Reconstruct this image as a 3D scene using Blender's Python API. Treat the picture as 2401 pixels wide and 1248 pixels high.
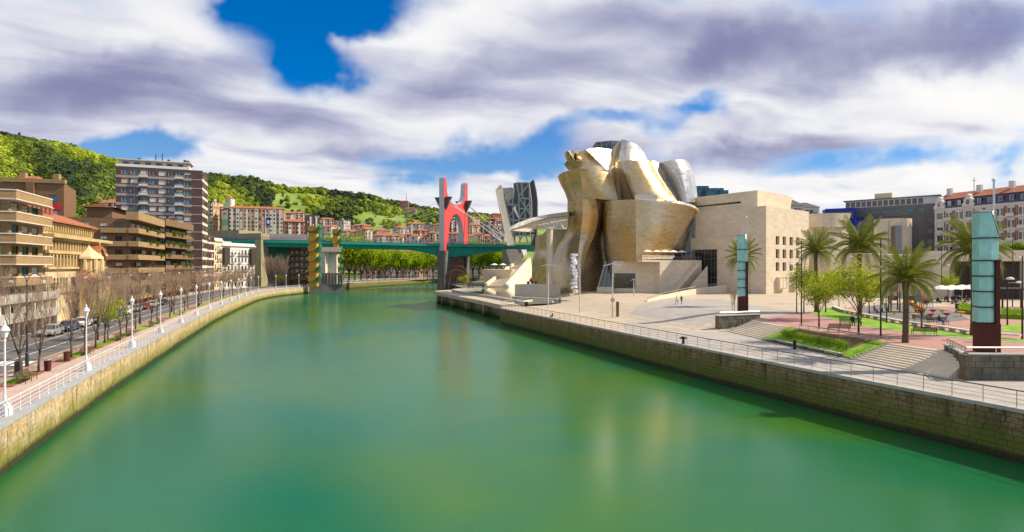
import bpy, math, random
import numpy as np
from mathutils import Vector as V, Matrix, noise as mnoise
R = math.radians
random.seed(7)
sc = bpy.context.scene
for o in list(bpy.data.objects): bpy.data.objects.remove(o)
col = sc.collection

# ------------------------------------------------------------------ camera, sky, sun, exposure
F, CH = 1300.0, 12.1                      # focal length in photo pixels, eye height above the water
cam_d = bpy.data.cameras.new('camera'); cam = bpy.data.objects.new('camera', cam_d); col.objects.link(cam)
cam.location = (0, 0, CH); cam.rotation_euler = (R(90), 0, 0)
cam_d.sensor_width = 36; cam_d.lens = 36 * F / 2401.0; cam_d.clip_start = 0.5; cam_d.clip_end = 9000
sc.camera = cam
SUN_EL = R(41); SUN_AZ = R(84)            # azimuth clockwise from the view direction (+Y)
SX, SY, SZ = math.sin(SUN_AZ) * math.cos(SUN_EL), math.cos(SUN_AZ) * math.cos(SUN_EL), math.sin(SUN_EL)
sun_d = bpy.data.lights.new('sun', 'SUN'); sun_d.energy = 5.0; sun_d.angle = R(0.53); sun_d.color = (1.0, 0.87, 0.66)
sun = bpy.data.objects.new('sun', sun_d); col.objects.link(sun)
sun.rotation_euler = V((SX, SY, SZ)).to_track_quat('Z', 'Y').to_euler(); sun.location = (80, 40, 90)
sc.view_settings.view_transform = 'Standard'; sc.view_settings.look = 'None'
sc.view_settings.exposure = 0.40; sc.view_settings.gamma = 1.0; sc.view_settings.use_curve_mapping = False
sc.cycles.max_bounces = 6; sc.cycles.diffuse_bounces = 3; sc.cycles.glossy_bounces = 3; sc.cycles.transparent_max_bounces = 4
sc.cycles.use_denoising = True; sc.cycles.sample_clamp_indirect = 6

class NT:                                   # tiny node-graph helper
    def __init__(s, tree): s.t = tree; s.t.nodes.clear()
    def n(s, typ, **kw):
        nd = s.t.nodes.new(typ)
        for k, v in kw.items():
            if k[0] == 'i' and k[1:].isdigit(): s.put(nd.inputs[int(k[1:])], v)
            elif k.startswith('in_'): s.put(nd.inputs[k[3:].replace('_', ' ')], v)
            else: setattr(nd, k, v)
        return nd
    def put(s, sock, v):
        if isinstance(v, bpy.types.NodeSocket): s.t.links.new(v, sock)
        elif isinstance(v, bpy.types.Node): s.t.links.new(v.outputs[0], sock)
        else:
            if isinstance(v, (tuple, list)) and len(v) == 3 and sock.type == 'RGBA': v = tuple(v) + (1,)
            sock.default_value = v
    def m(s, op, a, b=0.0, c=None, clamp=False):
        nd = s.n('ShaderNodeMath', operation=op, use_clamp=clamp); s.put(nd.inputs[0], a); s.put(nd.inputs[1], b)
        if c is not None: s.put(nd.inputs[2], c)
        return nd.outputs[0]
    def vm(s, op, a, b=(0, 0, 0)):
        nd = s.n('ShaderNodeVectorMath', operation=op); s.put(nd.inputs[0], a); s.put(nd.inputs[1], b); return nd
    def mix(s, f, a, b, mode='MIX'):
        nd = s.n('ShaderNodeMix', data_type='RGBA', blend_type=mode); s.put(nd.inputs[0], f); s.put(nd.inputs[6], a); s.put(nd.inputs[7], b); return nd.outputs[2]
    def noise(s, vec, scale, detail=3, rough=.55, dist=0.0):
        nd = s.n('ShaderNodeTexNoise'); s.put(nd.inputs['Vector'], vec)
        nd.inputs['Scale'].default_value = scale; nd.inputs['Detail'].default_value = detail
        nd.inputs['Roughness'].default_value = rough; nd.inputs['Distortion'].default_value = dist; return nd.outputs[0]
    def ramp(s, f, pts):
        nd = s.n('ShaderNodeValToRGB'); s.put(nd.inputs[0], f); e = nd.color_ramp.elements
        while len(e) < len(pts): e.new(0.5)
        for k, (p, c) in enumerate(pts): e[k].position = p; e[k].color = tuple(c) + (1,) if len(c) == 3 else c
        return nd.outputs[0]
    def sep(s, v):
        nd = s.n('ShaderNodeSeparateXYZ'); s.put(nd.inputs[0], v); return nd.outputs
    def comb(s, x, y, z=0.0):
        nd = s.n('ShaderNodeCombineXYZ'); s.put(nd.inputs[0], x); s.put(nd.inputs[1], y); s.put(nd.inputs[2], z); return nd.outputs[0]

def make_world():
    w = bpy.data.worlds.new('World'); sc.world = w; w.use_nodes = True; w.cycles.sampling_method = 'MANUAL'; w.cycles.sample_map_resolution = 512
    t = NT(w.node_tree)
    sky = t.n('ShaderNodeTexSky', sky_type='NISHITA', sun_disc=False, sun_elevation=SUN_EL, sun_rotation=SUN_AZ,
              air_density=1.2, dust_density=0.4, ozone_density=4.0)
    hs = t.n('ShaderNodeHueSaturation', in_Saturation=1.38, in_Value=.80, in_Color=t.mix(1.0, sky.outputs[0], (.60, .90, 1.30), 'MULTIPLY'))
    d = t.n('ShaderNodeTexCoord').outputs['Generated']
    x, y, z = t.sep(d)
    zz = t.m('ADD', t.m('MAXIMUM', z, 0.0), 0.10)
    u, v = t.m('DIVIDE', x, zz), t.m('DIVIDE', y, zz)
    # drifting cloud deck, drawn out along its drift
    a = R(24); ca, sa = math.cos(a), math.sin(a)
    up = t.m('ADD', t.m('MULTIPLY', u, ca), t.m('MULTIPLY', v, sa))
    vp = t.m('SUBTRACT', t.m('MULTIPLY', v, ca), t.m('MULTIPLY', u, sa))
    warp = t.noise(t.comb(up, vp, 3.1), 1.1, 2)
    w2 = t.m('MULTIPLY', t.m('SUBTRACT', warp, .5), 0.8)
    q1 = t.comb(t.m('MULTIPLY', up, 0.72), t.m('ADD', vp, w2), 1.7)
    q2 = t.comb(t.m('MULTIPLY', up, 0.55), t.m('ADD', vp, w2), 5.2)
    n1 = t.noise(q1, 1.25, 4, .48); n2 = t.noise(q2, 2.3, 4, .52); n3 = t.noise(q1, 0.55, 3, .5)
    # sky angles relative to the river axis: cloud gaps and thick banks sit at their own bearing and height
    yy = t.m('MAXIMUM', y, 0.05)
    s_, t_ = t.m('DIVIDE', x, yy), t.m('DIVIDE', z, yy)
    wob = t.m('MULTIPLY', t.m('SUBTRACT', t.noise(t.comb(s_, t_, 0.3), 5.0, 4, .56), .5), 0.22)
    sw, tw = t.m('ADD', s_, wob), t.m('SUBTRACT', t_, t.m('MULTIPLY', wob, .6))
    def blob(px, py, rx, ry, rot=0):
        c, sn = math.cos(R(rot)), math.sin(R(rot))
        dx = t.m('SUBTRACT', sw, (px - 1200.5) / F); dy = t.m('SUBTRACT', tw, (624 - py) / F)
        p = t.m('MULTIPLY', t.m('ADD', t.m('MULTIPLY', dx, c), t.m('MULTIPLY', dy, sn)), F / rx)
        q = t.m('MULTIPLY', t.m('SUBTRACT', t.m('MULTIPLY', dy, c), t.m('MULTIPLY', dx, sn)), F / ry)
        return t.m('EXPONENT', t.m('MULTIPLY', t.m('ADD', t.m('MULTIPLY', p, p), t.m('MULTIPLY', q, q)), -1.0))
    def total(lst):
        acc = None
        for wgt, *b in lst:
            g = t.m('MULTIPLY', blob(*b), wgt); acc = g if acc is None else t.m('ADD', acc, g)
        return acc
    gaps = total([(.95, 690, 5, 185, 85), (.85, 735, 150, 85, 70), (.3, 520, 20, 60, 30), (.7, 300, 342, 200, 30), (.48, 950, 400, 170, 34), (.5, 1290, 330, 110, 50),
                  (.65, 1610, 232, 80, 34), (.5, 1480, 288, 130, 34), (.30, 2080, 385, 260, 30), (.42, 2390, 400, 60, 50), (.4, 1150, 370, 130, 40),
                  (.30, 560, 395, 60, 30)])
    bank = total([(.42, 1000, 475, 420, 45), (.42, 1950, 430, 520, 40), (.3, 600, 385, 120, 40), (.5, 250, 160, 420, 150), (.5, 1150, 180, 330, 140), (.55, 1900, 110, 600, 150), (.45, 2100, 280, 420, 70), (.35, 780, 420, 90, 28), (.35, 560, 370, 90, 45),
                  (.3, 1210, 415, 90, 30), (.3, 700, 300, 300, 60), (.3, 400, 280, 300, 40), (.35, 1700, 330, 200, 60), (.3, 820, 110, 90, 28)])
    dens = t.m('ADD', t.m('MULTIPLY', n1, .75), t.m('MULTIPLY', n2, .30))
    dens = t.m('ADD', dens, t.m('SUBTRACT', t.m('MULTIPLY', bank, .55), t.m('MULTIPLY', gaps, .62)))
    cover = t.n('ShaderNodeMapRange', interpolation_type='SMOOTHSTEP', i0=dens, i1=0.33, i2=0.67).outputs[0]
    thick = total([(.62, 260, 175, 330, 60, 8), (1.15, 2040, 105, 430, 90, 4), (.5, 1650, 130, 200, 45, 10), (.42, 1120, 190, 230, 60, 12), (.75, 1800, 345, 220, 36, 4), (.5, 2330, 60, 130, 60),
                   (.35, 820, 370, 160, 26, 0), (.35, 1430, 45, 260, 40), (.3, 620, 270, 140, 40), (.3, 2300, 310, 160, 30), (-.25, 960, 90, 120, 60), (-.25, 1500, 190, 180, 45), (-.3, 2250, 220, 200, 45), (-.25, 420, 70, 200, 40)])
    sh = t.m('ADD', t.m('ADD', t.m('MULTIPLY', n3, .9), t.m('MULTIPLY', n2, .85)), t.m('MULTIPLY', thick, .50))
    shade = t.n('ShaderNodeMapRange', interpolation_type='SMOOTHSTEP', i0=sh, i1=0.62, i2=1.48).outputs[0]
    cl = t.ramp(shade, [(0.0, (1.0, .985, .965)), (.25, (.86, .865, .90)), (.6, (.52, .53, .68)), (1.0, (.25, .255, .44))])
    cl10 = t.vm('SCALE', cl); cl10.inputs['Scale'].default_value = 8.0
    low = t.n('ShaderNodeMapRange', i0=z, i1=.30, i2=.02, i3=0, i4=.75).outputs[0]
    mixed = t.mix(cover, t.mix(low, hs, (3.8, 4.9, 6.3)), cl10.outputs[0])
    bg = t.n('ShaderNodeBackground', in_Color=mixed, in_Strength=0.095)
    t.n('ShaderNodeOutputWorld', i0=bg)
make_world()

# ------------------------------------------------------------------ helpers
def X(px, Y): return (px - 1200.5) * Y / F
def Z(py, Y): return CH - (py - 624.0) * Y / F
def P(px, py, Y): return V((X(px, Y), Y, Z(py, Y)))
def G(px, py, z): Y = F * (CH - z) / (py - 624.0); return V((X(px, Y), Y, z))
def lerp(a, b, t): return a + (b - a) * t
def interp(x, xs, ys): return float(np.interp(x, xs, ys))
def sstep(a, b, x):
    t = min(1, max(0, (x - a) / (b - a))); return t * t * (3 - 2 * t)

M = {}
def wall_uv(t):                              # (metres along a wall, height) for upright faces, (x, y) for flat ones
    g = t.n('ShaderNodeNewGeometry'); pos, nrm = g.outputs['Position'], g.outputs['True Normal']
    tan = t.vm('NORMALIZE', t.vm('CROSS_PRODUCT', (0, 0, 1), nrm).outputs[0]).outputs[0]
    uu = t.vm('DOT_PRODUCT', pos, tan).outputs['Value']
    px, py, pz = t.sep(pos); nz = t.m('ABSOLUTE', t.sep(nrm)[2])
    flat = t.m('GREATER_THAN', nz, 0.75)
    u = t.n('ShaderNodeMix', data_type='FLOAT', i0=flat, i2=uu, i3=px).outputs[0]
    v = t.n('ShaderNodeMix', data_type='FLOAT', i0=flat, i2=pz, i3=py).outputs[0]
    return t.comb(u, v, 0.0), pos

def mat(name, c, rough=.75, metal=0.0, var=.14, vs=.6, bump=0.0, bs=6.0, brick=None, c2=None, streak=0.0, spec=.35, attr=None, coat=0.0, trans=0.0, uv=False, grime=None):
    """procedural surface: base colour with large and fine mottling, optional courses, run-off streaks, second tone, fine relief"""
    m = bpy.data.materials.new(name); m.use_nodes = True; t = NT(m.node_tree)
    uvv, pos = wall_uv(t)
    if uv: uvv = t.n('ShaderNodeUVMap').outputs[0]
    nz = t.noise(pos, vs, 4, .6); nf = t.noise(pos, vs * 9, 3, .6)
    base = c
    if attr:
        base = t.n('ShaderNodeAttribute', attribute_name=attr).outputs['Color']
    if c2 is not None:
        base = t.mix(t.n('ShaderNodeMapRange', i0=nz, i1=.38, i2=.62).outputs[0], base, c2)
    hgt = nf
    if brick:
        bw, bh, mo = brick[:3]
        bt = t.n('ShaderNodeTexBrick', offset=.5, in_Vector=uvv, in_Scale=1.0)
        bt.inputs['Brick Width'].default_value = bw; bt.inputs['Row Height'].default_value = bh; bt.inputs['Mortar Size'].default_value = mo
        k = brick[3] if len(brick) > 3 else .12
        bt.inputs['Color1'].default_value = (1 - k,) * 3 + (1,); bt.inputs['Color2'].default_value = (1 + k,) * 3 + (1,)
        bt.inputs['Mortar'].default_value = ((brick[4] if len(brick) > 4 else .62),) * 3 + (1,); bt.inputs['Bias'].default_value = 0
        base = t.mix(1.0, base, bt.outputs[0], 'MULTIPLY')
        hgt = t.m('SUBTRACT', nf, bt.outputs['Fac'])
    mul = t.n('ShaderNodeMapRange', i0=t.m('ADD', t.m('MULTIPLY', nz, .65), t.m('MULTIPLY', nf, .35)), i1=.3, i2=.7, i3=1 - var, i4=1 + var * .8, clamp=False).outputs[0]
    cv = t.vm('SCALE', base); t.put(cv.inputs['Scale'], mul); base = cv.outputs[0]
    if streak:
        ux, uy, _ = t.sep(uvv)
        sn = t.noise(t.comb(t.m('MULTIPLY', ux, 1.4), t.m('MULTIPLY', uy, .10), 0), 1.0, 4, .65)
        sf = t.n('ShaderNodeMapRange', i0=sn, i1=.52, i2=.72, i3=0, i4=streak).outputs[0]
        base = t.mix(sf, base, grime or (.05, .04, .03))
    b = t.n('ShaderNodeBsdfPrincipled'); t.put(b.inputs['Base Color'], base)
    b.inputs['Roughness'].default_value = rough; b.inputs['Metallic'].default_value = metal
    b.inputs['Specular IOR Level'].default_value = spec
    if coat: b.inputs['Coat Weight'].default_value = coat; b.inputs['Coat Roughness'].default_value = .08
    if bump:
        bp = t.n('ShaderNodeBump', in_Strength=min(1, bump), in_Distance=.03, in_Height=t.m('ADD', t.m('MULTIPLY', t.noise(pos, bs, 3), .6), hgt)); t.put(b.inputs['Normal'], bp.outputs[0])
    sh = b.outputs[0]
    if trans:
        tr = t.n('ShaderNodeBsdfTranslucent'); t.put(tr.inputs[0], base)
        sh = t.n('ShaderNodeMixShader', i0=trans, i1=sh, i2=tr).outputs[0]
    t.n('ShaderNodeOutputMaterial', i0=sh); M[name] = m; return m

class MB:
    """collects shapes in world metres; build() links them as ONE mesh object"""
    def __init__(s): s.v = []; s.f = []; s.uv = None; s.mi = []; s.cur = 0
    def add(s, pts, faces):
        k = len(s.v); s.v.extend([tuple(p) for p in pts])
        for f in faces: s.f.append(tuple(i + k for i in f)); s.mi.append(s.cur)
        return s
    def quad(s, a, b, c, d): return s.add([a, b, c, d], [(0, 1, 2, 3)])
    def poly(s, pts): return s.add(pts, [tuple(range(len(pts)))])
    def box(s, x0, x1, y0, y1, z0, z1):
        return s.obox((x0, y0, z0), (x1 - x0, 0, 0), (0, y1 - y0, 0), (0, 0, z1 - z0))
    def obox(s, o, a, b, c):
        o, a, b, c = V(o), V(a), V(b), V(c)
        p = [o, o + a, o + a + b, o + b, o + c, o + a + c, o + a + b + c, o + b + c]
        return s.add(p, [(0, 3, 2, 1), (4, 5, 6, 7), (0, 1, 5, 4), (1, 2, 6, 5), (2, 3, 7, 6), (3, 0, 4, 7)])
    def cbox(s, c, sx, sy, sz, ang=0.0):          # centred on plan, standing on c.z
        ca, sa = math.cos(ang), math.sin(ang); a = V((ca, sa, 0)) * sx; b = V((-sa, ca, 0)) * sy
        return s.obox(V(c) - a / 2 - b / 2, a, b, (0, 0, sz))
    def prism(s, poly, z0, z1):
        n = len(poly); z0 = z0 if hasattr(z0, '__len__') else [z0] * n; z1 = z1 if hasattr(z1, '__len__') else [z1] * n
        s.add([(p[0], p[1], z) for p, z in zip(poly, z0)] + [(p[0], p[1], z) for p, z in zip(poly, z1)],
              [tuple(range(n))[::-1], tuple(range(n, 2 * n))] + [(i, (i + 1) % n, n + (i + 1) % n, n + i) for i in range(n)])
        return s
    def tube(s, pts, rad, n=6, cap=True):
        pts = [V(p) for p in pts]; r = rad if hasattr(rad, '__len__') else [rad] * len(pts); vs = []; N = len(pts)
        ref = V((0.31, 0.17, 0.93))
        for i, p in enumerate(pts):
            d = (pts[min(i + 1, N - 1)] - pts[max(i - 1, 0)])
            d = d.normalized() if d.length > 1e-9 else V((0, 0, 1))
            if abs(d.dot(ref)) > .95: ref = V((1, .2, 0)).normalized()
            a = d.cross(ref).normalized(); b = d.cross(a)
            for k in range(n):
                t = 2 * math.pi * k / n; vs.append(p + (a * math.cos(t) + b * math.sin(t)) * r[i])
        fs = [(i * n + k, i * n + (k + 1) % n, (i + 1) * n + (k + 1) % n, (i + 1) * n + k) for i in range(N - 1) for k in range(n)]
        if cap: fs += [tuple(range(n))[::-1], tuple(range((N - 1) * n, N * n))]
        return s.add(vs, fs)
    def lathe(s, prof, n=10, c=(0, 0, 0)):        # prof: (radius, z)
        return s.tube_z([(c[0], c[1], c[2] + z, r) for r, z in prof], n)
    def tube_z(s, rings, n):
        vs = [(x + r * math.cos(2 * math.pi * k / n), y + r * math.sin(2 * math.pi * k / n), z) for x, y, z, r in rings for k in range(n)]
        N = len(rings); fs = [(i * n + k, i * n + (k + 1) % n, (i + 1) * n + (k + 1) % n, (i + 1) * n + k) for i in range(N - 1) for k in range(n)]
        fs += [tuple(range(n))[::-1], tuple(range((N - 1) * n, N * n))]
        return s.add(vs, fs)
    def build(s, name, m, parent=None, smooth=False, local=False):
        off = V((0, 0, 0)) if (parent is None or local) else WORLD.get(parent.name, V((0, 0, 0)))
        me = bpy.data.meshes.new(name)
        me.from_pydata([(a - off.x, b - off.y, c - off.z) for a, b, c in s.v], [], s.f)
        ms = m if isinstance(m, (list, tuple)) else [m]
        for mm in ms: me.materials.append(M[mm])
        if len(ms) > 1: me.polygons.foreach_set('material_index', s.mi)
        if smooth: me.polygons.foreach_set('use_smooth', [True] * len(me.polygons))
        me.update()
        o = bpy.data.objects.new(name, me); col.objects.link(o)
        if parent is not None: o.parent = parent; WORLD[o.name] = off
        return o
WORLD = {}                                       # name -> world position of a thing's base (parts are stored relative to it)
def tag(o, label, cat=None, group=None, kind=None):
    if label: o['label'] = label
    if cat: o['category'] = cat
    if group: o['group'] = group
    if kind: o['kind'] = kind
    return o
def thing(name, loc, label, cat, group=None, rz=0.0):
    o = bpy.data.objects.new(name, None); col.objects.link(o); o.location = loc; o.rotation_euler = (0, 0, rz); o.empty_display_size = .3
    WORLD[o.name] = V(loc); return tag(o, label, cat, group)
def inst(name, me, parent, loc, rz=0.0, scale=None, rot=None):   # another object on shared mesh data; loc in world metres unless parent is rotated
    o = bpy.data.objects.new(name, me); col.objects.link(o)
    if parent is not None:
        o.parent = parent; o.location = V(loc) - WORLD.get(parent.name, V((0, 0, 0)))
        WORLD[o.name] = V(loc)
    else: o.location = loc
    o.rotation_euler = rot if rot else (0, 0, rz)
    if scale: o.scale = scale if hasattr(scale, '__len__') else (scale,) * 3
    return o
def copy_tree(o, parent=None):
    c = o.copy(); col.objects.link(c)
    if parent is not None: c.parent = parent
    for ch in [q for q in bpy.data.objects if q.parent == o]: copy_tree(ch, c)
    return c
def kids(o): return [q for q in bpy.data.objects if q.parent == o]
def clone(o, loc, rz, label, group=None, scale=None):
    c = o.copy(); col.objects.link(c); c.location = loc; c.rotation_euler = (0, 0, rz); c['label'] = label
    if group: c['group'] = group
    if scale: c.scale = (scale,) * 3
    for ch in KIDS(o):
        d = ch.copy(); col.objects.link(d); d.parent = c
        for g in KIDS(ch):
            e = g.copy(); col.objects.link(e); e.parent = d
    return c
_KC = {}
def KIDS(o):
    if o.name not in _KC: _KC[o.name] = list(o.children)
    return _KC[o.name]

def set_colors(me, name, cols):                  # per-vertex colours (numpy n x 3)
    a = me.color_attributes.new(name, 'FLOAT_COLOR', 'POINT'); d = np.ones((len(cols), 4), np.float32); d[:, :3] = cols
    a.data.foreach_set('color', d.ravel())
def np_mesh(name, verts, faces, m, parent=None, smooth=False):   # verts n x 3, faces m x k
    me = bpy.data.meshes.new(name); nv, nf, k = len(verts), len(faces), faces.shape[1]
    me.vertices.add(nv); me.vertices.foreach_set('co', np.asarray(verts, np.float32).ravel())
    me.loops.add(nf * k); me.loops.foreach_set('vertex_index', np.asarray(faces, np.int32).ravel())
    me.polygons.add(nf); me.polygons.foreach_set('loop_start', np.arange(nf, dtype=np.int32) * k)
    if smooth: me.polygons.foreach_set('use_smooth', np.ones(nf, bool))
    me.materials.append(M[m]); me.update(calc_edges=True)
    o = bpy.data.objects.new(name, me); col.objects.link(o)
    if parent is not None: o.parent = parent
    return o
# ------------------------------------------------------------------ materials
def water_mat():
    m = bpy.data.materials.new('water'); m.use_nodes = True; t = NT(m.node_tree)
    pos = t.n('ShaderNodeNewGeometry').outputs['Position']
    n = t.noise(pos, .022, 3, .55, .6)
    f = t.n('ShaderNodeMapRange', interpolation_type='SMOOTHSTEP', i0=n, i1=.36, i2=.66).outputs[0]
    c = t.mix(f, (.0, .108, .050), (.044, .132, .0))
    b = t.n('ShaderNodeBsdfPrincipled', in_Base_Color=c, in_Roughness=.22, in_IOR=1.35, subsurface_method='BURLEY')
    b.inputs['Subsurface Weight'].default_value = .7; b.inputs['Subsurface Radius'].default_value = (1, 1.3, 1.1); b.inputs['Subsurface Scale'].default_value = .9
    b.inputs['Specular IOR Level'].default_value = .5
    sx, sy, sz = t.sep(pos)
    w = t.noise(t.comb(t.m('MULTIPLY', sx, .55), t.m('MULTIPLY', sy, .25), 0), 1.0, 4, .6)
    bp = t.n('ShaderNodeBump', in_Strength=.07, in_Distance=.10, in_Height=w); t.put(b.inputs['Normal'], bp.outputs[0])
    t.n('ShaderNodeOutputMaterial', i0=b.outputs[0]); M['water'] = m
water_mat()
def titanium(name, c1, c2, rough=.36, metal=.92):
    m = bpy.data.materials.new(name); m.use_nodes = True; t = NT(m.node_tree)
    uv = t.n('ShaderNodeUVMap').outputs[0]
    pos = t.n('ShaderNodeNewGeometry').outputs['Position']
    def brick(k1, k2, mo):
        bt = t.n('ShaderNodeTexBrick', offset=.5, in_Vector=uv, in_Scale=1.0)
        bt.inputs['Brick Width'].default_value = 1.25; bt.inputs['Row Height'].default_value = .72; bt.inputs['Mortar Size'].default_value = .016
        bt.inputs['Color1'].default_value = (k1,) * 3 + (1,); bt.inputs['Color2'].default_value = (k2,) * 3 + (1,); bt.inputs['Mortar'].default_value = (mo,) * 3 + (1,)
        return bt
    bt = brick(.90, 1.06, .52)
    base = t.mix(t.n('ShaderNodeMapRange', i0=t.noise(pos, .11, 3), i1=.35, i2=.65).outputs[0], c1, c2)
    base = t.mix(1.0, base, bt.outputs[0], 'MULTIPLY')
    b = t.n('ShaderNodeBsdfPrincipled', in_Base_Color=base, in_Metallic=metal)
    br = brick(rough - .04, rough + .05, .5); t.put(b.inputs['Roughness'], br.outputs[0])
    pil = t.noise(uv, .9, 2); h = t.m('ADD', t.m('MULTIPLY', pil, .9), t.m('MULTIPLY', bt.outputs['Fac'], -.25))
    bp = t.n('ShaderNodeBump', in_Strength=.11, in_Distance=.10, in_Height=h); t.put(b.inputs['Normal'], bp.outputs[0])
    t.n('ShaderNodeOutputMaterial', i0=b.outputs[0]); M[name] = m
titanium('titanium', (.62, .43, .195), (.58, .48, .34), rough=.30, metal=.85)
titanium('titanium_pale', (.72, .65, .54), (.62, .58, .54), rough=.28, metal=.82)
def glass_mat(name, c, rough=.08, var=.5):
    m = bpy.data.materials.new(name); m.use_nodes = True; t = NT(m.node_tree)
    pos = t.n('ShaderNodeNewGeometry').outputs['Position']
    n = t.noise(pos, .8, 2)
    f = t.n('ShaderNodeMapRange', i0=n, i1=.35, i2=.65, i3=1 - var, i4=1 + var).outputs[0]
    cv = t.vm('SCALE', c); t.put(cv.inputs['Scale'], f)
    b = t.n('ShaderNodeBsdfPrincipled', in_Base_Color=cv.outputs[0], in_Roughness=rough); b.inputs['Specular IOR Level'].default_value = .9
    t.n('ShaderNodeOutputMaterial', i0=b.outputs[0]); M[name] = m
glass_mat('glass_dark', (.03, .035, .04)); glass_mat('glass_blue', (.02, .10, .17)); glass_mat('glass_brown', (.05, .035, .025)); glass_mat('glass_teal', (.02, .11, .13))
glass_mat('glass_green', (.26, .56, .50), rough=.22, var=.12); glass_mat('glass_tower', (.03, .13, .16))
mat('limestone', (.66, .56, .42), .8, var=.10, vs=.25, brick=(1.7, .85, .02, .07, .76), bump=.12, streak=.14, grime=(.42, .33, .22))
mat('limestone_plain', (.69, .59, .45), .8, var=.10, vs=.3, bump=.1)
mat('paving', (.50, .405, .30), .85, var=.2, vs=.12, brick=(1.5, .75, .02, .09, .7), c2=(.43, .36, .28))
mat('paving_grey', (.39, .36, .33), .85, var=.2, vs=.15, brick=(1.6, .8, .02, .09, .7), c2=(.34, .315, .29))
mat('paving_red', (.40, .215, .185), .85, var=.12, vs=.3, brick=(.42, .22, .012, .10, .75))
mat('paving_pink', (.47, .36, .30), .85, var=.12, vs=.3, brick=(.6, .4, .012, .06, .8))
mat('asphalt', (.135, .125, .125), .9, var=.2, vs=.35, bump=.1)
mat('cycle_path', (.30, .19, .17), .9, var=.15, vs=.4)
mat('rubber_ground', (.15, .15, .145), .9, var=.15)
mat('white_line', (.75, .75, .73), .7, var=.12, vs=2); mat('yellow_line', (.62, .45, .12), .7, var=.15, vs=2)
mat('coping', (.38, .38, .39), .75, var=.15, brick=(1.2, 9, .014, .06, .6))
mat('quay_backing', (.20, .155, .085), .9, var=.3, vs=.5, c2=(.27, .20, .10), brick=(.95, .36, .03, .22, .45), streak=.5, bump=.3)
def stone_mat(name, dry, dry2, stain, moss, zt, zm):
    """quay masonry: block tones, dark run-off under the coping, green tide-line growth near the water"""
    m = bpy.data.materials.new(name); m.use_nodes = True; t = NT(m.node_tree)
    uvv, pos = wall_uv(t); ux, uy, _ = t.sep(uvv); pz = t.sep(pos)[2]
    oi = t.n('ShaderNodeObjectInfo').outputs['Random']
    n = t.noise(pos, .35, 4, .6); nf = t.noise(pos, 4.0, 4, .65)
    wn = t.n('ShaderNodeTexWhiteNoise', noise_dimensions='2D', in_Vector=t.vm('FLOOR', t.vm('MULTIPLY', uvv, (1.05, 2.75, 0)).outputs[0]).outputs[0]).outputs[0]
    base = t.mix(t.n('ShaderNodeMapRange', i0=t.m('ADD', t.m('MULTIPLY', n, .6), t.m('MULTIPLY', wn, .4)), i1=.35, i2=.7).outputs[0], dry, dry2)
    sc_ = t.vm('SCALE', base); t.put(sc_.inputs['Scale'], t.n('ShaderNodeMapRange', i0=nf, i1=.3, i2=.7, i3=.65, i4=1.25).outputs[0]); base = sc_.outputs[0]
    sn = t.noise(t.comb(t.m('MULTIPLY', ux, 1.7), t.m('MULTIPLY', uy, .10), 0), 1.0, 5, .7)
    base = t.mix(t.n('ShaderNodeMapRange', i0=sn, i1=.50, i2=.66, i3=0, i4=stain).outputs[0], base, (.030, .022, .014))
    mz = t.m('ADD', pz, t.m('MULTIPLY', t.m('SUBTRACT', t.noise(pos, .8, 4, .65), .5), 2.6))
    base = t.mix(t.n('ShaderNodeMapRange', i0=mz, i1=zt + zm, i2=zt - zm * .3, i3=0, i4=.92).outputs[0], base, t.mix(nf, moss, tuple(q * .35 for q in moss)))
    wz = t.m('ADD', pz, t.m('MULTIPLY', t.m('SUBTRACT', n, .5), .5))
    base = t.mix(t.n('ShaderNodeMapRange', i0=wz, i1=.72, i2=.35, i3=0, i4=.92).outputs[0], base, (.018, .022, .006))
    b = t.n('ShaderNodeBsdfPrincipled', in_Base_Color=base, in_Roughness=.88)
    bp = t.n('ShaderNodeBump', in_Strength=.6, in_Distance=.04, in_Height=nf); t.put(b.inputs['Normal'], bp.outputs[0])
    t.n('ShaderNodeOutputMaterial', i0=b.outputs[0]); M[name] = m
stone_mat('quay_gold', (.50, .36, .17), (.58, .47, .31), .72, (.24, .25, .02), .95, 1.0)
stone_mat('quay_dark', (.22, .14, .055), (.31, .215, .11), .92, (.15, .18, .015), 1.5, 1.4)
stone_mat('concrete_tide', (.42, .36, .25), (.5, .45, .36), .55, (.10, .13, .02), 1.0, 1.0)
mat('mortar', (.17, .125, .065), .95, var=.3, vs=1)
mat('rock_wall', (.115, .115, .085), .85, var=.35, vs=1.0, c2=(.15, .14, .10), bump=.5, bs=5)
mat('white_paint', (.66, .66, .69), .45, var=.05); mat('dark_metal', (.035, .033, .033), .5, .3, var=.1); mat('grey_metal', (.30, .31, .31), .4, .7, var=.1)
mat('rail_metal', (.22, .20, .18), .4, .6, var=.1); mat('steel_bright', (.55, .55, .53), .3, .9, var=.06)
mat('steel_frame', (.28, .38, .40), .5, .3, var=.12); mat('mirror_steel', (.82, .82, .84), .08, 1.0, var=.02)
mat('bronze', (.20, .12, .05), .45, .6, var=.2)
mat('rust', (.085, .022, .014), .65, .2, var=.3, vs=.9, bump=.2); mat('concrete', (.42, .40, .36), .85, var=.15, vs=.4, streak=.35, grime=(.12, .11, .10))
mat('concrete_light', (.60, .57, .50), .8, var=.10, vs=.4); mat('concrete_dark', (.155, .145, .14), .85, var=.2, vs=.3, streak=.5, grime=(.05, .05, .05))
mat('olive_concrete', (.30, .28, .17), .85, var=.2, vs=.3, streak=.55, grime=(.08, .08, .05)); mat('sail_stone', (.24, .23, .21), .85, var=.12, vs=.2, brick=(1.2, .6, .02, .06, .8)); mat('wood', (.10, .06, .035), .7, var=.25, vs=3)
mat('grass', (.16, .31, .015), .9, var=.35, vs=.9, bump=.6, bs=30, c2=(.21, .36, .02))
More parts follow.
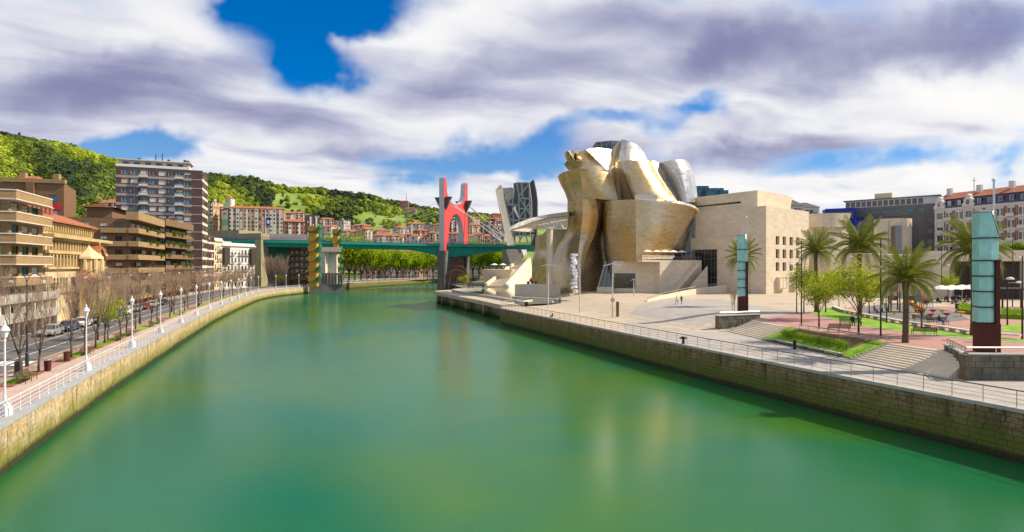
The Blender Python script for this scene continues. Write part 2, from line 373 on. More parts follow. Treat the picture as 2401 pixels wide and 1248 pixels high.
mat('soil', (.14, .095, .045), .95, var=.3, vs=.9, bump=.4)
mat('land', (.16, .15, .12), .95, var=.2, vs=.05)
mat('bark', (.085, .065, .045), .95, var=.3, vs=3, bump=.4); mat('twig', (.36, .25, .18), .9, var=.2, vs=1); mat('bark_palm', (.115, .08, .05), .95, var=.4, vs=5, bump=.6, bs=14)
mat('leaf', (1, 1, 1), .6, var=.25, vs=1.5, attr='tint', trans=.35, spec=.2)
mat('hedge_leaf', (.24, .38, .012), .7, var=.35, vs=2.5, trans=.25, spec=.2); mat('frond', (.22, .25, .028), .5, var=.35, vs=1.2, trans=.25); mat('frond_dry', (.35, .20, .05), .7, var=.3)
mat('brick_tan', (.36, .235, .115), .85, var=.12, vs=.3, brick=(.5, .16, .014, .10, .75)); mat('brick_brown', (.22, .125, .065), .85, var=.15, vs=.3, brick=(.5, .16, .014, .10, .75))
mat('brick_dark', (.105, .062, .058), .85, var=.15, vs=.3, brick=(.5, .16, .014, .12, .8)); mat('brick_red', (.30, .105, .07), .85, var=.15, vs=.3, brick=(.5, .16, .014, .12, .8))
mat('band_cream', (.62, .55, .46), .8, var=.12, vs=.4); mat('band_grey', (.35, .30, .29), .8, var=.15, vs=.4, streak=.3); mat('church_stone', (.48, .35, .17), .85, var=.16, vs=.35, brick=(.8, .4, .012, .06, .85), c2=(.56, .41, .19))
mat('church_plaster', (.62, .50, .29), .85, var=.12, vs=.3); mat('terracotta', (.42, .145, .075), .85, var=.25, vs=1.0, brick=(.3, .45, .03, .2, .55), bump=.3)
mat('shutter', (.68, .66, .64), .6, var=.08, brick=(9, .11, .012, .02, .75)); mat('shutter_beige', (.62, .52, .36), .6, var=.08, brick=(9, .11, .012, .02, .75))
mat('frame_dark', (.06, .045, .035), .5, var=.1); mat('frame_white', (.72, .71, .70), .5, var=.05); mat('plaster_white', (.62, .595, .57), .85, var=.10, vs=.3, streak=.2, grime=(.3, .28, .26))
mat('plaster_cream', (.66, .54, .34), .85, var=.12, vs=.3, streak=.25, grime=(.25, .2, .12)); mat('cloth_red', (.45, .02, .05), .9, var=.15)
mat('roof_dark', (.10, .09, .10), .8, var=.2, vs=.6, brick=(.4, .25, .02, .15, .7)); mat('slate_purple', (.075, .062, .105), .7, var=.2, vs=.6, brick=(.4, .25, .02, .15, .7))
mat('pylon_red', (.66, .07, .07), .5, var=.14, vs=.25, streak=.22, grime=(.35, .05, .05)); mat('pylon_grey', (.50, .49, .55), .7, var=.10, vs=.2); mat('bridge_green', (.01, .30, .235), .5, var=.18, vs=.3, streak=.3, grime=(.03, .09, .08))
mat('deck_blue', (.13, .13, .28), .6, var=.3, vs=1); mat('stair_yellow', (.47, .285, .04), .6, var=.15, vs=.3, streak=.25, grime=(.2, .12, .02)); mat('stair_green', (.03, .16, .08), .55, var=.12)
mat('cable', (.58, .57, .57), .5, var=.05); mat('blue_panel', (.012, .022, .30), .5, var=.08, vs=.2); mat('mural_green', (.012, .10, .055), .8, var=.25, vs=.15); mat('mural_grey', (.20, .175, .19), .85, var=.5, vs=.35, c2=(.10, .09, .11))
mat('tyre', (.02, .02, .02), .85); mat('car_silver', (.45, .46, .46), .25, .5, var=.03, coat=.5); mat('car_dark', (.025, .03, .045), .25, .2, var=.03, coat=.6); mat('car_white', (.75, .75, .75), .3, var=.03, coat=.5)
mat('car_blue', (.02, .06, .22), .25, .2, var=.03, coat=.6); mat('car_red', (.35, .02, .02), .25, .2, var=.03, coat=.6); mat('lamp_glass', (.78, .78, .74), .3, var=.02); mat('headlight', (.7, .7, .7), .15)
mat('play_blue', (.015, .12, .45), .4); mat('play_orange', (.72, .22, .02), .4); mat('play_yellow', (.75, .42, .02), .4); mat('play_red', (.55, .03, .03), .4); mat('canvas', (.80, .77, .70), .8, var=.06)
mat('skin', (.50, .30, .22), .6); mat('cloth_navy', (.02, .03, .07), .9); mat('cloth_grey', (.2, .2, .21), .9); mat('cloth_blue', (.05, .10, .28), .9); mat('cloth_black', (.02, .02, .022), .9); mat('cloth_white', (.7, .7, .7), .9); mat('hair', (.03, .02, .015), .8); mat('cloth_crimson', (.35, .02, .07), .9); mat('cloth_teal', (.02, .25, .35), .9)
# ------------------------------------------------------------------ river banks
LY = [4, 20, 32, 50.7, 85, 118, 145, 165, 185, 199, 212, 225, 240, 250]
LX = [-17.6, -24.4, -29.5, -37.5, -51.0, -63.7, -73.0, -79.5, -86.0, -89.6, -91.8, -92.4, -91.0, -89.5]
def bankL(Y): return interp(Y, LY, LX)
RY = [5, 20, 33.9, 42.2, 59.3, 88, 116.7]
RX = [43.5, 37.0, 31.3, 27.4, 20.3, 9.0, -2.6]
def bankR(Y): return interp(Y, RY, RX)
ZL, ZR, ZP = 2.9, 3.3, 4.8                      # left promenade, right quay, upper plaza
Lpts = [(bankL(y), y) for y in np.arange(4, 248.1, 2.0)]
far_bank = [(-89.5, 250), (-89, 285), (-84, 306), (-70, 350), (-55, 393), (-20, 425), (60, 445), (300, 455), (900, 460)]
def struct(o): o['kind'] = 'structure'; return o
def smooth_line(pts, n):
    pts = [V((p[0], p[1], 0)) for p in pts]; out = []
    for i in range(len(pts) - 1):
        a, b, c, d = pts[max(i - 1, 0)], pts[i], pts[i + 1], pts[min(i + 2, len(pts) - 1)]
        for k in range(n):
            t = k / n; q = .5 * ((2 * b) + (c - a) * t + (2 * a - 5 * b + 4 * c - d) * t * t + (3 * b - a - 3 * c + d) * t ** 3); out.append((q.x, q.y))
    out.append((pts[-1].x, pts[-1].y)); return out

m = MB(); m.quad((-3000, -400, 0), (3000, -400, 0), (3000, 1200, 0), (-3000, 1200, 0)); struct(m.build('river_water', 'water'))
m = MB(); m.poly([(x - .3, y, ZL - .02) for x, y in [(-14, -60)] + Lpts + far_bank] + [(2500, 460, ZL - .02), (2500, 3000, ZL - .02), (-2500, 3000, ZL - .02), (-2500, -60, ZL - .02)])
struct(m.build('land_far_bank', 'land'))
# right bank: quay level, with the beige plaza swelling up to the museum and the red plaza
pier = smooth_line([(-2.6, 119.5), (-9, 138), (-17, 158), (-23.5, 175), (-25.5, 184), (-23.5, 192), (-17, 198)], 6)
m = MB(); m.poly([(70, -60, ZR - .03)] + [(bankR(y) + .3, y, ZR - .03) for y in (5, 20, 33.9, 42.2, 59.3, 88, 116.7)] + [(4, 121, ZR - .03), (-6, 150, ZR - .03), (-10, 185, ZR - .03), (-16, 205, ZR - .03), (-30, 270, ZR - .03), (-20, 330, ZR - .03), (10, 380, ZR - .03), (80, 400, ZR - .03), (900, 420, ZR - .03), (2500, 420, ZR - .03), (2500, -60, ZR - .03)])
struct(m.build('land_museum_bank', 'land'))
def hR(x, y):                                    # height of the plaza ground
    e = x - bankR(min(y, 116.7)); 
    if y < 76: return ZR
    k = sstep(9, 24, e) * sstep(74, 82, y)
    return lerp(ZR, ZP, k)
def strip(name, inner, outer, z, m_, dz=None):
    b = MB()
    for (a, c), (d, e) in zip(zip(inner[:-1], outer[:-1]), zip(inner[1:], outer[1:])):
        b.quad((a[0], a[1], z), (d[0], d[1], z), (e[0], e[1], z), (c[0], c[1], z))
    return struct(b.build(name, m_))
def offL(o, y0, y1, st=3.0):
    n = max(2, int((y1 - y0) / st)); return [(bankL(y) - o, y) for y in np.linspace(y0, y1, n)]
def sheetL(name, o0, o1, y0, y1, z, m_): return strip(name, offL(o1, y0, y1), offL(o0, y0, y1), z, m_)
sheetL('promenade', 0.5, 4.2, 6, 246, ZL, 'paving_pink')
sheetL('verge_paving', 4.2, 5.6, 6, 246, ZL - .004, 'paving_red')
sheetL('cycle_path', 5.6, 7.3, 6, 246, ZL - .008, 'cycle_path')
sheetL('road', 7.3, 17.6, 6, 246, ZL - .012, 'asphalt')
sheetL('pavement', 17.6, 23.5, 6, 246, ZL + .1, 'paving_pink')
sheetL('yellow_road_line', 7.35, 7.5, 6, 240, ZL - .004, 'yellow_line')
sheetL('white_lane_line', 9.95, 10.1, 6, 240, ZL - .004, 'white_line')
sheetL('white_parking_line', 13.2, 13.33, 6, 240, ZL - .004, 'white_line')
b = MB()
for k in range(70):
    y = 20 + k * 2.6
    b.quad((bankL(y) - 6.52, y, ZL - .002), (bankL(y) - 6.40, y, ZL - .002), (bankL(y + 1.2) - 6.40, y + 1.2, ZL - .002), (bankL(y + 1.2) - 6.52, y + 1.2, ZL - .002))
    if k % 9 == 3:
        for j in range(6): b.quad((bankL(y) - 7.9 - j * .9, y, ZL - .003), (bankL(y) - 7.4 - j * .9, y, ZL - .003), (bankL(y + 2.4) - 7.4 - j * .9, y + 2.4, ZL - .003), (bankL(y + 2.4) - 7.9 - j * .9, y + 2.4, ZL - .003)) if k in (12,) else None
struct(b.build('cycle_path_dashes', 'white_line'))

# plaza surfaces on the right bank
b = MB(); ys = list(np.arange(5, 77, 3.0))
for y0, y1 in zip(ys[:-1], ys[1:]):
    b.quad((bankR(y0) + .5, y0, ZR), (bankR(y0) + 26, y0, ZR), (bankR(y1) + 26, y1, ZR), (bankR(y1) + .5, y1, ZR))
struct(b.build('quay_walk', 'paving_grey'))
def plaza_grid(name, x0f, x1f, ys, m_, dz=0.0, nx=24):
    b = MB()
    for y0, y1 in zip(ys[:-1], ys[1:]):
        for i in range(nx):
            a, c = lerp(x0f(y0), x1f(y0), i / nx), lerp(x0f(y0), x1f(y0), (i + 1) / nx); d, e = lerp(x0f(y1), x1f(y1), i / nx), lerp(x0f(y1), x1f(y1), (i + 1) / nx)
            b.quad((a, y0, hR(a, y0) + dz), (c, y0, hR(c, y0) + dz), (e, y1, hR(e, y1) + dz), (d, y1, hR(d, y1) + dz))
    return struct(b.build(name, m_))
plaza_grid('sand_plaza', lambda y: bankR(min(y, 116.7)) + .5, lambda y: 150, list(np.arange(74, 118, 2.0)) + list(np.arange(118, 190, 6)), 'paving', nx=60)
# darker grey wedge of the plaza near the steps (curved joint)
b = MB(); cx = [G(px, py, ZR + .2) for px, py in [(1458, 764), (1462, 750), (1485, 736), (1530, 722), (1580, 714), (1640, 709)]]
edge = [(p.x, p.y) for p in cx]; edge = smooth_line(edge, 5)
ringp = edge + [(46, 118), (46, 84), (33, 76), (28, 74.5), (16, 74.5)]
def pin(x, y, poly):
    c = False
    for i in range(len(poly)):
        (x1, y1), (x2, y2) = poly[i], poly[i - 1]
        if (y1 > y) != (y2 > y) and x < (x2 - x1) * (y - y1) / (y2 - y1) + x1: c = not c
    return c
gx, gy = np.arange(12, 50, .8), np.arange(74, 122, .8)
for x in gx:
    for y in gy:
        if pin(x + .4, y + .4, ringp):
            b.quad(*[(a, c, hR(a, c) + .008) for a, c in ((x, y), (x + .8, y), (x + .8, y + .8), (x, y + .8))])
struct(b.build('grey_plaza_paving', 'paving_grey'))

# ------------------------------------------------------------------ quay walls
STONES = []
for k in range(6):
    b = MB(); j = lambda: random.uniform(-.02, .02)
    x = [.008 + abs(j()) * .3, .992 - abs(j()) * .3]; zz = [.01 + abs(j()) * .5, .99 - abs(j()) * .5]; d = 1.0
    b.add([(0.01, 0, .02), (.99, 0, .02), (.99, 0, .98), (.01, 0, .98), (x[0] + .005, -d, zz[0] + .02), (x[1] - .005, -d + j(), zz[0] + .02), (x[1] - .005, -d, zz[1] - .02), (x[0] + .005, -d + j(), zz[1] - .02)],
          [(4, 5, 6, 7), (0, 1, 5, 4), (1, 2, 6, 5), (2, 3, 7, 6), (3, 0, 4, 7)]); STONES.append(b)
def quay(name, label, path, z0, z1, rows, wav, mat_s, mat_c, y_single, y_mass, out, coping_w):
    """path: plan points walked so that the river lies on the right hand; blocks proud of a recessed backing"""
    root = thing(name, (path[0][0], path[0][1], 0), label, 'quay wall')
    pts = [V((p[0], p[1], 0)) for p in path]
    L = [0.0]
    for a, c in zip(pts[:-1], pts[1:]): L.append(L[-1] + (c - a).length)
    def at(s):
        i = int(np.searchsorted(L, s) - 1); i = max(0, min(len(pts) - 2, i)); t = (s - L[i]) / (L[i + 1] - L[i]); d = (pts[i + 1] - pts[i]).normalized()
        return pts[i].lerp(pts[i + 1], t), d
    b = MB()
    for a, c in zip(pts[:-1], pts[1:]):
        d = (c - a).normalized(); n = V((d.y, -d.x, 0)); 
        b.quad(a + V((0, 0, z0)) - n * .1, c + V((0, 0, z0)) - n * .1, c + V((0, 0, z1 - .2)) - n * .1, a + V((0, 0, z1 - .2)) - n * .1)
    b.build('backing', 'mortar', root)
    smesh = []
    for sm in STONES:
        me = bpy.data.meshes.new('stone'); me.from_pydata(sm.v, [], sm.f); me.materials.append(M[mat_s]); smesh.append(me)
    h = (z1 - .22 - z0) / rows; mass = MB(); count = 0
    cand = []
    for r in range(rows):
        s = random.uniform(0, .8)
        while s < L[-1] - .2:
            w = random.uniform(*wav); p, d = at(s)
            if p.y > y_mass: break
            cand.append((p.y, s, r, min(w, L[-1] - s))); s += w
    cand.sort()
    for yq, s, r, w in cand:
        p, d = at(s); q, _ = at(min(s + w, L[-1])); d = (q - p).normalized(); n = V((d.y, -d.x, 0)); dep = random.uniform(.09, .125)
        o = p - n * .1 + V((0, 0, z0 + r * h))
        if yq > y_single[0] and count < 300:
            ob = inst('stone', random.choice(smesh), root, o, math.atan2(d.y, d.x), (w, dep, h)); count += 1
        elif yq > y_single[0]:
            sm = random.choice(STONES)
            mass.add([o + d * (vx * w) - n * (vy * dep) + V((0, 0, vz * h)) for vx, vy, vz in sm.v], sm.f)
        else:
            sm = random.choice(STONES); mass.add([o + d * (vx * w) - n * (vy * dep) + V((0, 0, vz * h)) for vx, vy, vz in sm.v], sm.f)
    if mass.v: tag(mass.build('stonework', mat_s, root), None, kind='stuff')
    # far stretch without single blocks
    b = MB(); s0 = next((k for k, p in enumerate(pts) if p.y > y_mass), None)
    if s0 is not None:
        for a, c in zip(pts[s0 - 1:-1], pts[s0:]):
            d = (c - a).normalized(); n = V((d.y, -d.x, 0)); b.quad(a + V((0, 0, z0)), c + V((0, 0, z0)), c + V((0, 0, z1 - .2)), a + V((0, 0, z1 - .2)))
        b.build('far_masonry', mat_s, root)
    # coping: single slabs nearby, one run farther off
    s = 0.0; run = MB(); k = 0
    while s < L[-1] - .01:
        e = min(L[-1], s + 1.5); p, d = at(s + .012); q, _ = at(e - .012); n = V((d.y, -d.x, 0)); gap = .0
        bb = MB() if (p.y > y_single[0] and k < 60) else run
        bb.obox(p + n * out + V((0, 0, z1 - .24)), q - p, -n * (coping_w + out), (0, 0, .24 + random.uniform(0, .012)))
        if bb is not run: bb.build('coping_slab', mat_c, root); k += 1
        s = e
    if run.v: run.build('coping_run', mat_c, root)
    return root
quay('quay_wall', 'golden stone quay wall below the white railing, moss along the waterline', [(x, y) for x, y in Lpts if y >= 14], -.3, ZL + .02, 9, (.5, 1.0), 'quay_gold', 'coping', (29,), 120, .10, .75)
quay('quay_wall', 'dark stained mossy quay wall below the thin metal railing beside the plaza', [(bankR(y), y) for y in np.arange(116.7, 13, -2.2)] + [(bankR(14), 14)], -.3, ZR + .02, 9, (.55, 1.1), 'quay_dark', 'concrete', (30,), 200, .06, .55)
# ------------------------------------------------------------------ building kit
WIN = {}
def win_mesh(w, h, frame, pane, kind='two', blind=0.0, blind_mat='shutter', t=.06):
    """shared window meshes: (frame mesh, pane mesh, blind mesh or None); x along the wall, y into it, z up"""
    key = (round(w, 2), round(h, 2), frame, pane, kind, round(blind, 2), blind_mat)
    if key in WIN: return WIN[key]
    f = MB(); y0, y1 = -.01, .07
    f.box(0, t, y0, y1, 0, h); f.box(w - t, w, y0, y1, 0, h); f.box(t, w - t, y0, y1, 0, t); f.box(t, w - t, y0, y1, h - t, h)
    n = {'one': 1, 'two': 2, 'three': 3, 'four': 4}.get(kind, 2)
    for k in range(1, n): f.box(w * k / n - t * .4, w * k / n + t * .4, y0 + .005, y1, t, h - t)
    if kind == 'grid':
        for k in range(1, max(2, int(h / 1.4))): z = h * k / max(2, int(h / 1.4)); f.box(t, w - t, y0 + .008, y1 - .01, z - .03, z + .03)
    p = MB(); p.quad((t, .04, t), (w - t, .04, t), (w - t, .04, h - t), (t, .04, h - t))
    res = []
    for nm, mb, mt in (('window', f, frame), ('pane', p, pane)):
        me = bpy.data.meshes.new(nm); me.from_pydata(mb.v, [], mb.f); me.materials.append(M[mt]); res.append(me)
    if blind > 0:
        q = MB(); q.box(t, w - t, .0, .03, h - t - (h - 2 * t) * blind, h - t)
        me = bpy.data.meshes.new('blind'); me.from_pydata(q.v, [], q.f); me.materials.append(M[blind_mat]); res.append(me)
    else: res.append(None)
    WIN[key] = res; return res
def put_window(parent, o, ang, w, h, frame='frame_dark', pane='glass_dark', kind='two', blind=0.0, blind_mat='shutter', sub=True):
    fm, pm, bm_ = win_mesh(w, h, frame, pane, kind, blind, blind_mat)
    a = inst('window', fm, parent, o, ang)
    for nm, me in (('pane', pm), ('blind', bm_)):
        if me is None: continue
        c = bpy.data.objects.new(nm, me); col.objects.link(c); c.parent = a
    return a
def open_wall(b, A, B, z0, z1, opens, depth):
    """wall sheet from A to B with real openings (u0,u1,v0,v1 in metres along / world z) and reveals"""
    A, B = V((A[0], A[1], 0)), V((B[0], B[1], 0)); L = (B - A).length; d = (B - A) / L; n = V((d.y, -d.x, 0))
    us = sorted({0.0, L} | {u for o in opens for u in o[:2]}); vs = sorted({z0, z1} | {v for o in opens for v in o[2:4]})
    pt = lambda u, v, k=0.0: A + d * u + V((0, 0, v)) - n * k
    for u0, u1 in zip(us[:-1], us[1:]):
        for v0, v1 in zip(vs[:-1], vs[1:]):
            mu, mv = (u0 + u1) / 2, (v0 + v1) / 2
            if any(o[0] < mu < o[1] and o[2] < mv < o[3] for o in opens): continue
            b.quad(pt(u0, v0), pt(u1, v0), pt(u1, v1), pt(u0, v1))
    for o in opens:
        u0, u1, v0, v1 = o[:4]
        b.quad(pt(u0, v0), pt(u0, v0, depth), pt(u1, v0, depth), pt(u1, v0)); b.quad(pt(u0, v1, depth), pt(u0, v1), pt(u1, v1), pt(u1, v1, depth))
        b.quad(pt(u0, v0, depth), pt(u0, v0), pt(u0, v1), pt(u0, v1, depth)); b.quad(pt(u1, v0), pt(u1, v0, depth), pt(u1, v1, depth), pt(u1, v1))
class Frame:                                     # a facade's own axes: u along it, k outwards, z up
    def __init__(s, A, B):
        s.A, s.B = V((A[0], A[1], 0)), V((B[0], B[1], 0)); s.L = (s.B - s.A).length; s.d = (s.B - s.A) / s.L; s.n = V((s.d.y, -s.d.x, 0)); s.ang = math.atan2(s.d.y, s.d.x)
    def p(s, u, z, k=0.0): return s.A + s.d * u + s.n * k + V((0, 0, z))
    def box(s, b, u0, u1, z0, z1, k0, k1): return b.obox(s.p(u0, z0, k0), s.d * (u1 - u0), s.n * (k1 - k0), (0, 0, z1 - z0))
def grid_opens(L, zs, n, w, h, sill, margin=0.8):
    pitch = (L - 2 * margin) / n
    return [(margin + pitch * (i + .5) - w / 2, margin + pitch * (i + .5) + w / 2, z + sill, z + sill + h) for z in zs for i in range(n)]
def shell(root, foot, z0, z1, wall, edges=None, depth=.22, roof='roof_dark', name='wall', top=True):
    """closed walls over a counter-clockwise footprint; edges[i] = list of openings with window options"""
    b = MB(); n = len(foot); edges = edges or {}
    for i in range(n):
        A, B = foot[i], foot[(i + 1) % n]; ops = edges.get(i, [])
        open_wall(b, A, B, z0, z1, [o[:4] for o in ops], depth)
        fr = Frame(A, B)
        for o in ops:
            kw = dict(o[4]) if len(o) > 4 else {}
            if kw.pop('void', False): continue
            put_window(root, fr.p(o[0], o[2], -depth * .7), fr.ang, o[1] - o[0], o[3] - o[2], **kw)
    w = b.build(name, wall, root)
    if top:
        r = MB(); r.poly([(p[0], p[1], z1 - .004) for p in foot]); r.build('roof', roof, root)
    return w
def rect(A, B, depth):                           # footprint whose first edge A->B is the street front, seen left to right
    A, B = V((A[0], A[1])), V((B[0], B[1])); d = (B - A).normalized(); n = V((-d.y, d.x)) * depth
    return [tuple(A), tuple(B), tuple(B + n), tuple(A + n)]

def crom(p0, p1, p2, p3, t): return .5 * ((2 * p1) + (p2 - p0) * t + (2 * p0 - 5 * p1 + 4 * p2 - p3) * t * t + (3 * p1 - p0 - 3 * p2 + p3) * t ** 3)
def dense(row, n):
    out = []
    for i in range(len(row) - 1):
        a, b, c, d = row[max(i - 1, 0)], row[i], row[i + 1], row[min(i + 2, len(row) - 1)]
        if i == 0: a = b * 2 - c
        if i == len(row) - 2: d = c * 2 - b
        for k in range(n): out.append(crom(a, b, c, d, k / n))
    out.append(row[-1].copy()); return out
def loft(name, rows, mt, parent, back=(0, 10, 0), nu=5, nv=5, edge_mat=None):
    """curved sheet through control rows (top to bottom, points left to right, world vectors), closed to a solid towards `back`; UV in metres"""
    g = [dense([V(p) for p in r], nu) for r in rows]; g = [list(c) for c in zip(*[dense(list(cc), nv) for cc in zip(*g)])]
    R_, C_ = len(g), len(g[0]); me = bpy.data.meshes.new(name); back = V(back); off = WORLD[parent.name]
    vs = [p - off for r in g for p in r]; vb = [p + back - off for r in g for p in r]; fs = []; uvs = []
    U = [[0.0] * C_ for _ in range(R_)]; W = [[0.0] * C_ for _ in range(R_)]
    for i in range(R_):
        for j in range(C_):
            if j: U[i][j] = U[i][j - 1] + (g[i][j] - g[i][j - 1]).length
            if i: W[i][j] = W[i - 1][j] - (g[i][j] - g[i - 1][j]).length
    for i in range(R_ - 1):
        for j in range(C_ - 1):
            fs.append((i * C_ + j, (i + 1) * C_ + j, (i + 1) * C_ + j + 1, i * C_ + j + 1)); uvs += [(U[a][b], W[a][b]) for a, b in ((i, j), (i + 1, j), (i + 1, j + 1), (i, j + 1))]
    nf = len(fs); N = R_ * C_; bl = back.length
    ring = [(0, j) for j in range(C_)] + [(i, C_ - 1) for i in range(1, R_)] + [(R_ - 1, j) for j in range(C_ - 2, -1, -1)] + [(i, 0) for i in range(R_ - 2, 0, -1)]
    s = 0.0
    for k in range(len(ring)):
        a, b = ring[k], ring[(k + 1) % len(ring)]; ia, ib = a[0] * C_ + a[1], b[0] * C_ + b[1]; e = s + (g[a[0]][a[1]] - g[b[0]][b[1]]).length
        fs.append((ia, ib, N + ib, N + ia)); uvs += [(0, s), (0, e), (bl, e), (bl, s)]; s = e
    for i in range(R_ - 1):
        for j in range(C_ - 1):
            fs.append((N + i * C_ + j, N + i * C_ + j + 1, N + (i + 1) * C_ + j + 1, N + (i + 1) * C_ + j)); uvs += [(U[a][b], W[a][b]) for a, b in ((i, j), (i, j + 1), (i + 1, j + 1), (i + 1, j))]
    me.from_pydata(vs + vb, [], fs); me.materials.append(M[mt])
    if edge_mat: me.materials.append(M[edge_mat]); me.polygons.foreach_set('material_index', [0] * nf + [1] * (len(fs) - nf))
    uvl = me.uv_layers.new(name='UVMap'); uvl.data.foreach_set('uv', [c for q in uvs for c in q])
    sm = [True] * nf + [False] * (len(fs) - nf); me.polygons.foreach_set('use_smooth', sm)
    # keep the rim crisp: sharp edges around the front face
    bnd = set()
    for k in range(len(ring)):
        a, b = ring[k], ring[(k + 1) % len(ring)]; bnd.add(frozenset((a[0] * C_ + a[1], b[0] * C_ + b[1])))
    me.update(); sh = me.attributes.new('sharp_edge', 'BOOLEAN', 'EDGE')
    sh.data.foreach_set('value', [frozenset(e.vertices) in bnd for e in me.edges])
    o = bpy.data.objects.new(name, me); col.objects.link(o); o.parent = parent; return o
# ------------------------------------------------------------------ the titanium and limestone museum
mus = thing('museum', (30, 158, ZR), 'museum of curling golden titanium volumes and limestone blocks beside the river', 'museum')
def q5(zx, zy, Y): return P(1150 + zx / 3.0436, 310 + zy / 3.0436, Y)
def q6(zx, zy, Y): return P(1600 + zx / 3.4675, 400 + zy / 3.4675, Y)
def lf(name, rows, mt='titanium', back=(2, 12, 0), **kw): return loft(name, [[q5(*p) for p in r] for r in rows], mt, mus, back, **kw)
ys_ = [478, 560, 640, 740, 830, 920, 1020, 1100, 1172]
Ls = [550, 549, 543, 518, 475, 440, 424, 418, 415]; Cs = [660, 658, 654, 642, 630, 622, 618, 616, 615]; Es = [742, 766, 765, 740, 700, 675, 667, 665, 665]
Sb = [850, 840, 815, 800, 797, 800, 800, 790, 765]
dY = [2.0, 3.0, 4.5, 5.5, 4.5, 3.0, 1.5, .5, 0]
lf('titanium_tower_face', [[(l, y, 165 + d), ((l * .55 + c * .45), y - 1, 159.5 + d), (c, y - 2, 156 + d)] for l, c, y, d in zip(Ls, Cs, ys_, dY)], back=(1.2, 9, 0))
lf('titanium_tower_face', [[(c, y - 2, 156 + d), ((c + e) / 2, y - 3, 156.2 + d), (e, y - (20 if k == 0 else 0), 157 + d)] for k, (c, e, y, d) in enumerate(zip(Cs, Es, ys_, dY))], back=(1.0, 8, 0))
lf('titanium_tower_side', [[(e + 1, y - (20 if k == 0 else 0), 157.2 + d), ((e + s) / 2, y, 160 + d), (s, y + 2, 165 + d)] for k, (e, s, y, d) in enumerate(zip(Es, Sb, ys_, dY))], back=(-2.5, 4, 0))
# flaring collar above it
lf('titanium_collar', [[(480, 316, 168), (500, 296, 164), (550, 277, 160), (640, 258, 157)], [(500, 372, 167.5), (520, 364, 164), (572, 353, 160.5), (648, 340, 158)],
   [(530, 430, 167), (546, 428, 164), (592, 420, 161), (655, 410, 159)], [(552, 492, 167), (568, 490, 164), (612, 486, 161), (660, 482, 159.5)]], back=(3, 10, 0))
lf('titanium_collar', [[(640, 258, 157), (700, 263, 157.5), (770, 271, 159), (850, 288, 162)], [(648, 340, 158), (710, 344, 158), (790, 354, 159), (880, 366, 161.5)],
   [(655, 410, 159), (720, 412, 158.5), (800, 420, 159), (898, 430, 161)], [(660, 482, 159.5), (740, 474, 159), (820, 482, 159.5), (910, 484, 161)]], back=(1, 10, 0))
# scrolls above the collar
lf('titanium_scroll', [[(530, 158, 172), (538, 143, 169), (555, 134, 167)], [(537, 185, 172), (552, 172, 169), (575, 165, 167)], [(556, 222, 172), (576, 214, 169), (605, 207, 167)], [(582, 268, 172), (606, 262, 169), (636, 258, 167)]], back=(3, 9, 0))
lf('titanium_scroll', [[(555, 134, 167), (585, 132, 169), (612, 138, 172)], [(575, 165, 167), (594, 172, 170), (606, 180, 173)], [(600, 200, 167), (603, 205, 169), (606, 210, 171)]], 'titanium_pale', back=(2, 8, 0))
lf('titanium_scroll', [[(526, 232, 174), (537, 215, 173), (549, 203, 172)], [(540, 250, 174), (556, 236, 173), (566, 228, 172)], [(556, 271, 174), (572, 266, 173), (584, 262, 172)]], back=(3, 7, 0))
lf('titanium_scroll', [[(606, 150, 172), (645, 136, 169), (686, 126, 168)], [(612, 200, 170), (665, 180, 166.5), (735, 172, 166)], [(625, 240, 168), (690, 225, 165), (785, 225, 165)], [(640, 268, 166), (720, 268, 163.5), (832, 274, 164.5)]], back=(2, 9, 0))
lf('titanium_scroll', [[(686, 126, 164.4), (735, 116, 166.2), (800, 116, 168.2), (862, 124, 169.8)], [(735, 172, 164.5), (770, 165, 165.9), (815, 163, 167.4), (856, 172, 168.8)], [(785, 225, 164.7), (805, 218, 165.3), (825, 214, 166.1), (848, 222, 167.1)], [(830, 272, 164.8), (833, 270, 164.9), (836, 270, 165.1), (842, 274, 165.4)]], 'titanium_pale', back=(0, 9, 0))
lf('titanium_scroll', [[(862, 124, 174), (885, 100, 175), (918, 70, 177)], [(856, 172, 172), (880, 165, 172), (912, 160, 173)], [(846, 225, 169), (875, 225, 169), (905, 225, 170)], [(840, 290, 166), (868, 300, 166), (905, 310, 167)], [(850, 480, 165), (880, 480, 165), (915, 480, 166)]], back=(0, 9, 0))
# glazed lantern on top
sk = MB(); c = [q5(*p) for p in [(727, 112, 178), (752, 74, 178), (860, 63, 178), (922, 67, 180), (868, 128, 178)]]
bk = [p + V((2, 9, 0)) for p in c]; sk.add(c + bk, [(0, 4, 3, 2, 1), (5, 6, 7, 8, 9)] + [(i, (i + 1) % 5, 5 + (i + 1) % 5, 5 + i) for i in range(5)])
sk.build('glass_lantern', 'glass_blue', mus)
sk = MB()
for a, b_ in [((727, 112), (752, 74)), ((752, 74), (860, 63)), ((860, 63), (922, 67)), ((860, 63), (868, 128)), ((752, 74), (760, 118)), ((788, 70), (795, 120)), ((825, 66), (832, 124)), ((740, 95), (895, 92)), ((860, 63), (830, 92))]:
    sk.tube([q5(*a, 177.7), q5(*b_, 177.7)], .16, 5)
sk.build('lantern_frame', 'grey_metal', mus)
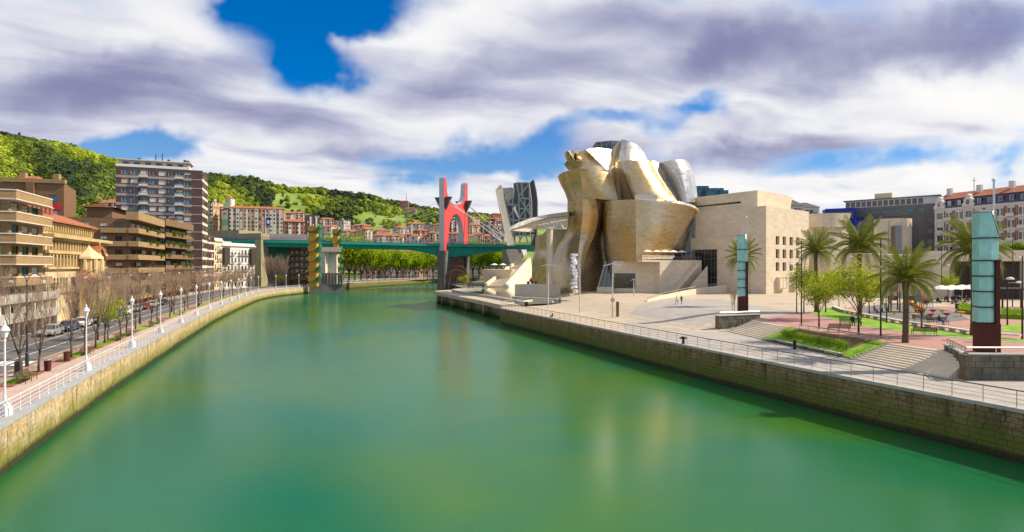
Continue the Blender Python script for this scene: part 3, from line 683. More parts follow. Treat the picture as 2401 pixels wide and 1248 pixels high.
# silver peak
lf('titanium_peak', [[(918, 72, 177), (930, 60, 175.5), (946, 51, 174)], [(905, 130, 174), (912, 130, 172.5), (925, 128, 171)], [(885, 200, 171), (898, 205, 170), (912, 212, 169)], [(872, 262, 169), (888, 262, 168), (906, 262, 167.5)]], back=(3, 9, 0))
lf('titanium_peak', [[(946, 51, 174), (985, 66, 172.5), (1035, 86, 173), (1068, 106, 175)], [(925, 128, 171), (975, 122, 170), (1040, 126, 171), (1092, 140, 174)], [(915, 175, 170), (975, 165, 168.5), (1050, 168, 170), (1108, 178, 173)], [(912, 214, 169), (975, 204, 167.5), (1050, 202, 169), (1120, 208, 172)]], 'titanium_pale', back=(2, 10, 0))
# broad brown bay, narrow wing on its side and the tall pale scroll behind
lf('titanium_bay', [[(905, 238, 164), (914, 213, 163), (970, 203, 160.5), (1045, 198, 160), (1110, 201, 162), (1152, 207, 165)], [(932, 300, 163), (955, 292, 161), (1010, 287, 159), (1080, 285, 158.5), (1140, 287, 160), (1188, 292, 163)],
   [(962, 370, 162), (985, 366, 160), (1045, 362, 158), (1120, 362, 157.5), (1190, 364, 159), (1240, 368, 162)], [(990, 430, 161), (1010, 428, 159), (1070, 428, 157), (1150, 430, 156.5), (1235, 434, 158), (1285, 438, 161)],
   [(1012, 492, 160), (1035, 492, 158.5), (1100, 492, 156.5), (1180, 494, 156), (1270, 496, 157.5), (1335, 498, 160)]], back=(3, 12, 0))
lf('titanium_wing', [[(872, 252, 169), (888, 243, 166), (906, 236, 164)], [(880, 320, 168), (905, 315, 165), (935, 305, 163)], [(892, 400, 167), (930, 398, 164), (975, 395, 162)], [(908, 484, 166), (955, 486, 163.5), (1014, 490, 161)]], back=(3, 9, 0))
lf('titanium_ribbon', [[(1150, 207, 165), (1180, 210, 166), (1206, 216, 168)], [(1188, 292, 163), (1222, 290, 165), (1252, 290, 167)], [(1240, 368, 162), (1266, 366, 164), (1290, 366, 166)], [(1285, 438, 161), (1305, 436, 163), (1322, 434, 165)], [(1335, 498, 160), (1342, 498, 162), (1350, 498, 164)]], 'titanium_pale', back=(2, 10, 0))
lf('titanium_scroll', [[(1206, 217, 168), (1250, 208, 165), (1305, 200, 164), (1355, 197, 165), (1388, 199, 168), (1412, 216, 174)], [(1240, 285, 167), (1280, 276, 164), (1335, 270, 163), (1390, 268, 164), (1425, 272, 167), (1444, 285, 174)],
   [(1290, 366, 166), (1325, 360, 163.5), (1370, 356, 162.5), (1415, 354, 164), (1446, 356, 167), (1463, 365, 174)], [(1322, 434, 165), (1352, 430, 163), (1390, 428, 162), (1430, 426, 164), (1458, 426, 167), (1474, 432, 174)], [(1350, 500, 164), (1372, 500, 162.5), (1405, 500, 162), (1440, 500, 164), (1464, 500, 167), (1480, 500, 174)]], 'titanium_pale', back=(0, 9, 0))
# the great prow
lf('titanium_prow', [[(797, 512, 168), (803, 500, 163), (830, 491, 158.5), (930, 484, 153.5), (1036, 480, 148)], [(799, 620, 168), (805, 618, 163), (833, 616, 158.5), (932, 613, 153.5), (1037, 610, 148)],
   [(803, 740, 168), (809, 740, 163), (838, 740, 158.5), (934, 740, 153.5), (1038, 740, 148)], [(812, 850, 168), (818, 850, 163), (845, 850, 158.5), (938, 850, 153.5), (1040, 850, 148)], [(822, 926, 168), (828, 927, 163), (855, 928, 158.5), (942, 928, 153.5), (1041, 926, 148)]], back=(2, 12, 0))
lf('titanium_prow', [[(1036, 480, 148), (1150, 488, 148.6), (1250, 498, 150.5), (1345, 511, 153.5), (1430, 531, 157), (1497, 558, 161)], [(1037, 610, 148), (1150, 611, 148.8), (1250, 612, 151), (1345, 613, 154.3), (1418, 614, 158.5), (1470, 616, 163)],
   [(1038, 740, 148), (1150, 735, 149), (1250, 730, 151.5), (1340, 725, 155.2), (1396, 722, 159.5), (1428, 720, 164)], [(1040, 850, 148), (1150, 838, 149.4), (1240, 826, 152), (1332, 810, 156), (1382, 800, 160.5), (1410, 795, 165)], [(1041, 926, 148), (1150, 911, 149.6), (1232, 895, 152.5), (1328, 872, 157), (1384, 858, 161.5), (1402, 852, 165)]], back=(2, 9, 0))
lf('titanium_lip', [[(1036, 472, 151), (1150, 476, 152), (1260, 484, 154), (1350, 494, 157), (1440, 518, 160), (1490, 552, 163)], [(1036, 481, 148.3), (1150, 489, 148.9), (1250, 499, 150.9), (1345, 512, 153.9), (1430, 532, 157.4), (1496, 559, 161.3)]], 'titanium_pale', back=(.5, 2, 0), nv=2)
b = MB(); p0 = q5(1030, 478, 153); b.obox(p0, (6.2, 0, 0), (1, 5, 0), (0, 0, 1.25)); b.build('rooftop_plant', 'concrete_light', mus)
# low titanium wing left of the tower, canopy and its column
lf('titanium_wing', [[(322, 745, 192), (345, 735, 187), (372, 728, 183), (400, 702, 180), (440, 690, 177), (505, 705, 175)], [(318, 830, 191), (345, 830, 186), (375, 830, 183), (405, 828, 180), (445, 826, 177), (505, 826, 175)],
   [(300, 920, 190), (330, 920, 186), (365, 920, 182), (400, 920, 179), (440, 920, 177), (490, 920, 175)], [(292, 1080, 189), (325, 1085, 185), (362, 1095, 182), (400, 1100, 179), (430, 1110, 177), (470, 1120, 175)]], back=(5, 10, 0))
lf('canopy', [[(132, 678, 150), (220, 638, 153), (320, 606, 156), (430, 584, 159), (556, 568, 163)], [(136, 700, 149), (225, 668, 152), (325, 632, 155), (435, 608, 158), (560, 600, 162)]], 'titanium_pale', back=(3, 17, 1.5), nv=2)
lf('canopy_soffit', [[(150, 702, 150), (225, 670, 153), (325, 634, 156), (435, 612, 159), (556, 602, 163)], [(270, 712, 155), (320, 694, 157), (390, 684, 158), (450, 680, 160), (550, 684, 163)]], 'limestone_plain', back=(0, 2, 1), nv=2)
b = MB()
for a, c in [((340, 668), (545, 626)), ((345, 690), (545, 690)), ((370, 655), (400, 690)), ((430, 640), (400, 690)), ((430, 640), (460, 688)), ((490, 632), (460, 688)), ((490, 632), (520, 688))]: b.tube([q5(*a, 155.5), q5(*c, 155.5)], .22, 5)
b.build('canopy_truss', 'concrete_light', mus)
pc = P(1288.5, 560, 157); b = MB(); b.tube_z([(pc.x, pc.y, 3.0, .92), (pc.x, pc.y, 22.6, .92)], 14); b.build('canopy_column', 'limestone', mus, smooth=False)
b = MB(); b.prism([(13, 173), (34, 168), (52, 168), (58, 190), (16, 200)], 2.5, 27); b.build('inner_block', 'limestone', mus)
# limestone base under the prow, door, slanted glazing
b = MB(); A = P(1436, 690, 154); B = P(1547, 690, 150.5); b.prism(rect(A[:2], B[:2], 14), 2.5, Z(612, 150)); b.build('limestone_base', 'limestone', mus)
f = Frame(A[:2], B[:2]); put_window(mus, f.p(.5, Z(676, 153), .06), f.ang, 1.9 * 3.0, 4.1, 'frame_dark', 'glass_brown', 'two')
g = MB(); g.add([q5(822, 926, 156), q5(885, 926, 156.5), q5(872, 1104, 153), q5(772, 1104, 153)] + [q5(822, 926, 157), q5(885, 926, 157.5), q5(872, 1104, 155), q5(772, 1104, 155)], [(0, 3, 2, 1), (4, 5, 6, 7), (0, 1, 5, 4), (1, 2, 6, 5), (2, 3, 7, 6), (3, 0, 4, 7)]); g.build('slanted_glazing', 'glass_dark', mus)
g = MB()
for t in (0, .33, .66, 1): g.tube([q5(lerp(822, 885, t), 926, 155.8), q5(lerp(772, 872, t), 1104, 152.8)], .09 if t else .28, 5)
g.build('glazing_mullion', 'grey_metal', mus)
g = MB(); A, B = q5(760, 1166, 153), q5(876, 1160, 152); g.prism(rect(A[:2], B[:2], 4), 2.8, Z(673, 152.5)); g.build('glazing_plinth', 'limestone', mus)
# terrace with its outside stair
A, B = P(1547, 680, 149), P(1645, 680, 156); zt = Z(610, 150)
g = MB(); g.prism(rect(A[:2], B[:2], 9), 3.0, zt); g.build('terrace_block', 'limestone', mus)
f = Frame(A[:2], B[:2]); g = MB(); n = 26
for k in range(n): f.box(g, f.L * .22 + k * .36, f.L * .22 + k * .36 + .36, 4.5 + k * (zt - 5.5) / n, 4.9 + k * (zt - 5.5) / n + .2, .05, 1.9)
g.build('terrace_stair', 'limestone_plain', mus)
g = MB(); g.add([f.p(f.L * .55, 3.2, 2.2), f.p(f.L * 1.0, 3.2, 2.2), f.p(f.L, zt - 1.6, 2.2), f.p(f.L * .55, 6.2, 2.2), f.p(f.L * .55, 3.2, 1.95), f.p(f.L * 1.0, 3.2, 1.95), f.p(f.L, zt - 1.6, 1.95), f.p(f.L * .55, 6.2, 1.95)], [(0, 1, 2, 3), (7, 6, 5, 4), (0, 4, 5, 1), (1, 5, 6, 2), (2, 6, 7, 3), (3, 7, 4, 0)]); g.build('stair_parapet', 'limestone', mus)
g = MB()
for z in (zt + .35, zt + .7, zt + 1.05): g.tube([f.p(-6, z, -.2), f.p(f.L, z, -.2)], .05, 5)
for k in range(12): g.tube([f.p(-6 + k * 1.75, zt, -.2), f.p(-6 + k * 1.75, zt + 1.1, -.2)], .05, 5)
g.build('terrace_railing', 'rail_metal', mus)
g = MB(); f.box(g, -6, 0, zt - .5, zt, -3, 0); g.build('terrace_slab', 'limestone_plain', mus)
for k in range(5):
    c = f.p(-3 + k * 3.1, zt, -1.6); r = thing('parasol', c, f'cream parasol on the museum terrace, {["first", "second", "third", "fourth", "fifth"][k]} from the left', 'parasol', 'parasols on the museum terrace'); g = MB(); g.tube([c, c + V((0, 0, 2.6))], .05, 5); g.build('pole', 'steel_bright', r); g = MB(); g.lathe([(1.5, 2.2), (.7, 2.55), (.05, 2.75)], 8, c); g.build('canopy', 'canvas', r)
# dark glazing between prow and block
g = MB(); A, B = P(1600, 660, 163), P(1658, 660, 160); g.prism(rect(A[:2], B[:2], 5), 9.0, Z(508, 160)); g.build('atrium_glazing', 'glass_dark', mus)
f = Frame(A[:2], B[:2]); g = MB()
for k in range(7): f.box(g, k * 1.15, k * 1.15 + .14, 9, Z(508, 160), 0, .15)
g.build('glazing_mullion', 'grey_metal', mus)
# limestone blocks
dl, dr = V((-.586, .810)), V((.774, .633))
K = V((66, 144)); Lf, Rt = K + dl * 24, K + dr * 25.5
ops = []
for t in (5.3, 9.25, 13.35, 17.4):
    for z0, z1 in ((17.8, 20.1), (14.2, 16.6), (10.8, 13.1)): ops.append((t, t + 2.1, z0, z1, dict(kind='one', pane='glass_brown', frame='bronze')))
shell(mus, [tuple(Lf), tuple(K), tuple(Rt), tuple(Rt + dl * 24)], 2.8, 27.8, 'limestone', {1: ops}, depth=.9, roof='limestone_plain', name='limestone_block')
f = Frame(K, Rt)
for t, w in ((5.5, 4.2), (14.0, 3.4)):
    g = MB(); f.box(g, t, t + w, 5.9, 9.2, 0, .9); g.build('bay_window_box', 'limestone_plain', mus); put_window(mus, f.p(t + .15, 6.1, .93), f.ang, w - .3, 2.9, 'frame_dark', 'glass_dark', 'two')
K2 = V((67.3, 152)); shell(mus, [tuple(K2 + dl * 30), tuple(K2), tuple(K2 + dr * 15.5), tuple(K2 + dr * 15.5 + dl * 30)], 27, 32.9, 'limestone', {0: [(8, 25, 29.8, 30.3, dict(void=True))]}, depth=.4, roof='limestone_plain', name='limestone_block')
g = MB(); a = K2 + dr * 15.5; b2 = a + dr * 5.6; g.add([(a.x, a.y, 27), (b2.x - 1.6, b2.y - 1.3, 27), (b2.x, b2.y, 32.6), (a.x, a.y, 32.9)] + [(a.x - 3, a.y + 5, 27), (b2.x - 4.6, b2.y + 4, 27), (b2.x - 3, b2.y + 5, 32.6), (a.x - 3, a.y + 5, 32.9)], [(0, 1, 2, 3), (7, 6, 5, 4), (0, 4, 5, 1), (1, 5, 6, 2), (2, 6, 7, 3), (3, 7, 4, 0)]); g.build('flared_rooflight', 'limestone', mus)
# proud lower block with the glazed entrance
nl = V((-.81, -.586)); E0, E1 = Lf + nl * .6 + dl * 1.5, K + nl * .6 + dl * 4.5
eops = [(3.0, 11.5, 6.2, 16.8, dict(void=True))]
shell(mus, [tuple(E0), tuple(E1), tuple(E1 - nl * .5), tuple(E0 - nl * 3)], 2.8, 20.2, 'limestone', {0: eops}, depth=.45, roof='limestone_plain', name='entrance_block')
f = Frame(E0, E1)
for i in range(4):
    for j in range(4): put_window(mus, f.p(3.0 + i * 2.125, 6.2 + j * 2.65, -.35), f.ang, 2.1, 2.62, 'grey_metal', 'glass_dark', 'two')
# right-hand flared limestone volumes
def vol(name, rows, mt='limestone', back=(2, 12, 0)): return loft(name, [[q6(*p) for p in r] for r in rows], mt, mus, back, nu=4, nv=3)
vol('flared_volume', [[(1022, 352, 166), (1120, 349, 164), (1250, 347, 164), (1372, 347, 166)], [(1026, 400, 166), (1120, 398, 164), (1245, 397, 164), (1358, 398, 166)], [(1030, 462, 166), (1120, 461, 164), (1235, 460, 164), (1338, 460, 166)]])
vol('flared_volume', [[(1026, 458, 167), (1120, 456, 165.5), (1240, 455, 165), (1338, 456, 167)], [(1030, 640, 167), (1110, 640, 165.5), (1220, 640, 165), (1325, 640, 167)], [(1034, 800, 167), (1100, 800, 165.5), (1190, 800, 165), (1300, 800, 167)], [(1034, 1000, 167), (1090, 1000, 165.5), (1170, 1000, 165), (1250, 1000, 167)]])
vol('flared_volume', [[(1335, 470, 168), (1342, 470, 169), (1350, 470, 170)], [(1322, 640, 168), (1340, 640, 169), (1358, 640, 170)], [(1296, 800, 168), (1320, 800, 169), (1345, 800, 170)], [(1250, 1000, 168), (1270, 1000, 169), (1290, 1000, 170)]], 'limestone_plain')
# long pale terrace wall stepping right, and the round limestone stair drum
A, B = P(1985, 640, 150), P(2165, 640, 128); g = MB(); f = Frame(A[:2], B[:2])
g.add([f.p(0, 3), f.p(f.L, 3), f.p(f.L, Z(600, 128)), f.p(0, Z(594, 150))] + [f.p(0, 3, -6), f.p(f.L, 3, -6), f.p(f.L, Z(600, 128), -6), f.p(0, Z(594, 150), -6)], [(0, 1, 2, 3), (7, 6, 5, 4), (0, 4, 5, 1), (1, 5, 6, 2), (2, 6, 7, 3), (3, 7, 4, 0)]); g.build('terrace_wall', 'limestone', mus)
g = MB()
for k in range(9): f.box(g, 2 + k * 0, f.L - 6, 3.2 + k * .33, 3.55 + k * .33, 0, 5.0 - k * .5)
g.build('terrace_steps', 'limestone_plain', mus)
c0 = P(2092, 560, 172); r0 = 5.0; g = MB(); g.tube_z([(c0.x, c0.y, 3, r0), (c0.x, c0.y, Z(515, 172), r0)], 28); g.build('stair_drum', 'limestone', mus, smooth=False)
A, B = P(2056, 600, 168), P(2082, 600, 168); g = MB(); g.prism(rect(A[:2], B[:2], 1.5), 3, Z(518, 168)); g.build('stair_drum_wing', 'limestone_plain', mus)
A, B = P(2100, 600, 166), P(2114, 600, 166); g = MB(); g.prism(rect(A[:2], B[:2], 2), 3, Z(529, 166)); g.build('drum_slot', 'grey_metal', mus)
# rooflit sail tower of stone slabs and steel frame by the bridge
sail = thing('stone_sail_tower', (-5, 268, 3), 'tall split tower of stone slabs and exposed grey steel frame beside the bridge', 'tower')
def q4(zx, zy, Y): return P(850 + zx / 3.671, 380 + zy / 3.671, Y)
def slab(name, pts, mt, parent, back):
    g = MB(); n = len(pts); c = [q4(*p) for p in pts]; k = [p + V(back) for p in c]
    g.add(c + k, [tuple(range(n))[::-1], tuple(range(n, 2 * n))] + [(i, (i + 1) % n, n + (i + 1) % n, n + i) for i in range(n)]); return g.build(name, mt, parent)
slab('stone_slab', [(1143, 245, 264), (1186, 197, 266), (1196, 225, 268), (1240, 420, 268), (1300, 705, 268), (1295, 720, 268), (1245, 720, 262), (1190, 440, 262)], 'sail_stone', sail, (.8, 3, 0))
slab('stone_back', [(1196, 228, 272), (1290, 224, 276), (1300, 705, 276), (1270, 705, 272)], 'concrete_dark', sail, (1, 1.5, 0))
slab('stone_back', [(1300, 182, 278), (1330, 178, 278), (1430, 178, 278), (1440, 640, 278), (1300, 640, 278)], 'concrete_dark', sail, (1, 1.5, 0))
slab('stone_slab', [(1432, 180, 274), (1472, 150, 272), (1492, 240, 272), (1503, 330, 272), (1503, 480, 272), (1495, 720, 272), (1450, 720, 274), (1452, 480, 274)], 'roof_dark', sail, (.6, 4, 0))
st = MB()
def rod(a, c, Y, r): st.tube([q4(*a, Y), q4(*c, Y)], r, 5)
for a, c in [((1200, 230), (1290, 224)), ((1210, 230), (1285, 640)), ((1290, 224), (1300, 640)), ((1245, 370), (1335, 370)), ((1280, 505), (1350, 505)), ((1215, 300), (1282, 230)), ((1225, 320), (1285, 370)), ((1245, 370), (1290, 260)), ((1262, 470), (1330, 380)), ((1270, 490), (1340, 505)), ((1290, 600), (1350, 505))]: rod(a, c, 270, .34)
for a, c in [((1325, 178), (1345, 270)), ((1345, 270), (1352, 690)), ((1430, 178), (1452, 330)), ((1452, 330), (1456, 480)), ((1325, 178), (1430, 178)), ((1350, 310), (1452, 318)), ((1350, 490), (1460, 490)), ((1350, 290), (1445, 178)), ((1350, 480), (1450, 335)), ((1350, 310), (1452, 470)), ((1395, 310), (1400, 490)), ((1300, 600), (1480, 600)), ((1310, 635), (1480, 632)), ((1352, 690), (1390, 600)), ((1400, 600), (1420, 700)), ((1470, 632), (1440, 710)), ((1370, 180), (1375, 310)), ((1350, 400), (1452, 410))]: rod(a, c, 270, .36)
st.build('steel_frame', 'steel_frame' if 'steel_frame' in M else 'grey_metal', sail)
slab('tower_base', [(1200, 750, 268), (1235, 750, 266), (1370, 750, 270), (1370, 885, 270), (1280, 915, 266), (1210, 885, 268)], 'concrete_dark', sail, (1, 6, 0))
slab('glass_strip', [(1293, 400, 269), (1310, 380, 269), (1340, 470, 269), (1345, 490, 269)], 'lamp_glass', sail, (.3, .5, 0))
for px, w in ((1395, 46),):
    slab('bridge_stair', [(1370, 755, 264), (1412, 755, 264), (1415, 800, 260), (1385, 805, 260)], 'concrete_light', sail, (0, 2, 0))
# ------------------------------------------------------------------ the bridge with the red portal
br = thing('road_bridge', (-35, 284, 0), 'green steel road bridge with tall red portal pylon and white stay cables', 'bridge')
near = [(-150, 247), (-115, 251), (-92, 257.5), (-62, 271), (-35, 283), (-12, 283.5), (14, 281)]
def deck_z(x): return interp(x, [-150, -115, -92, -35, 14], [24.6, 24.2, 24.0, 23.6, 22.9])
def deck_bot(x): return deck_z(x) - 3.3 - 3.6 * math.exp(-((x + 33) / 13.0) ** 2)
nd = smooth_line(near, 8); W_ = V((5, 17))
top = MB(); g1 = MB(); g2 = MB(); rail = MB(); walk = MB()
for (x0, y0), (x1, y1) in zip(nd[:-1], nd[1:]):
    a, c = V((x0, y0, 0)), V((x1, y1, 0)); w = V((W_.x, W_.y, 0)); z0, z1, b0, b1 = deck_z(x0), deck_z(x1), deck_bot(x0), deck_bot(x1)
    h = lambda p, z: p + V((0, 0, z))
    i_ = V((.3, .9, 0))
    # deck slab
    top.add([h(a, z0 - .7), h(c, z1 - .7), h(c + w, z1 - .7), h(a + w, z0 - .7), h(a, z0), h(c, z1), h(c + w, z1), h(a + w, z0)], [(0, 3, 2, 1), (4, 5, 6, 7), (0, 1, 5, 4), (2, 3, 7, 6)])
    # girder web set in under the slab edge
    g1.add([h(a + i_ * 2.2, b0), h(c + i_ * 2.2, b1), h(c + i_ * 1.2, z1 - .7), h(a + i_ * 1.2, z0 - .7), h(a + w - i_ * 2, b0), h(c + w - i_ * 2, b1), h(c + w - i_, z1 - .7), h(a + w - i_, z0 - .7)], [(0, 1, 2, 3), (4, 7, 6, 5), (0, 4, 5, 1)])
    g2.add([h(a + i_ * -.25, z0 - 1.5), h(c + i_ * -.25, z1 - 1.5), h(c + i_ * -.25, z1 - .35), h(a + i_ * -.25, z0 - .35), h(a + i_ * 1.5, z0 - 1.7), h(c + i_ * 1.5, z1 - 1.7)], [(0, 1, 2, 3), (4, 5, 1, 0)])
    rail.tube([h(a + i_ * .3, z0 + 1.1), h(c + i_ * .3, z1 + 1.1)], .09, 4, False); rail.tube([h(a + i_ * .3, z0 + .6), h(c + i_ * .3, z1 + .6)], .06, 4, False); rail.tube([h(a + w - i_ * .3, z0 + 1.1), h(c + w - i_ * .3, z1 + 1.1)], .09, 4, False)
    for t in (0, .5): p = a.lerp(c, t) + i_ * .3; zz = lerp(z0, z1, t); rail.tube([h(p, zz), h(p, zz + 1.1)], .06, 4, False)
top.build('deck', 'asphalt', br); g1.build('girder', 'bridge_green', br); g2.build('fascia', 'bridge_green', br); rail.build('railing', 'deck_blue', br)
# portal: profile in the plane across the deck (s from the near leg to the far leg, z up)
Pn, Pf = V((-35.8, 282.0, 0)), V((-25.4, 302.0, 0)); dS = (Pf - Pn); LS = dS.length; dS /= LS; dA = V((dS.y, -dS.x, 0)); TH = 1.5
zb = 19.9
def prof():
    out = [(0, zb), (0, 57.0), (1.6, 57.0)]
    for k in range(9):                                             # inner edge of the near horn down to the saddle, up to the far horn
        t = k / 8; a = math.pi * t; out.append((lerp(2.2, LS - 2.2, (1 - math.cos(a)) / 2), 57.0 - (57.0 - 44.3) * math.sin(a) ** .55 if 0 < k < 8 else 56.0))
    out += [(LS - 1.6, 57.0), (LS, 57.0), (LS, zb)]
    arch = []
    for k in range(13):
        a = math.pi * k / 12; arch.append((LS / 2 + (LS / 2 - 4.0) * math.cos(a), 26.5 + 13.0 * math.sin(a)))
    return out, arch
o_, a_ = prof()
leg_in0, leg_in1 = 3.2, LS - 3.2
outline = o_ + [(leg_in1, zb)] + a_ + [(leg_in0, zb)]
def pp(s, z, k): return Pn + dS * s + dA * k + V((0, 0, z))
g = MB(); n = len(outline)
import mathutils.geometry as mg
tri = mg.tessellate_polygon([[V((s, z, 0)) for s, z in outline]])
fr = [pp(s, z, TH) for s, z in outline]; bk = [pp(s, z, -TH) for s, z in outline]
g.add(fr, [t for t in tri]); g.add(bk, [t[::-1] for t in tri]); g.build('portal_face', 'pylon_red', br)
g = MB(); g.add(fr + bk, [(i, (i + 1) % n, n + (i + 1) % n, n + i) for i in range(n)]); g.build('portal_edge', 'pylon_grey', br)
# saddle brackets and stays
def bracket(s, side):
    g = MB(); k0 = TH * side; p = [pp(s - .9, 47.3, k0), pp(s + .9, 47.3, k0), pp(s + .9, 47.3, k0 + 3.4 * side), pp(s - .9, 47.3, k0 + 3.4 * side), pp(s - .35, 40.5, k0), pp(s + .35, 40.5, k0)]
    g.add(p, [(0, 1, 2, 3), (3, 2, 5, 4), (0, 3, 4), (1, 5, 2), (0, 4, 5, 1)]); g.build('cable_bracket', 'roof_dark', br)
for s in (1.6, LS - 1.6): bracket(s, 1); bracket(s, -1)
for s, dy in ((1.2, 1.5), (LS - 1.2, 15.5)):
    for k, (xe, xw) in enumerate(((-4.0, -72), (2.5, -98), )):
        for zoff in (0,):
            c = MB(); e = V((xe, interp(xe, [p[0] for p in near], [p[1] for p in near]) + dy, deck_z(xe) + .3)); c.tube([pp(s, 45.5 - k * 1.6, TH + 1.8), e], .2, 6); c.build('stay_cable', 'cable', br)
            c = MB(); e = V((xw, interp(xw, [p[0] for p in near], [p[1] for p in near]) + dy, deck_z(xw) + .3)); c.tube([pp(s, 45.5 - k * 1.6, -TH - 1.8), e], .07, 6); c.build('stay_cable', 'cable', br)
# concrete pier under the portal, red recess
g = MB(); g.prism([tuple(pp(s, 0, k)[:2]) for s, k in ((-.6, -2.2), (-.6, 2.2), (2.8, 2.2), (2.8, -2.2))], 0, zb); g.build('pier_leg', 'concrete_dark', br)
g = MB(); g.prism([tuple(pp(s, 0, k)[:2]) for s, k in ((LS - 2.8, -2.2), (LS - 2.8, 2.2), (LS + .6, 2.2), (LS + .6, -2.2))], 0, zb); g.build('pier_leg', 'concrete_dark', br)
g = MB(); g.prism([tuple(pp(s, 0, k)[:2]) for s, k in ((2.8, -1.3), (2.8, 1.3), (LS - 2.8, 1.3), (LS - 2.8, -1.3))], 0, zb - .6); g.build('pier_wall', 'concrete_dark', br)
g = MB(); g.prism([tuple(pp(s, 0, k)[:2]) for s, k in ((LS * .32, 1.3), (LS * .32, 1.5), (LS * .82, 1.5), (LS * .82, 1.3))], 5, 14.6); g.build('red_panel', 'brick_red', br)
# west approach pier: white columns on a block in the river edge
def q3(zx, zy, Y): return P(450 + zx / 3.671, 380 + zy / 3.671, Y)
for zx0, zx1, Y in ((1092, 1148, 254), (1175, 1245, 258)):
    a, c = q3(zx0, 990, Y), q3(zx1, 990, Y); g = MB(); g.prism(rect(a[:2], c[:2], 3), 3, 20.4); g.build('approach_column', 'concrete_light', br)
a, c = q3(1115, 730, 253), q3(1285, 730, 256); g = MB(); g.prism(rect(a[:2], c[:2], 6), 18.6, 20.8); g.build('column_crosshead', 'concrete', br)
a, c = q3(1003, 1090, 246), q3(1318, 1090, 252); g = MB(); g.prism(rect(a[:2], c[:2], 10), -1, Z(668, 247)); g.build('pier_platform', 'concrete_dark', br)
a, c = q3(1130, 1040, 249), q3(1290, 1040, 251)
for k in range(7): g = MB(); p = a.lerp(c, k / 6); g.cbox((p.x, p.y, 3.4), .9, .9, 4.8, .02); g.build('platform_post', 'concrete_dark', br)
g = MB(); g.prism(rect((a.x - 1, a.y + 1), (c.x + 1, c.y + 1), 3), 8.0, 8.9); g.build('platform_beam', 'concrete_dark', br)
# viaduct abutment on the left bank
g = MB(); pts = [P(488, 560, 262), P(560, 560, 256), P(612, 560, 252)]
for a, c in zip(pts[:-1], pts[1:]): g.prism(rect(a[:2], c[:2], 14), [22.5] * 4, [Z(541, 262) if a is pts[0] else Z(548, 256)] * 4)
g.build('viaduct_parapet', 'olive_concrete', br)
a, c = P(525, 640, 256), P(600, 640, 252.5); g = MB(); g.prism(rect(a[:2], c[:2], 10), 2, 22.5); g.build('abutment_wall', 'plaster_cream', br)
a, c = P(597, 640, 250), P(612, 640, 249.6); g = MB(); g.prism(rect(a[:2], c[:2], 8), 2, 24); g.build('abutment_pier', 'olive_concrete', br)
a, c = P(612, 560, 256), P(738, 560, 262); g = MB(); g.prism(rect(a[:2], c[:2], .5), 24.1, Z(549, 258)); g.build('noise_barrier', 'concrete', br)

# yellow stair towers of the bridge
def stair_tower(px, w_px, Y, ytop, label):
    p = P(px, 670, Y); w = w_px * Y / F; z0, z1 = 3.2, Z(ytop, Y)
    root = thing('stair_tower', (p.x, Y, z0), label, 'stair tower', 'yellow stair towers at the bridge')
    g = MB(); g.cbox((p.x, Y, z0), w, 3.0, z1 - z0 - 2.2, .05); g.build('shaft', 'stair_yellow', root)
    g = MB(); g.cbox((p.x, Y, z1 - 2.4), w + .5, 3.6, 2.4, .05); g.build('head', 'stair_yellow', root)
    g = MB(); g.cbox((p.x, Y, z1 - 2.8), w + 1.2, 4.2, .35, .05); g.build('head_plate', 'stair_green', root)
    n = 6; step = 4.35
    for k in range(n):
        zz = z0 + 1.4 + k * step
        g = MB(); x0 = p.x - w / 2
        g.add([(x0 - .05, Y - 2.6, zz + .9), (x0 + w * .66, Y - 2.6, zz + .9), (x0 + w + .3, Y - 2.6, zz + 2.3), (x0 + w + .3, Y - 2.6, zz + 3.8), (x0 + w * .66, Y - 2.6, zz + 3.2), (x0 - .05, Y - 2.6, zz + 3.2)] +
              [(x0 - .05, Y - 1.45, zz + .9), (x0 + w * .66, Y - 1.45, zz + .9), (x0 + w + .3, Y - 1.45, zz + 2.3), (x0 + w + .3, Y - 1.45, zz + 3.8), (x0 + w * .66, Y - 1.45, zz + 3.2), (x0 - .05, Y - 1.45, zz + 3.2)],
              [(0, 1, 2, 3, 4, 5), (11, 10, 9, 8, 7, 6)] + [(i, i + 6, (i + 1) % 6 + 6, (i + 1) % 6) for i in range(6)]); g.build('landing', 'stair_yellow', root)
        g = MB(); g.add([(x0 + w + .2, Y - 2.0, zz + .2), (x0 + w + 1.5, Y - 2.0, zz + 2.5), (x0 + w + 1.5, Y - 2.0, zz + 4.0), (x0 + w + .2, Y - 2.0, zz + 1.7), (x0 + w + .2, Y + 1.2, zz + .2), (x0 + w + 1.5, Y + 1.2, zz + 2.5), (x0 + w + 1.5, Y + 1.2, zz + 4.0), (x0 + w + .2, Y + 1.2, zz + 1.7)], [(0, 1, 2, 3), (7, 6, 5, 4), (0, 4, 5, 1), (1, 5, 6, 2), (2, 6, 7, 3), (3, 7, 4, 0)]); g.build('stair_flight', 'stair_green', root)
stair_tower(736, 18, 244, 531, 'nearer yellow stair tower with green flights at the bridge')
stair_tower(789, 12, 262, 537, 'farther yellow stair tower with green flights, right of the white pier columns')

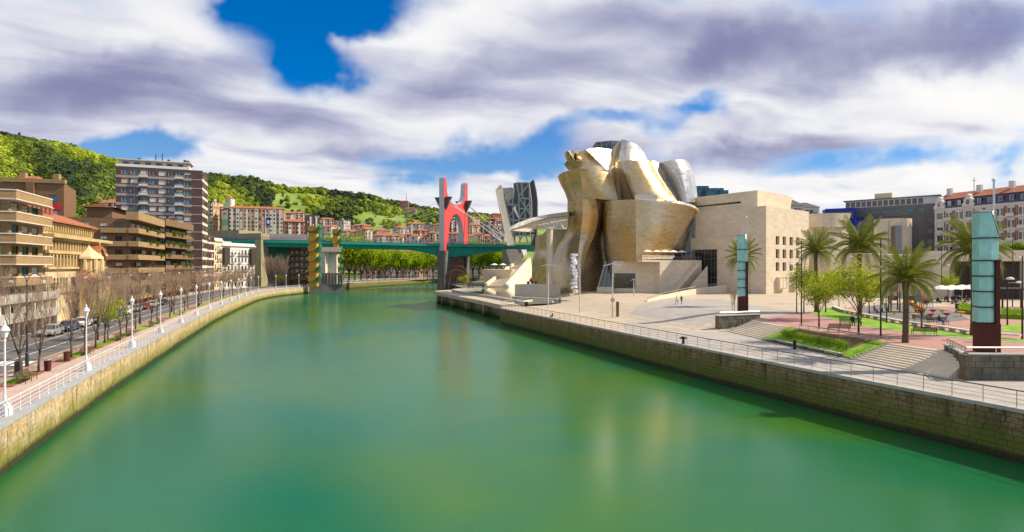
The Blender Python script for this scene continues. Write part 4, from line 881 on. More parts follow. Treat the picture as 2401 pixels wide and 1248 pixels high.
# ------------------------------------------------------------------ museum waterside: curved pier, pool, ramp, terrace
pr = thing('curved_walkway', (-20, 170, 0), 'curved pale concrete walkway on piles wrapping the museum pool', 'walkway')
w = MB(); inn = [(x + 4.2, y + 1.2) for x, y in pier]; ZW = 3.75
for (a, c), (d, e) in zip(zip(pier[:-1], inn[:-1]), zip(pier[1:], inn[1:])):
    w.add([(*a, ZW - .95), (*d, ZW - .95), (*e, ZW - .95), (*c, ZW - .95), (*a, ZW), (*d, ZW), (*e, ZW), (*c, ZW)], [(0, 1, 2, 3), (4, 7, 6, 5), (0, 4, 5, 1), (2, 6, 7, 3)])
a, c = pier[0], inn[0]; w.quad((*a, ZW - .95), (*a, ZW), (*c, ZW), (*c, ZW - .95))
w.build('deck', 'paving', pr)
b = MB()
for (a, d) in zip(pier[:-1], pier[1:]): b.quad((a[0] + 2.4, a[1] + .5, -.5), (d[0] + 2.4, d[1] + .5, -.5), (d[0] + 2.4, d[1] + .5, ZW - .9), (a[0] + 2.4, a[1] + .5, ZW - .9))
b.build('back_wall', 'concrete_tide', pr)
for k in (5, 9, 13, 17, 21, 25): b = MB(); x, y = pier[k]; b.cbox((x + 1.2, y + .4, -1), 1.1, 1.1, ZW + .1, .35); b.build('pile', 'concrete_tide', pr)
b = MB()
for (a, d) in zip(inn[:-1], inn[1:]): b.add([(a[0] + 1.2, a[1], ZW - 1), (d[0] + 1.2, d[1], ZW - 1), (d[0] + 1.2, d[1], ZW + .55), (a[0] + 1.2, a[1], ZW + .55), (a[0] + 2.0, a[1], ZW - 1), (d[0] + 2.0, d[1], ZW - 1), (d[0] + 2.0, d[1], ZW + .55), (a[0] + 2.0, a[1], ZW + .55)], [(0, 3, 2, 1), (4, 5, 6, 7), (3, 7, 6, 2)])
b.build('pool_kerb', 'concrete', pr)
b = MB(); b.poly([(x + 1.2, y, ZW - .05) for x, y in inn] + [(0, 240, ZW - .05), (30, 200, ZW - .05), (30, 150, ZW - .05), (14, 128, ZW - .05)]); mat('pool_water', (.13, .16, .09), .06, var=.15, vs=.08, spec=.6)
struct(b.build('museum_pool', 'pool_water'))
# ramp stair to the bridge
rp = thing('ramp_stair', (-10, 230, 3.5), 'broad sandy ramp stair between pale parapets climbing to the bridge', 'stairs')
A0, A1 = P(1143, 672, 228), P(1184, 675, 222); B0, B1 = P(1222, 611, 280), P(1239, 611, 276)
A0.z = A1.z = 3.7; B0.z = B1.z = Z(611, 278)
n = 44
for k in range(n):
    t, t2 = k / n, (k + 1) / n; a, c, d, e = A0.lerp(B0, t), A1.lerp(B1, t), A1.lerp(B1, t2), A0.lerp(B0, t2); g = MB()
    z = lerp(A0.z, B0.z, t2); g.prism([(a.x, a.y), (c.x, c.y), (d.x, d.y), (e.x, e.y)], 2.5, z); g.build('step', 'limestone_plain', rp)
for (a, c, s) in ((A0, B0, -1), (A1, B1, 1)):
    g = MB(); w = V((1.1 * s, 0, 0)); w2 = V((2.6 * s if s > 0 else 1.0 * s, -1.0 if s > 0 else 0, 0)); u = V((0, 0, 1.3)); dn = V((0, 0, -1)) 
    lo = lambda p: V((p.x, p.y, 2.5))
    g.add([lo(a) + w2, lo(c) + w2, c + w + u, a + w + u, lo(a), lo(c), c + u, a + u], [(0, 1, 2, 3), (3, 2, 6, 7), (4, 7, 6, 5), (0, 3, 7, 4), (1, 5, 6, 2)]); g.build('parapet', 'limestone_plain', rp)
# outward leaning terrace block left of the ramp
tb = thing('terrace_pavilion', (-15, 240, 3), 'low leaning limestone pavilion left of the ramp stair with parasols on top', 'pavilion')
a, c, d, e = P(1139, 664, 244), P(1185, 664, 240), P(1215, 640, 262), P(1150, 640, 266); zt = Z(632, 244)
g = MB(); o = V((-1.6, -1.2, 0)); g.add([(a.x, a.y, 2.5), (c.x, c.y, 2.5), (d.x, d.y, 2.5), (e.x, e.y, 2.5)] + [(a.x + o.x, a.y + o.y, zt), (c.x + 3, c.y + o.y, zt), (d.x, d.y, zt), (e.x + o.x, e.y, zt)], [(0, 3, 2, 1), (4, 5, 6, 7), (0, 1, 5, 4), (1, 2, 6, 5), (2, 3, 7, 6), (3, 0, 4, 7)]); g.build('wall', 'limestone', tb)
g = MB(); p = P(1150, 655, 242.3); g.box(p.x, p.x + 5, p.y - .5, p.y, 4.6, 7.0); g.build('window', 'glass_dark', tb)
for k, px in enumerate((1159, 1179)):
    p = P(px, 625, 248); r = thing('parasol', (p.x, p.y, zt), ['white parasol on the pavilion roof, left one', 'white parasol on the pavilion roof, right one nearer the ramp'][k], 'parasol', 'parasols on the pavilion roof')
    g = MB(); g.tube([(p.x, p.y, zt), (p.x, p.y, zt + 2.5)], .06, 5); g.build('pole', 'steel_bright', r); g = MB(); g.lathe([(1.7, 2.0), (.8, 2.45), (.05, 2.7)], 8, (p.x, p.y, zt)); g.build('canopy', 'canvas', r)
# ------------------------------------------------------------------ buildings on the left bank
GL = ZL
def opt(**k): return k
def rnd_win(frames=('frame_dark',), panes=('glass_dark',), blinds=((0, .5), (.45, .25), (.9, .25)), bm=('shutter',), kind='two'):
    r = random.random(); acc = 0; bl = 0
    for v, p in blinds:
        acc += p
        if r < acc: bl = v; break
    return dict(frame=random.choice(frames), pane=random.choice(panes), kind=kind, blind=bl, blind_mat=random.choice(bm))

# --- balcony block at the left edge
A, B = (-68.6, 75.6), (-72.6, 85.8); d = (V(B) - V(A)).normalized(); pn = V((-d.y, d.x))
b1 = thing('apartment_building', (-70, 80, GL), 'cream and tan brick apartment block with wrapping balconies at left edge', 'building')
foot = [tuple(V(A) + pn * 22), A, B, tuple(V(B) + pn * 22)]
zs = [GL + .65 + 2.95 * k for k in range(6)]
e0, e1 = [], []
for z in zs:
    for k in range(6): e0.append((22 - 3.3 - k * 3.4, 22 - .9 - k * 3.4, z + .5, z + 2.5, rnd_win(panes=('glass_brown', 'glass_dark', 'glass_teal'))))
    for k in range(3): e1.append((.7 + k * 3.2, 2.9 + k * 3.2, z + .5, z + 2.5, rnd_win(panes=('glass_brown', 'glass_teal'), bm=('shutter', 'shutter_beige'))))
shell(b1, foot, GL, 20.4, 'brick_tan', {0: e0, 1: e1}, roof='roof_dark', name='wall')
for f_, u0, u1 in ((Frame(foot[0], foot[1]), 0, 23.6), (Frame(foot[1], foot[2]), 0, 10.95)):
    for k, z in enumerate(zs + [zs[-1] + 2.95]):
        if f_.L > 15:
            g = MB(); f_.box(g, u0, f_.L + 1.3, z - .15, z, 0, 1.3); g.build('balcony_slab', 'band_cream', b1)
            g = MB(); f_.box(g, u0, f_.L + 1.25, z, z + 1.05, 1.12, 1.26); g.build('balcony_parapet', 'brick_tan', b1)
            g = MB(); f_.box(g, u0, f_.L + 1.34, z + 1.05, z + 1.22, 1.05, 1.34); g.build('balcony_coping', 'band_cream', b1)
        else:
            g = MB(); f_.box(g, 0, u1 - .2, z - .15, z, .003, 1.3); g.build('balcony_slab', 'band_cream', b1)
            g = MB(); f_.box(g, -1.24, u1 - .2, z, z + 1.05, 1.12, 1.26); g.build('balcony_parapet', 'brick_tan', b1)
            g = MB(); f_.box(g, -1.0, u1 - .15, z + 1.05, z + 1.22, 1.04, 1.33); g.build('balcony_coping', 'band_cream', b1)
        
# --- brown block behind the convent
b2 = thing('apartment_building', (-105, 130, GL), 'plain brown apartment block with a red cloth hanging from a window', 'building')
A, B = P(10, 600, 122)[:2], P(150, 600, 125)[:2]; foot = [A, B, P(178, 600, 137)[:2], (P(178, 600, 137).x - 14, 140), (A[0] - 4, 138)]
z1 = Z(431, 125); fL = (V(B) - V(A)).length; e0 = []
for k in range(6):
    z = z1 - 4.6 - k * 3.1
    for u in (fL - 2.0, fL - 9.4, fL - 11.2, fL - 6.0 - 9): e0.append((u - .8, u + .7, z + .3, z + 2.0, rnd_win(panes=('glass_blue', 'glass_dark'))))
shell(b2, foot, GL, z1, 'brick_brown', {0: e0}, roof='roof_dark')
f = Frame(A, B); g = MB(); f.box(g, -.3, fL + .3, z1, z1 + .9, -.6, .35); g.build('cornice', 'brick_tan', b2)
g = MB(); f.box(g, fL - 7, fL - 5.5, GL, z1, .003, .5); g.build('pilaster', 'brick_brown', b2)
g = MB(); a = f.p(0, z1 + .95, -.5); g.add([f.p(1, z1 + .9, -1), f.p(fL - 6, z1 + .9, -1), f.p(fL - 7, z1 + 2.1, -5), f.p(2, z1 + 2.1, -5), f.p(fL - 6, z1 + .9, -9), f.p(1, z1 + .9, -9)], [(0, 1, 2, 3), (3, 2, 4, 5), (1, 4, 2), (0, 3, 5)]); g.build('tile_roof', 'terracotta', b2)
g = MB(); zc = 26.1; pts = [(fL - 2.4, 0, .14), (fL - 1.4, -.02, .2), (fL - .4, 0, .14), (fL - .45, -1.35, .3), (fL - 1.4, -1.6, .24), (fL - 2.35, -1.4, .32)]; g.add([f.p(u, zc + z, k) for u, z, k in pts] + [f.p(u, zc + z, k - .08) for u, z, k in pts], [(0, 5, 4, 3, 2, 1), (6, 7, 8, 9, 10, 11)] + [(i, (i + 1) % 6, 6 + (i + 1) % 6, 6 + i) for i in range(6)])
tag(g.build('hanging_cloth', 'cloth_red'), 'crimson cloth hanging from a window of the brown block', 'cloth')
g = MB()
for u in (fL - 9, fL - 2.6): g.cbox(f.p(u, z1 + .5, -3), 1.1, 1.1, 2.0, f.ang)
g.build('chimney', 'brick_tan', b2)

# --- the convent church with arcades
ch = thing('convent_church', (-78, 100, GL), 'ochre stone convent church with arcaded galleries, red tile roof and gabled portal', 'church')
A, B = (-72.9, 86.6), (-83.4, 113.4); f = Frame(A, B); L = f.L; zE = 19.6
foot = [A, B, tuple(V(B) + V((-f.n.x, -f.n.y)) * 16), tuple(V(A) + V((-f.n.x, -f.n.y)) * 16)]
zC = 17.2                                        # projecting cornice under the upper gallery
shell(ch, foot, GL, zC, 'church_plaster', {}, roof='church_stone')
def arcade(root, f, u0, u1, z0, z1, n, mt, k=.0, depth=.5, head=.3, back='frame_dark'):
    """row of arched openings: recessed dark back wall, each pier and arch its own part"""
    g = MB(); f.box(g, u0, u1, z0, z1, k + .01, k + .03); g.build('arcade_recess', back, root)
    w = (u1 - u0) / n; me = None
    for i in range(n):
        g = MB(); a = u0 + i * w; hw = w * .36; zs_ = z1 - hw - head * .2; pts = [(a, z0), (a + w / 2 - hw, z0), (a + w / 2 - hw, zs_)]
        for q in range(1, 6): t = math.pi * q / 6; pts.append((a + w / 2 - hw * math.cos(t), zs_ + hw * 1.1 * math.sin(t) * (z1 - zs_ - .05) / (hw * 1.1)))
        pts += [(a + w / 2 + hw, zs_), (a + w / 2 + hw, z0), (a + w, z0), (a + w, z1), (a, z1)]
        m_ = len(pts); tr = mg.tessellate_polygon([[V((p[0], p[1], 0)) for p in pts]])
        fv = [f.p(u, z, k + depth) for u, z in pts]; bv = [f.p(u, z, k + .03) for u, z in pts]
        g.add(fv, [t[::-1] if False else t for t in tr]); g.add(fv + bv, [(j, m_ + j, m_ + (j + 1) % m_, (j + 1) % m_) for j in range(m_)])
        g.build('arch', mt, root)
# lower cloth of stone bands and galleries
arcade(ch, f, .6, L - .6, zC - 2.5, zC - .6, 22, 'church_stone', 0, .35)
arcade(ch, f, .6, L * .47, 12.0, 14.1, 9, 'church_stone', 0, .4); arcade(ch, f, L * .78, L - .6, 12.0, 14.1, 6, 'church_stone', 0, .4)
arcade(ch, f, 2.0, 8.5, 8.4, 10.3, 5, 'church_plaster', 0, .3); arcade(ch, f, L - 5, L - 1, 8.4, 10.0, 3, 'church_plaster', 0, .3)
for z0, z1, k in ((zC - .55, zC, 1.3), (zC - .9, zC - .55, .7), (zC - 2.8, zC - 2.55, .5), (14.12, 14.4, .6), (11.6, 11.95, .5), (7.7, 8.0, .5)):
    g = MB(); f.box(g, -.2 if k < 1 else -.5, L + (.2 if k < 1 else .6), z0, z1, .002, k); g.build('string_course', 'church_stone', ch)
# set-back gallery storey and roof
fu = Frame(f.p(-1, 0, -1.2)[:2], f.p(L - 3, 0, -1.2)[:2])
g = MB(); g.prism(rect(fu.A[:2], fu.B[:2], 12), zC, zE); g.build('gallery_storey', 'church_stone', ch)
arcade(ch, fu, .4, fu.L - .4, zC + .6, zE - .35, 24, 'church_stone', 0, .3)
g = MB(); e = [fu.p(-.6, zE, .9), fu.p(fu.L + .7, zE, .9), fu.p(fu.L + .7, zE + 2.3, -5), fu.p(-.6, zE + 2.3, -5), fu.p(fu.L + .7, zE, -11), fu.p(-.6, zE, -11)]
g.add(e + [p - V((0, 0, .22)) for p in e], [(0, 1, 2, 3), (3, 2, 4, 5), (6, 9, 8, 7), (9, 11, 10, 8), (0, 6, 7, 1), (1, 7, 8, 2), (2, 8, 10, 4), (0, 3, 9, 6), (3, 5, 11, 9)]); rf = g.build('tile_roof', 'terracotta', ch)
for k in range(6): g = MB(); g.cbox(fu.p(8 + k * 1.75, zE + 1.2, -3.6), 1.0, .8, 1.6, fu.ang); cc = g.build('chimney', 'brick_red', rf); cc.parent = rf; g = MB(); g.cbox(fu.p(8 + k * 1.75, zE + 2.8, -3.6), 1.25, 1.05, .2, fu.ang); g.build('chimney_cap', 'church_stone', rf)
# gabled portal and little turret
uP = L * .60; g = MB()
pts = [(uP, GL), (uP + 5.6, GL), (uP + 5.6, 13.2), (uP + 2.8, 15.4), (uP, 13.2)]
fv = [f.p(u, z, 1.6) for u, z in pts]; bv = [f.p(u, z, 0) for u, z in pts]; g.add(fv + bv, [(0, 1, 2, 3, 4)] + [(i, 5 + i, 5 + (i + 1) % 5, (i + 1) % 5) for i in range(5)]); g.build('portal', 'church_stone', ch)
g = MB()
for s in (0, 1):
    u0, z0, u1, z1_ = ((uP - .4, 13.1, uP + 2.8, 15.6), (uP + 6.0, 13.1, uP + 2.8, 15.6))[s]; g.add([f.p(u0, z0, 2.0), f.p(u1, z1_, 2.0), f.p(u1, z1_, -.5), f.p(u0, z0, -.5), f.p(u0, z0 + .35, 2.0), f.p(u1, z1_ + .35, 2.0), f.p(u1, z1_ + .35, -.5), f.p(u0, z0 + .35, -.5)], [(0, 3, 2, 1), (4, 5, 6, 7), (0, 1, 5, 4), (1, 2, 6, 5), (2, 3, 7, 6), (3, 0, 4, 7)])
g.build('portal_roof', 'terracotta', ch)
def arched_panel(root, f, u, w, z0, z1, k, mt, name, dep=.08):
    pts = [(u, z0), (u + w, z0), (u + w, z1 - w / 2)] + [(u + w / 2 + w / 2 * math.cos(math.pi * q / 8), z1 - w / 2 + w / 2 * math.sin(math.pi * q / 8)) for q in range(1, 8)] + [(u, z1 - w / 2)]
    m_ = len(pts); fv = [f.p(a, z, k + dep) for a, z in pts]; bv = [f.p(a, z, k) for a, z in pts]; g = MB(); g.add(fv + bv, [tuple(range(m_))] + [(j, m_ + j, m_ + (j + 1) % m_, (j + 1) % m_) for j in range(m_)]); return g.build(name, mt, root)
arched_panel(ch, f, uP + 1.6, 2.4, 9.9, 13.9, 1.6, 'church_plaster', 'niche_surround'); arched_panel(ch, f, uP + 1.95, 1.7, 10.2, 13.5, 1.69, 'frame_dark', 'niche')
g = MB(); g.lathe([(.3, 0), (.42, .5), (.34, 1.6), (.18, 1.75), (.2, 2.05), (.05, 2.25)], 8, f.p(uP + 2.8, 10.4, 1.95)); g.build('niche_figure', 'church_plaster', ch, smooth=True)
for k in range(3): arched_panel(ch, f, uP + .6 + k * 1.7, 1.1, 5.2, 7.4, 1.6, 'frame_dark', 'portal_window')
g = MB(); f.box(g, uP + .8, uP + 4.8, 8.3, 8.45, 1.6, 2.4)
for k in range(12): f.box(g, uP + .85 + k * .35, uP + .92 + k * .35, 8.45, 9.25, 2.3, 2.36)
f.box(g, uP + .8, uP + 4.8, 9.25, 9.33, 2.28, 2.38); g.build('portal_balcony', 'dark_metal', ch)
g = MB(); c = f.p(uP - 2.2, GL, 1.3); g.tube_z([(c.x, c.y, GL, 1.9), (c.x, c.y, 13.4, 1.9)], 8); g.build('turret', 'church_stone', ch)
g = MB(); g.tube_z([(c.x, c.y, 13.4, 2.3), (c.x, c.y, 13.8, 2.2), (c.x, c.y, 14.9, .9), (c.x, c.y, 15.5, .3), (c.x, c.y, 15.9, .05)], 8); g.build('turret_roof', 'church_plaster', ch)
for k in range(8): a = k * math.pi / 4 + .39; g = MB(); g.tube([(c.x + 1.95 * math.cos(a), c.y + 1.95 * math.sin(a), 11.4), (c.x + 1.95 * math.cos(a), c.y + 1.95 * math.sin(a), 13.3)], .3, 5); g.build('turret_column', 'church_plaster', ch)
g = MB(); f.box(g, uP - 6.5, uP - .6, GL, 9.6, 1.2, 4.2); g.build('porch', 'church_stone', ch); g = MB(); g.add([f.p(uP - 6.8, 9.6, 4.5), f.p(uP - .4, 9.6, 4.5), f.p(uP - .4, 10.9, .8), f.p(uP - 6.8, 10.9, .8), f.p(uP - 6.8, 9.6, .8), f.p(uP - .4, 9.6, .8)], [(0, 1, 2, 3), (0, 3, 4), (1, 5, 2), (0, 4, 5, 1)]); g.build('porch_roof', 'terracotta', ch)
g = MB(); t = f.p(uP + 2.8, 15.8, 1.6); g.cbox(t, .14, .14, 1.3, f.ang); g.cbox(t + V((0, 0, .7)), .8, .12, .14, f.ang); g.build('gable_cross', 'church_plaster', ch)

# --- low grey street building in front
lo = thing('street_arcade_building', (-60, 72, GL), 'low grey concrete building on dark pillars in front of the convent', 'building')
A, B = (bankL(58) - 17.9, 58), (bankL(82) - 17.3, 82); f = Frame(A, B); L = f.L
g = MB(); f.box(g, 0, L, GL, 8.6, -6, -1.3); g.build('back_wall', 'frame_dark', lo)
for z0, z1, k in ((4.9, 6.1, .1), (7.4, 8.5, .25)): g = MB(); f.box(g, -.1, L + .1, z0, z1, -1.5, k); g.build('concrete_band', 'concrete', lo)
for k in range(12):
    g = MB(); u = k * (L - .6) / 11; f.box(g, u, u + .6, GL, 4.9, -1.2, -.1); g.build('pillar', 'concrete_dark', lo)
    g = MB(); f.box(g, u + .15, u + .5, 6.1, 7.4, -.6, -.1); g.build('mullion_pier', 'concrete_light', lo)
    if k < 11: put_window(lo, f.p(u + .7, 6.15, -.7), f.ang, (L - .6) / 11 - .4, 1.2, 'frame_dark', 'glass_dark', 'two')
g = MB()
for k in range(40): f.box(g, k * L / 40, k * L / 40 + .09, 8.5, 9.5, .0, .08)
f.box(g, 0, L, 9.5, 9.6, -.05, .12); f.box(g, 0, L, 8.95, 9.02, .01, .07); g.build('roof_railing', 'dark_metal', lo)
g = MB(); f.box(g, 0, L, 8.5, 8.56, -8, -1.5); g.build('roof', 'concrete_dark', lo)
for u in (7.3, 14.5, 19): g = MB(); f.box(g, u, u + .9, 6.0, 6.7, -.1, .35); g.build('air_conditioner', 'frame_white', lo)

# --- brown terraces and dark planted terraces
def terraces(root, A, B, ztop, nfl, wall, bandm, endw, plants=0, fl=3.1, bays=5):
    f = Frame(A, B); L = f.L; foot = [tuple(V(A) + V((-f.n.x, -f.n.y)) * endw), A, B, tuple(V(B) + V((-f.n.x, -f.n.y)) * 14)]
    zs = [ztop - 3.2 - k * fl for k in range(nfl)]; e0, e1 = [], []
    for z in zs:
        for u in (endw - 1.6, endw - 4.6, endw - 8): e0.append((max(.3, u - 1.3), max(.3, u - 1.3) + 1.4, z + .5, z + 2.2, rnd_win(panes=('glass_dark', 'glass_brown'))))
        w = (L - 1.0) / bays
        for k in range(bays): e1.append((.5 + k * w + .3, .5 + (k + 1) * w - .3, z + .1, z + 2.3, rnd_win(panes=('glass_dark', 'glass_brown'), bm=('shutter', 'shutter_beige'), blinds=((0, .6), (.4, .25), (.8, .15)))))
    shell(root, foot, GL, ztop, wall, {0: e0, 1: e1})
    for z in zs:
        g = MB(); f.box(g, -1.2, L, z - .2, z, .003, 2.0); g.build('balcony_slab', bandm, root)
        g = MB(); f.box(g, -1.2, L, z, z + 1.0, 1.85, 2.0); f.box(g, -1.2, -1.05, z, z + 1.0, .003, 1.85); g.build('balcony_parapet', bandm, root)
        f2 = Frame(foot[0], foot[1]); g = MB(); f2.box(g, endw - 5.5, endw, z - .2, z + .95, .003, 1.05); g.build('balcony_parapet', bandm, root)
    g = MB(); f.box(g, -1.2, L, ztop - .3, ztop + 1.6, -.5, 2.0); g.build('roof_parapet', bandm, root)
    g = MB(); f.box(g, 2, L - 3, ztop, ztop + 2.6, -9, -4); g.build('roof_storey', wall, root)
    g = MB(); g.add([f.p(1, ztop + 2.6, -3), f.p(L - 2, ztop + 2.6, -3), f.p(L - 2, ztop + 3.4, -6.5), f.p(1, ztop + 3.4, -6.5), f.p(L - 2, ztop + 2.6, -10), f.p(1, ztop + 2.6, -10)], [(0, 1, 2, 3), (3, 2, 4, 5), (1, 4, 2), (0, 3, 5)]); g.build('tile_roof', 'terracotta', root)
    for k in range(plants):
        z = random.choice(zs); u = random.uniform(0, L - 1); PLANTERS.append((f.p(u, z + 1.0, 1.95), f'bushy plant on the {["top", "second", "third", "fourth", "fifth", "lowest"][zs.index(z)]} balcony band of the ' + ('tan flats' if wall == 'brick_brown' else 'dark brown flats')))
PLANTERS = []
b4 = thing('apartment_building', (-93, 142, GL), 'tan apartment block with long solid balcony bands between convent and planted terraces', 'building')
terraces(b4, (-89.6, 130), (-98.6, 153.8), 23.2, 6, 'brick_brown', 'brick_tan', 12, 10)
b5 = thing('apartment_building', (-101, 168, GL), 'dark brown apartment block with planted terraces beside the tall tower', 'building')
terraces(b5, (-99.3, 156.2), (-105.3, 179.5), 23.8, 6, 'brick_dark', 'brick_brown', 6, 34, bays=5)

# --- the tall tower
tw = thing('apartment_tower', (-118, 199, GL), 'tall dark brick apartment tower with pale floor bands and blue windows', 'building')
C0 = V((-111.2, 199)); dl_ = V((-.93, -.37)); dr_ = V((-.37, .93)); A = C0 + dl_ * 26; Bc = C0 + dr_ * 13.5
zt = 46.3; fl = 3.12; nf = 13; zs = [zt - 3.3 - k * fl for k in range(nf)]
foot = [tuple(A), tuple(C0), tuple(Bc), tuple(A + dr_ * 13.5)]; e0, e1 = [], []
for z in zs:
    for k, u in enumerate((1.6, 4.3, 7.2, 9.9, 12.6, 15.6, 17.9, 20.4)):
        p = rnd_win(frames=('frame_white',), panes=('glass_blue', 'glass_teal', 'glass_blue', 'glass_dark'), blinds=((0, .45), (.5, .25), (.97, .3)), bm=('shutter', 'shutter', 'shutter_beige'))
        if k == 4: p = dict(frame='frame_white', pane='shutter', kind='four')
        e0.append((u, u + (2.1 if k != 4 else 2.2), z + .75, z + 2.35, p))
    for u in (1.2, 4.0, 6.8, 9.6): e1.append((u, u + 1.7, z + .7, z + 2.4, rnd_win(frames=('frame_dark',), panes=('glass_dark', 'glass_brown'), bm=('shutter', 'shutter_beige'))))
shell(tw, foot, GL, zt, 'brick_dark', {0: e0, 1: e1})
f0, f1 = Frame(A, C0), Frame(C0, Bc)
for z in zs + [zs[-1] - fl]:
    g = MB(); f0.box(g, 0, 22.7, z - .55, z + .35, .003, .10); g.build('floor_band', 'band_grey', tw)
    g = MB(); f0.box(g, 22.7, 26.06, z - .2, z + .15, .003, .06); g.build('floor_band', 'band_grey', tw)
    g = MB(); f1.box(g, -.06, 13.5, z - .5, z + .5, .003, .08); g.build('floor_band', 'band_cream', tw)
    if z in zs:
        for u in (6.9, 17.6):
            g = MB(); f0.box(g, u, u + 2.7, z - .3, z - .1, .1, 1.2); sl = g.build('balcony', 'band_grey', tw)
            g = MB()
            for q in range(10): f0.box(g, u + .03 + q * .29, u + .07 + q * .29, z - .1, z + .85, 1.12, 1.16)
            f0.box(g, u, u + 2.7, z + .85, z + .92, 1.08, 1.2); f0.box(g, u, u + 2.7, z + .02, z + .5, 1.1, 1.13); g.build('balcony_rail', 'frame_white', tw)
g = MB(); f0.box(g, 0, 22, zt, zt + .9, -.4, .05); g.build('parapet', 'frame_white', tw)
g = MB(); f0.box(g, .5, 21.5, zt, zt + 2.6, -9, -2.5); g.build('penthouse', 'plaster_white', tw)
for k in range(6): g = MB(); f0.box(g, 1.5 + k * 3.3, 3.2 + k * 3.3, zt + .6, zt + 2.1, -2.5, -2.42); g.build('penthouse_window', 'glass_dark', tw)
g = MB(); f0.box(g, 0, 22.3, zt + 2.6, zt + 2.95, -9.5, -1.5); g.build('roof_slab', 'band_cream', tw)
for u, h in ((6, .9), (13, 3.0), (15, 1.0), (20, 1.2), (21, 1.0), (11, 2.6)): g = MB(); g.cbox(f0.p(u, zt + 2.9, -4), .25 if h > 2 else .7, .25 if h > 2 else .7, h, 0); g.build('chimney', 'roof_dark', tw)
# --- narrow dark neighbour, cream and white houses
b7 = thing('town_house', (-117, 216, GL), 'narrow dark brick house with pale bands right of the tall tower', 'building')
A, B = P(488, 640, 212.5)[:2], P(502, 640, 219)[:2]; f = Frame(A, B); zz = Z(551, 212); e = grid_opens(f.L, [zz - 3.2 - k * 3.1 for k in range(6)], 2, 1.3, 1.7, .7, .3); shell(b7, rect(A, B, 10), GL, zz, 'brick_dark', {0: [o + (rnd_win(),) for o in e]})
for k in range(6): g = MB(); f.box(g, -.1, f.L + .05, zz - 3.3 - k * 3.1, zz - 2.6 - k * 3.1, .003, .08); g.build('floor_band', 'band_cream', b7)
def old_house(pa, pb, Ya, Yb, ytop, wall, label, n, nf=5, balc=True, bay=False):
    A, B = P(pa, 640, Ya)[:2], P(pb, 640, Yb)[:2]; f = Frame(A, B); zt = Z(ytop, Ya); fl = (zt - 1.6 - GL) / nf; zs = [GL + k * fl for k in range(nf)]
    r = thing('town_house', (*A, GL), label, 'building'); e = grid_opens(f.L, zs, n, min(1.15, f.L / n * .5), 2.0, .6, .5)
    shell(r, rect(A, B, 12), GL, zt - .8, wall, {0: [o + (rnd_win(frames=('frame_white', 'frame_dark'), blinds=((0, .7), (.5, .3))),) for o in e]})
    for z in zs[1:]: g = MB(); f.box(g, -.1, f.L + .1, z - .12, z + .12, .003, .18); g.build('string_course', 'plaster_white', r)
    g = MB(); f.box(g, -.3, f.L + .3, zt - .8, zt - .3, -.6, .55); g.build('cornice', 'plaster_white', r); g = MB(); f.box(g, 0, f.L, zt - .3, zt + .6, -.5, .1); g.build('roof_parapet', 'plaster_white', r)
    if balc:
        for z in zs[1:]:
            for i in range(n):
                if random.random() < .6: u = .5 + (f.L - 1) / n * (i + .5); g = MB(); f.box(g, u - .8, u + .8, z + .13, z + .25, .19, .8); f.box(g, u - .8, u + .8, z + 1.05, z + 1.12, .74, .8); [f.box(g, u - .8 + q * .2, u - .77 + q * .2, z + .25, z + 1.05, .75, .79) for q in range(9)]; g.build('balcony', 'dark_metal', r)
    if bay:
        for u in (.2, f.L - 3.0): g = MB(); f.box(g, u, u + 2.8, zs[nf - 2] - .3, zt - 1.4, .2, 1.1); g.build('glazed_bay', 'frame_dark', r)
    return r, f, zt
old_house(502, 521, 219, 226, 561, 'plaster_cream', 'cream plaster house left of the white corner house', 4)
r, f, zt = old_house(521, 597, 226, 243, 572, 'plaster_white', 'white plaster corner house with glazed bays below the viaduct', 9, bay=True)
g = MB(); f.box(g, 3, 9, zt, zt + 1.3, -9, -4); g.build('attic', 'plaster_white', r)
# --- mural wall and brown block behind the bridge end
mw = thing('mural_wall', P(642, 690, 256) * 1.0, 'dark green painted wall with grey rocky mural under the bridge end', 'wall'); WORLD[mw.name] = V((0, 0, 0)); mw.location = (0, 0, 0)
A, B = P(609, 640, 254)[:2], P(678, 640, 259)[:2]; g = MB(); g.prism(rect(A, B, 3), 2, 21.5); g.build('wall', 'mural_green', mw); f = Frame(A, B)
for k in range(7):
    u0 = k * f.L / 7; pts = [(u0 - .3, 3)] + [(u0 + q * f.L / 7 / 4, 7 + 4.5 * random.random() + (2 if q in (1, 2) else 0)) for q in range(5)] + [(u0 + f.L / 7 + .3, 3)]
    pts = [(min(max(u, 0.05), f.L - .05), z) for u, z in pts]; fv = [f.p(u, z, .02 + k * .004) for u, z in pts]; g = MB(); g.poly(fv); g.build('mural_shape', 'mural_grey', mw)
b8 = thing('apartment_building', P(705, 660, 268), 'brown brick flats with stacked balconies behind the yellow stair tower', 'building')
A, B = P(677, 640, 264)[:2], P(738, 640, 268)[:2]; f = Frame(A, B); zs = [GL + 2.5 + k * 2.9 for k in range(6)]; e = grid_opens(f.L, zs, 5, 1.5, 1.7, .6, .4)
shell(b8, rect(A, B, 10), GL, 22.6, 'brick_brown', {0: [o + (rnd_win(),) for o in e]})
for z in zs:
    for u in (.2, 5.2, 9.4): g = MB(); f.box(g, u, u + 2.6, z - .1, z + .9, .003, 1.0); g.build('balcony', 'brick_tan', b8)
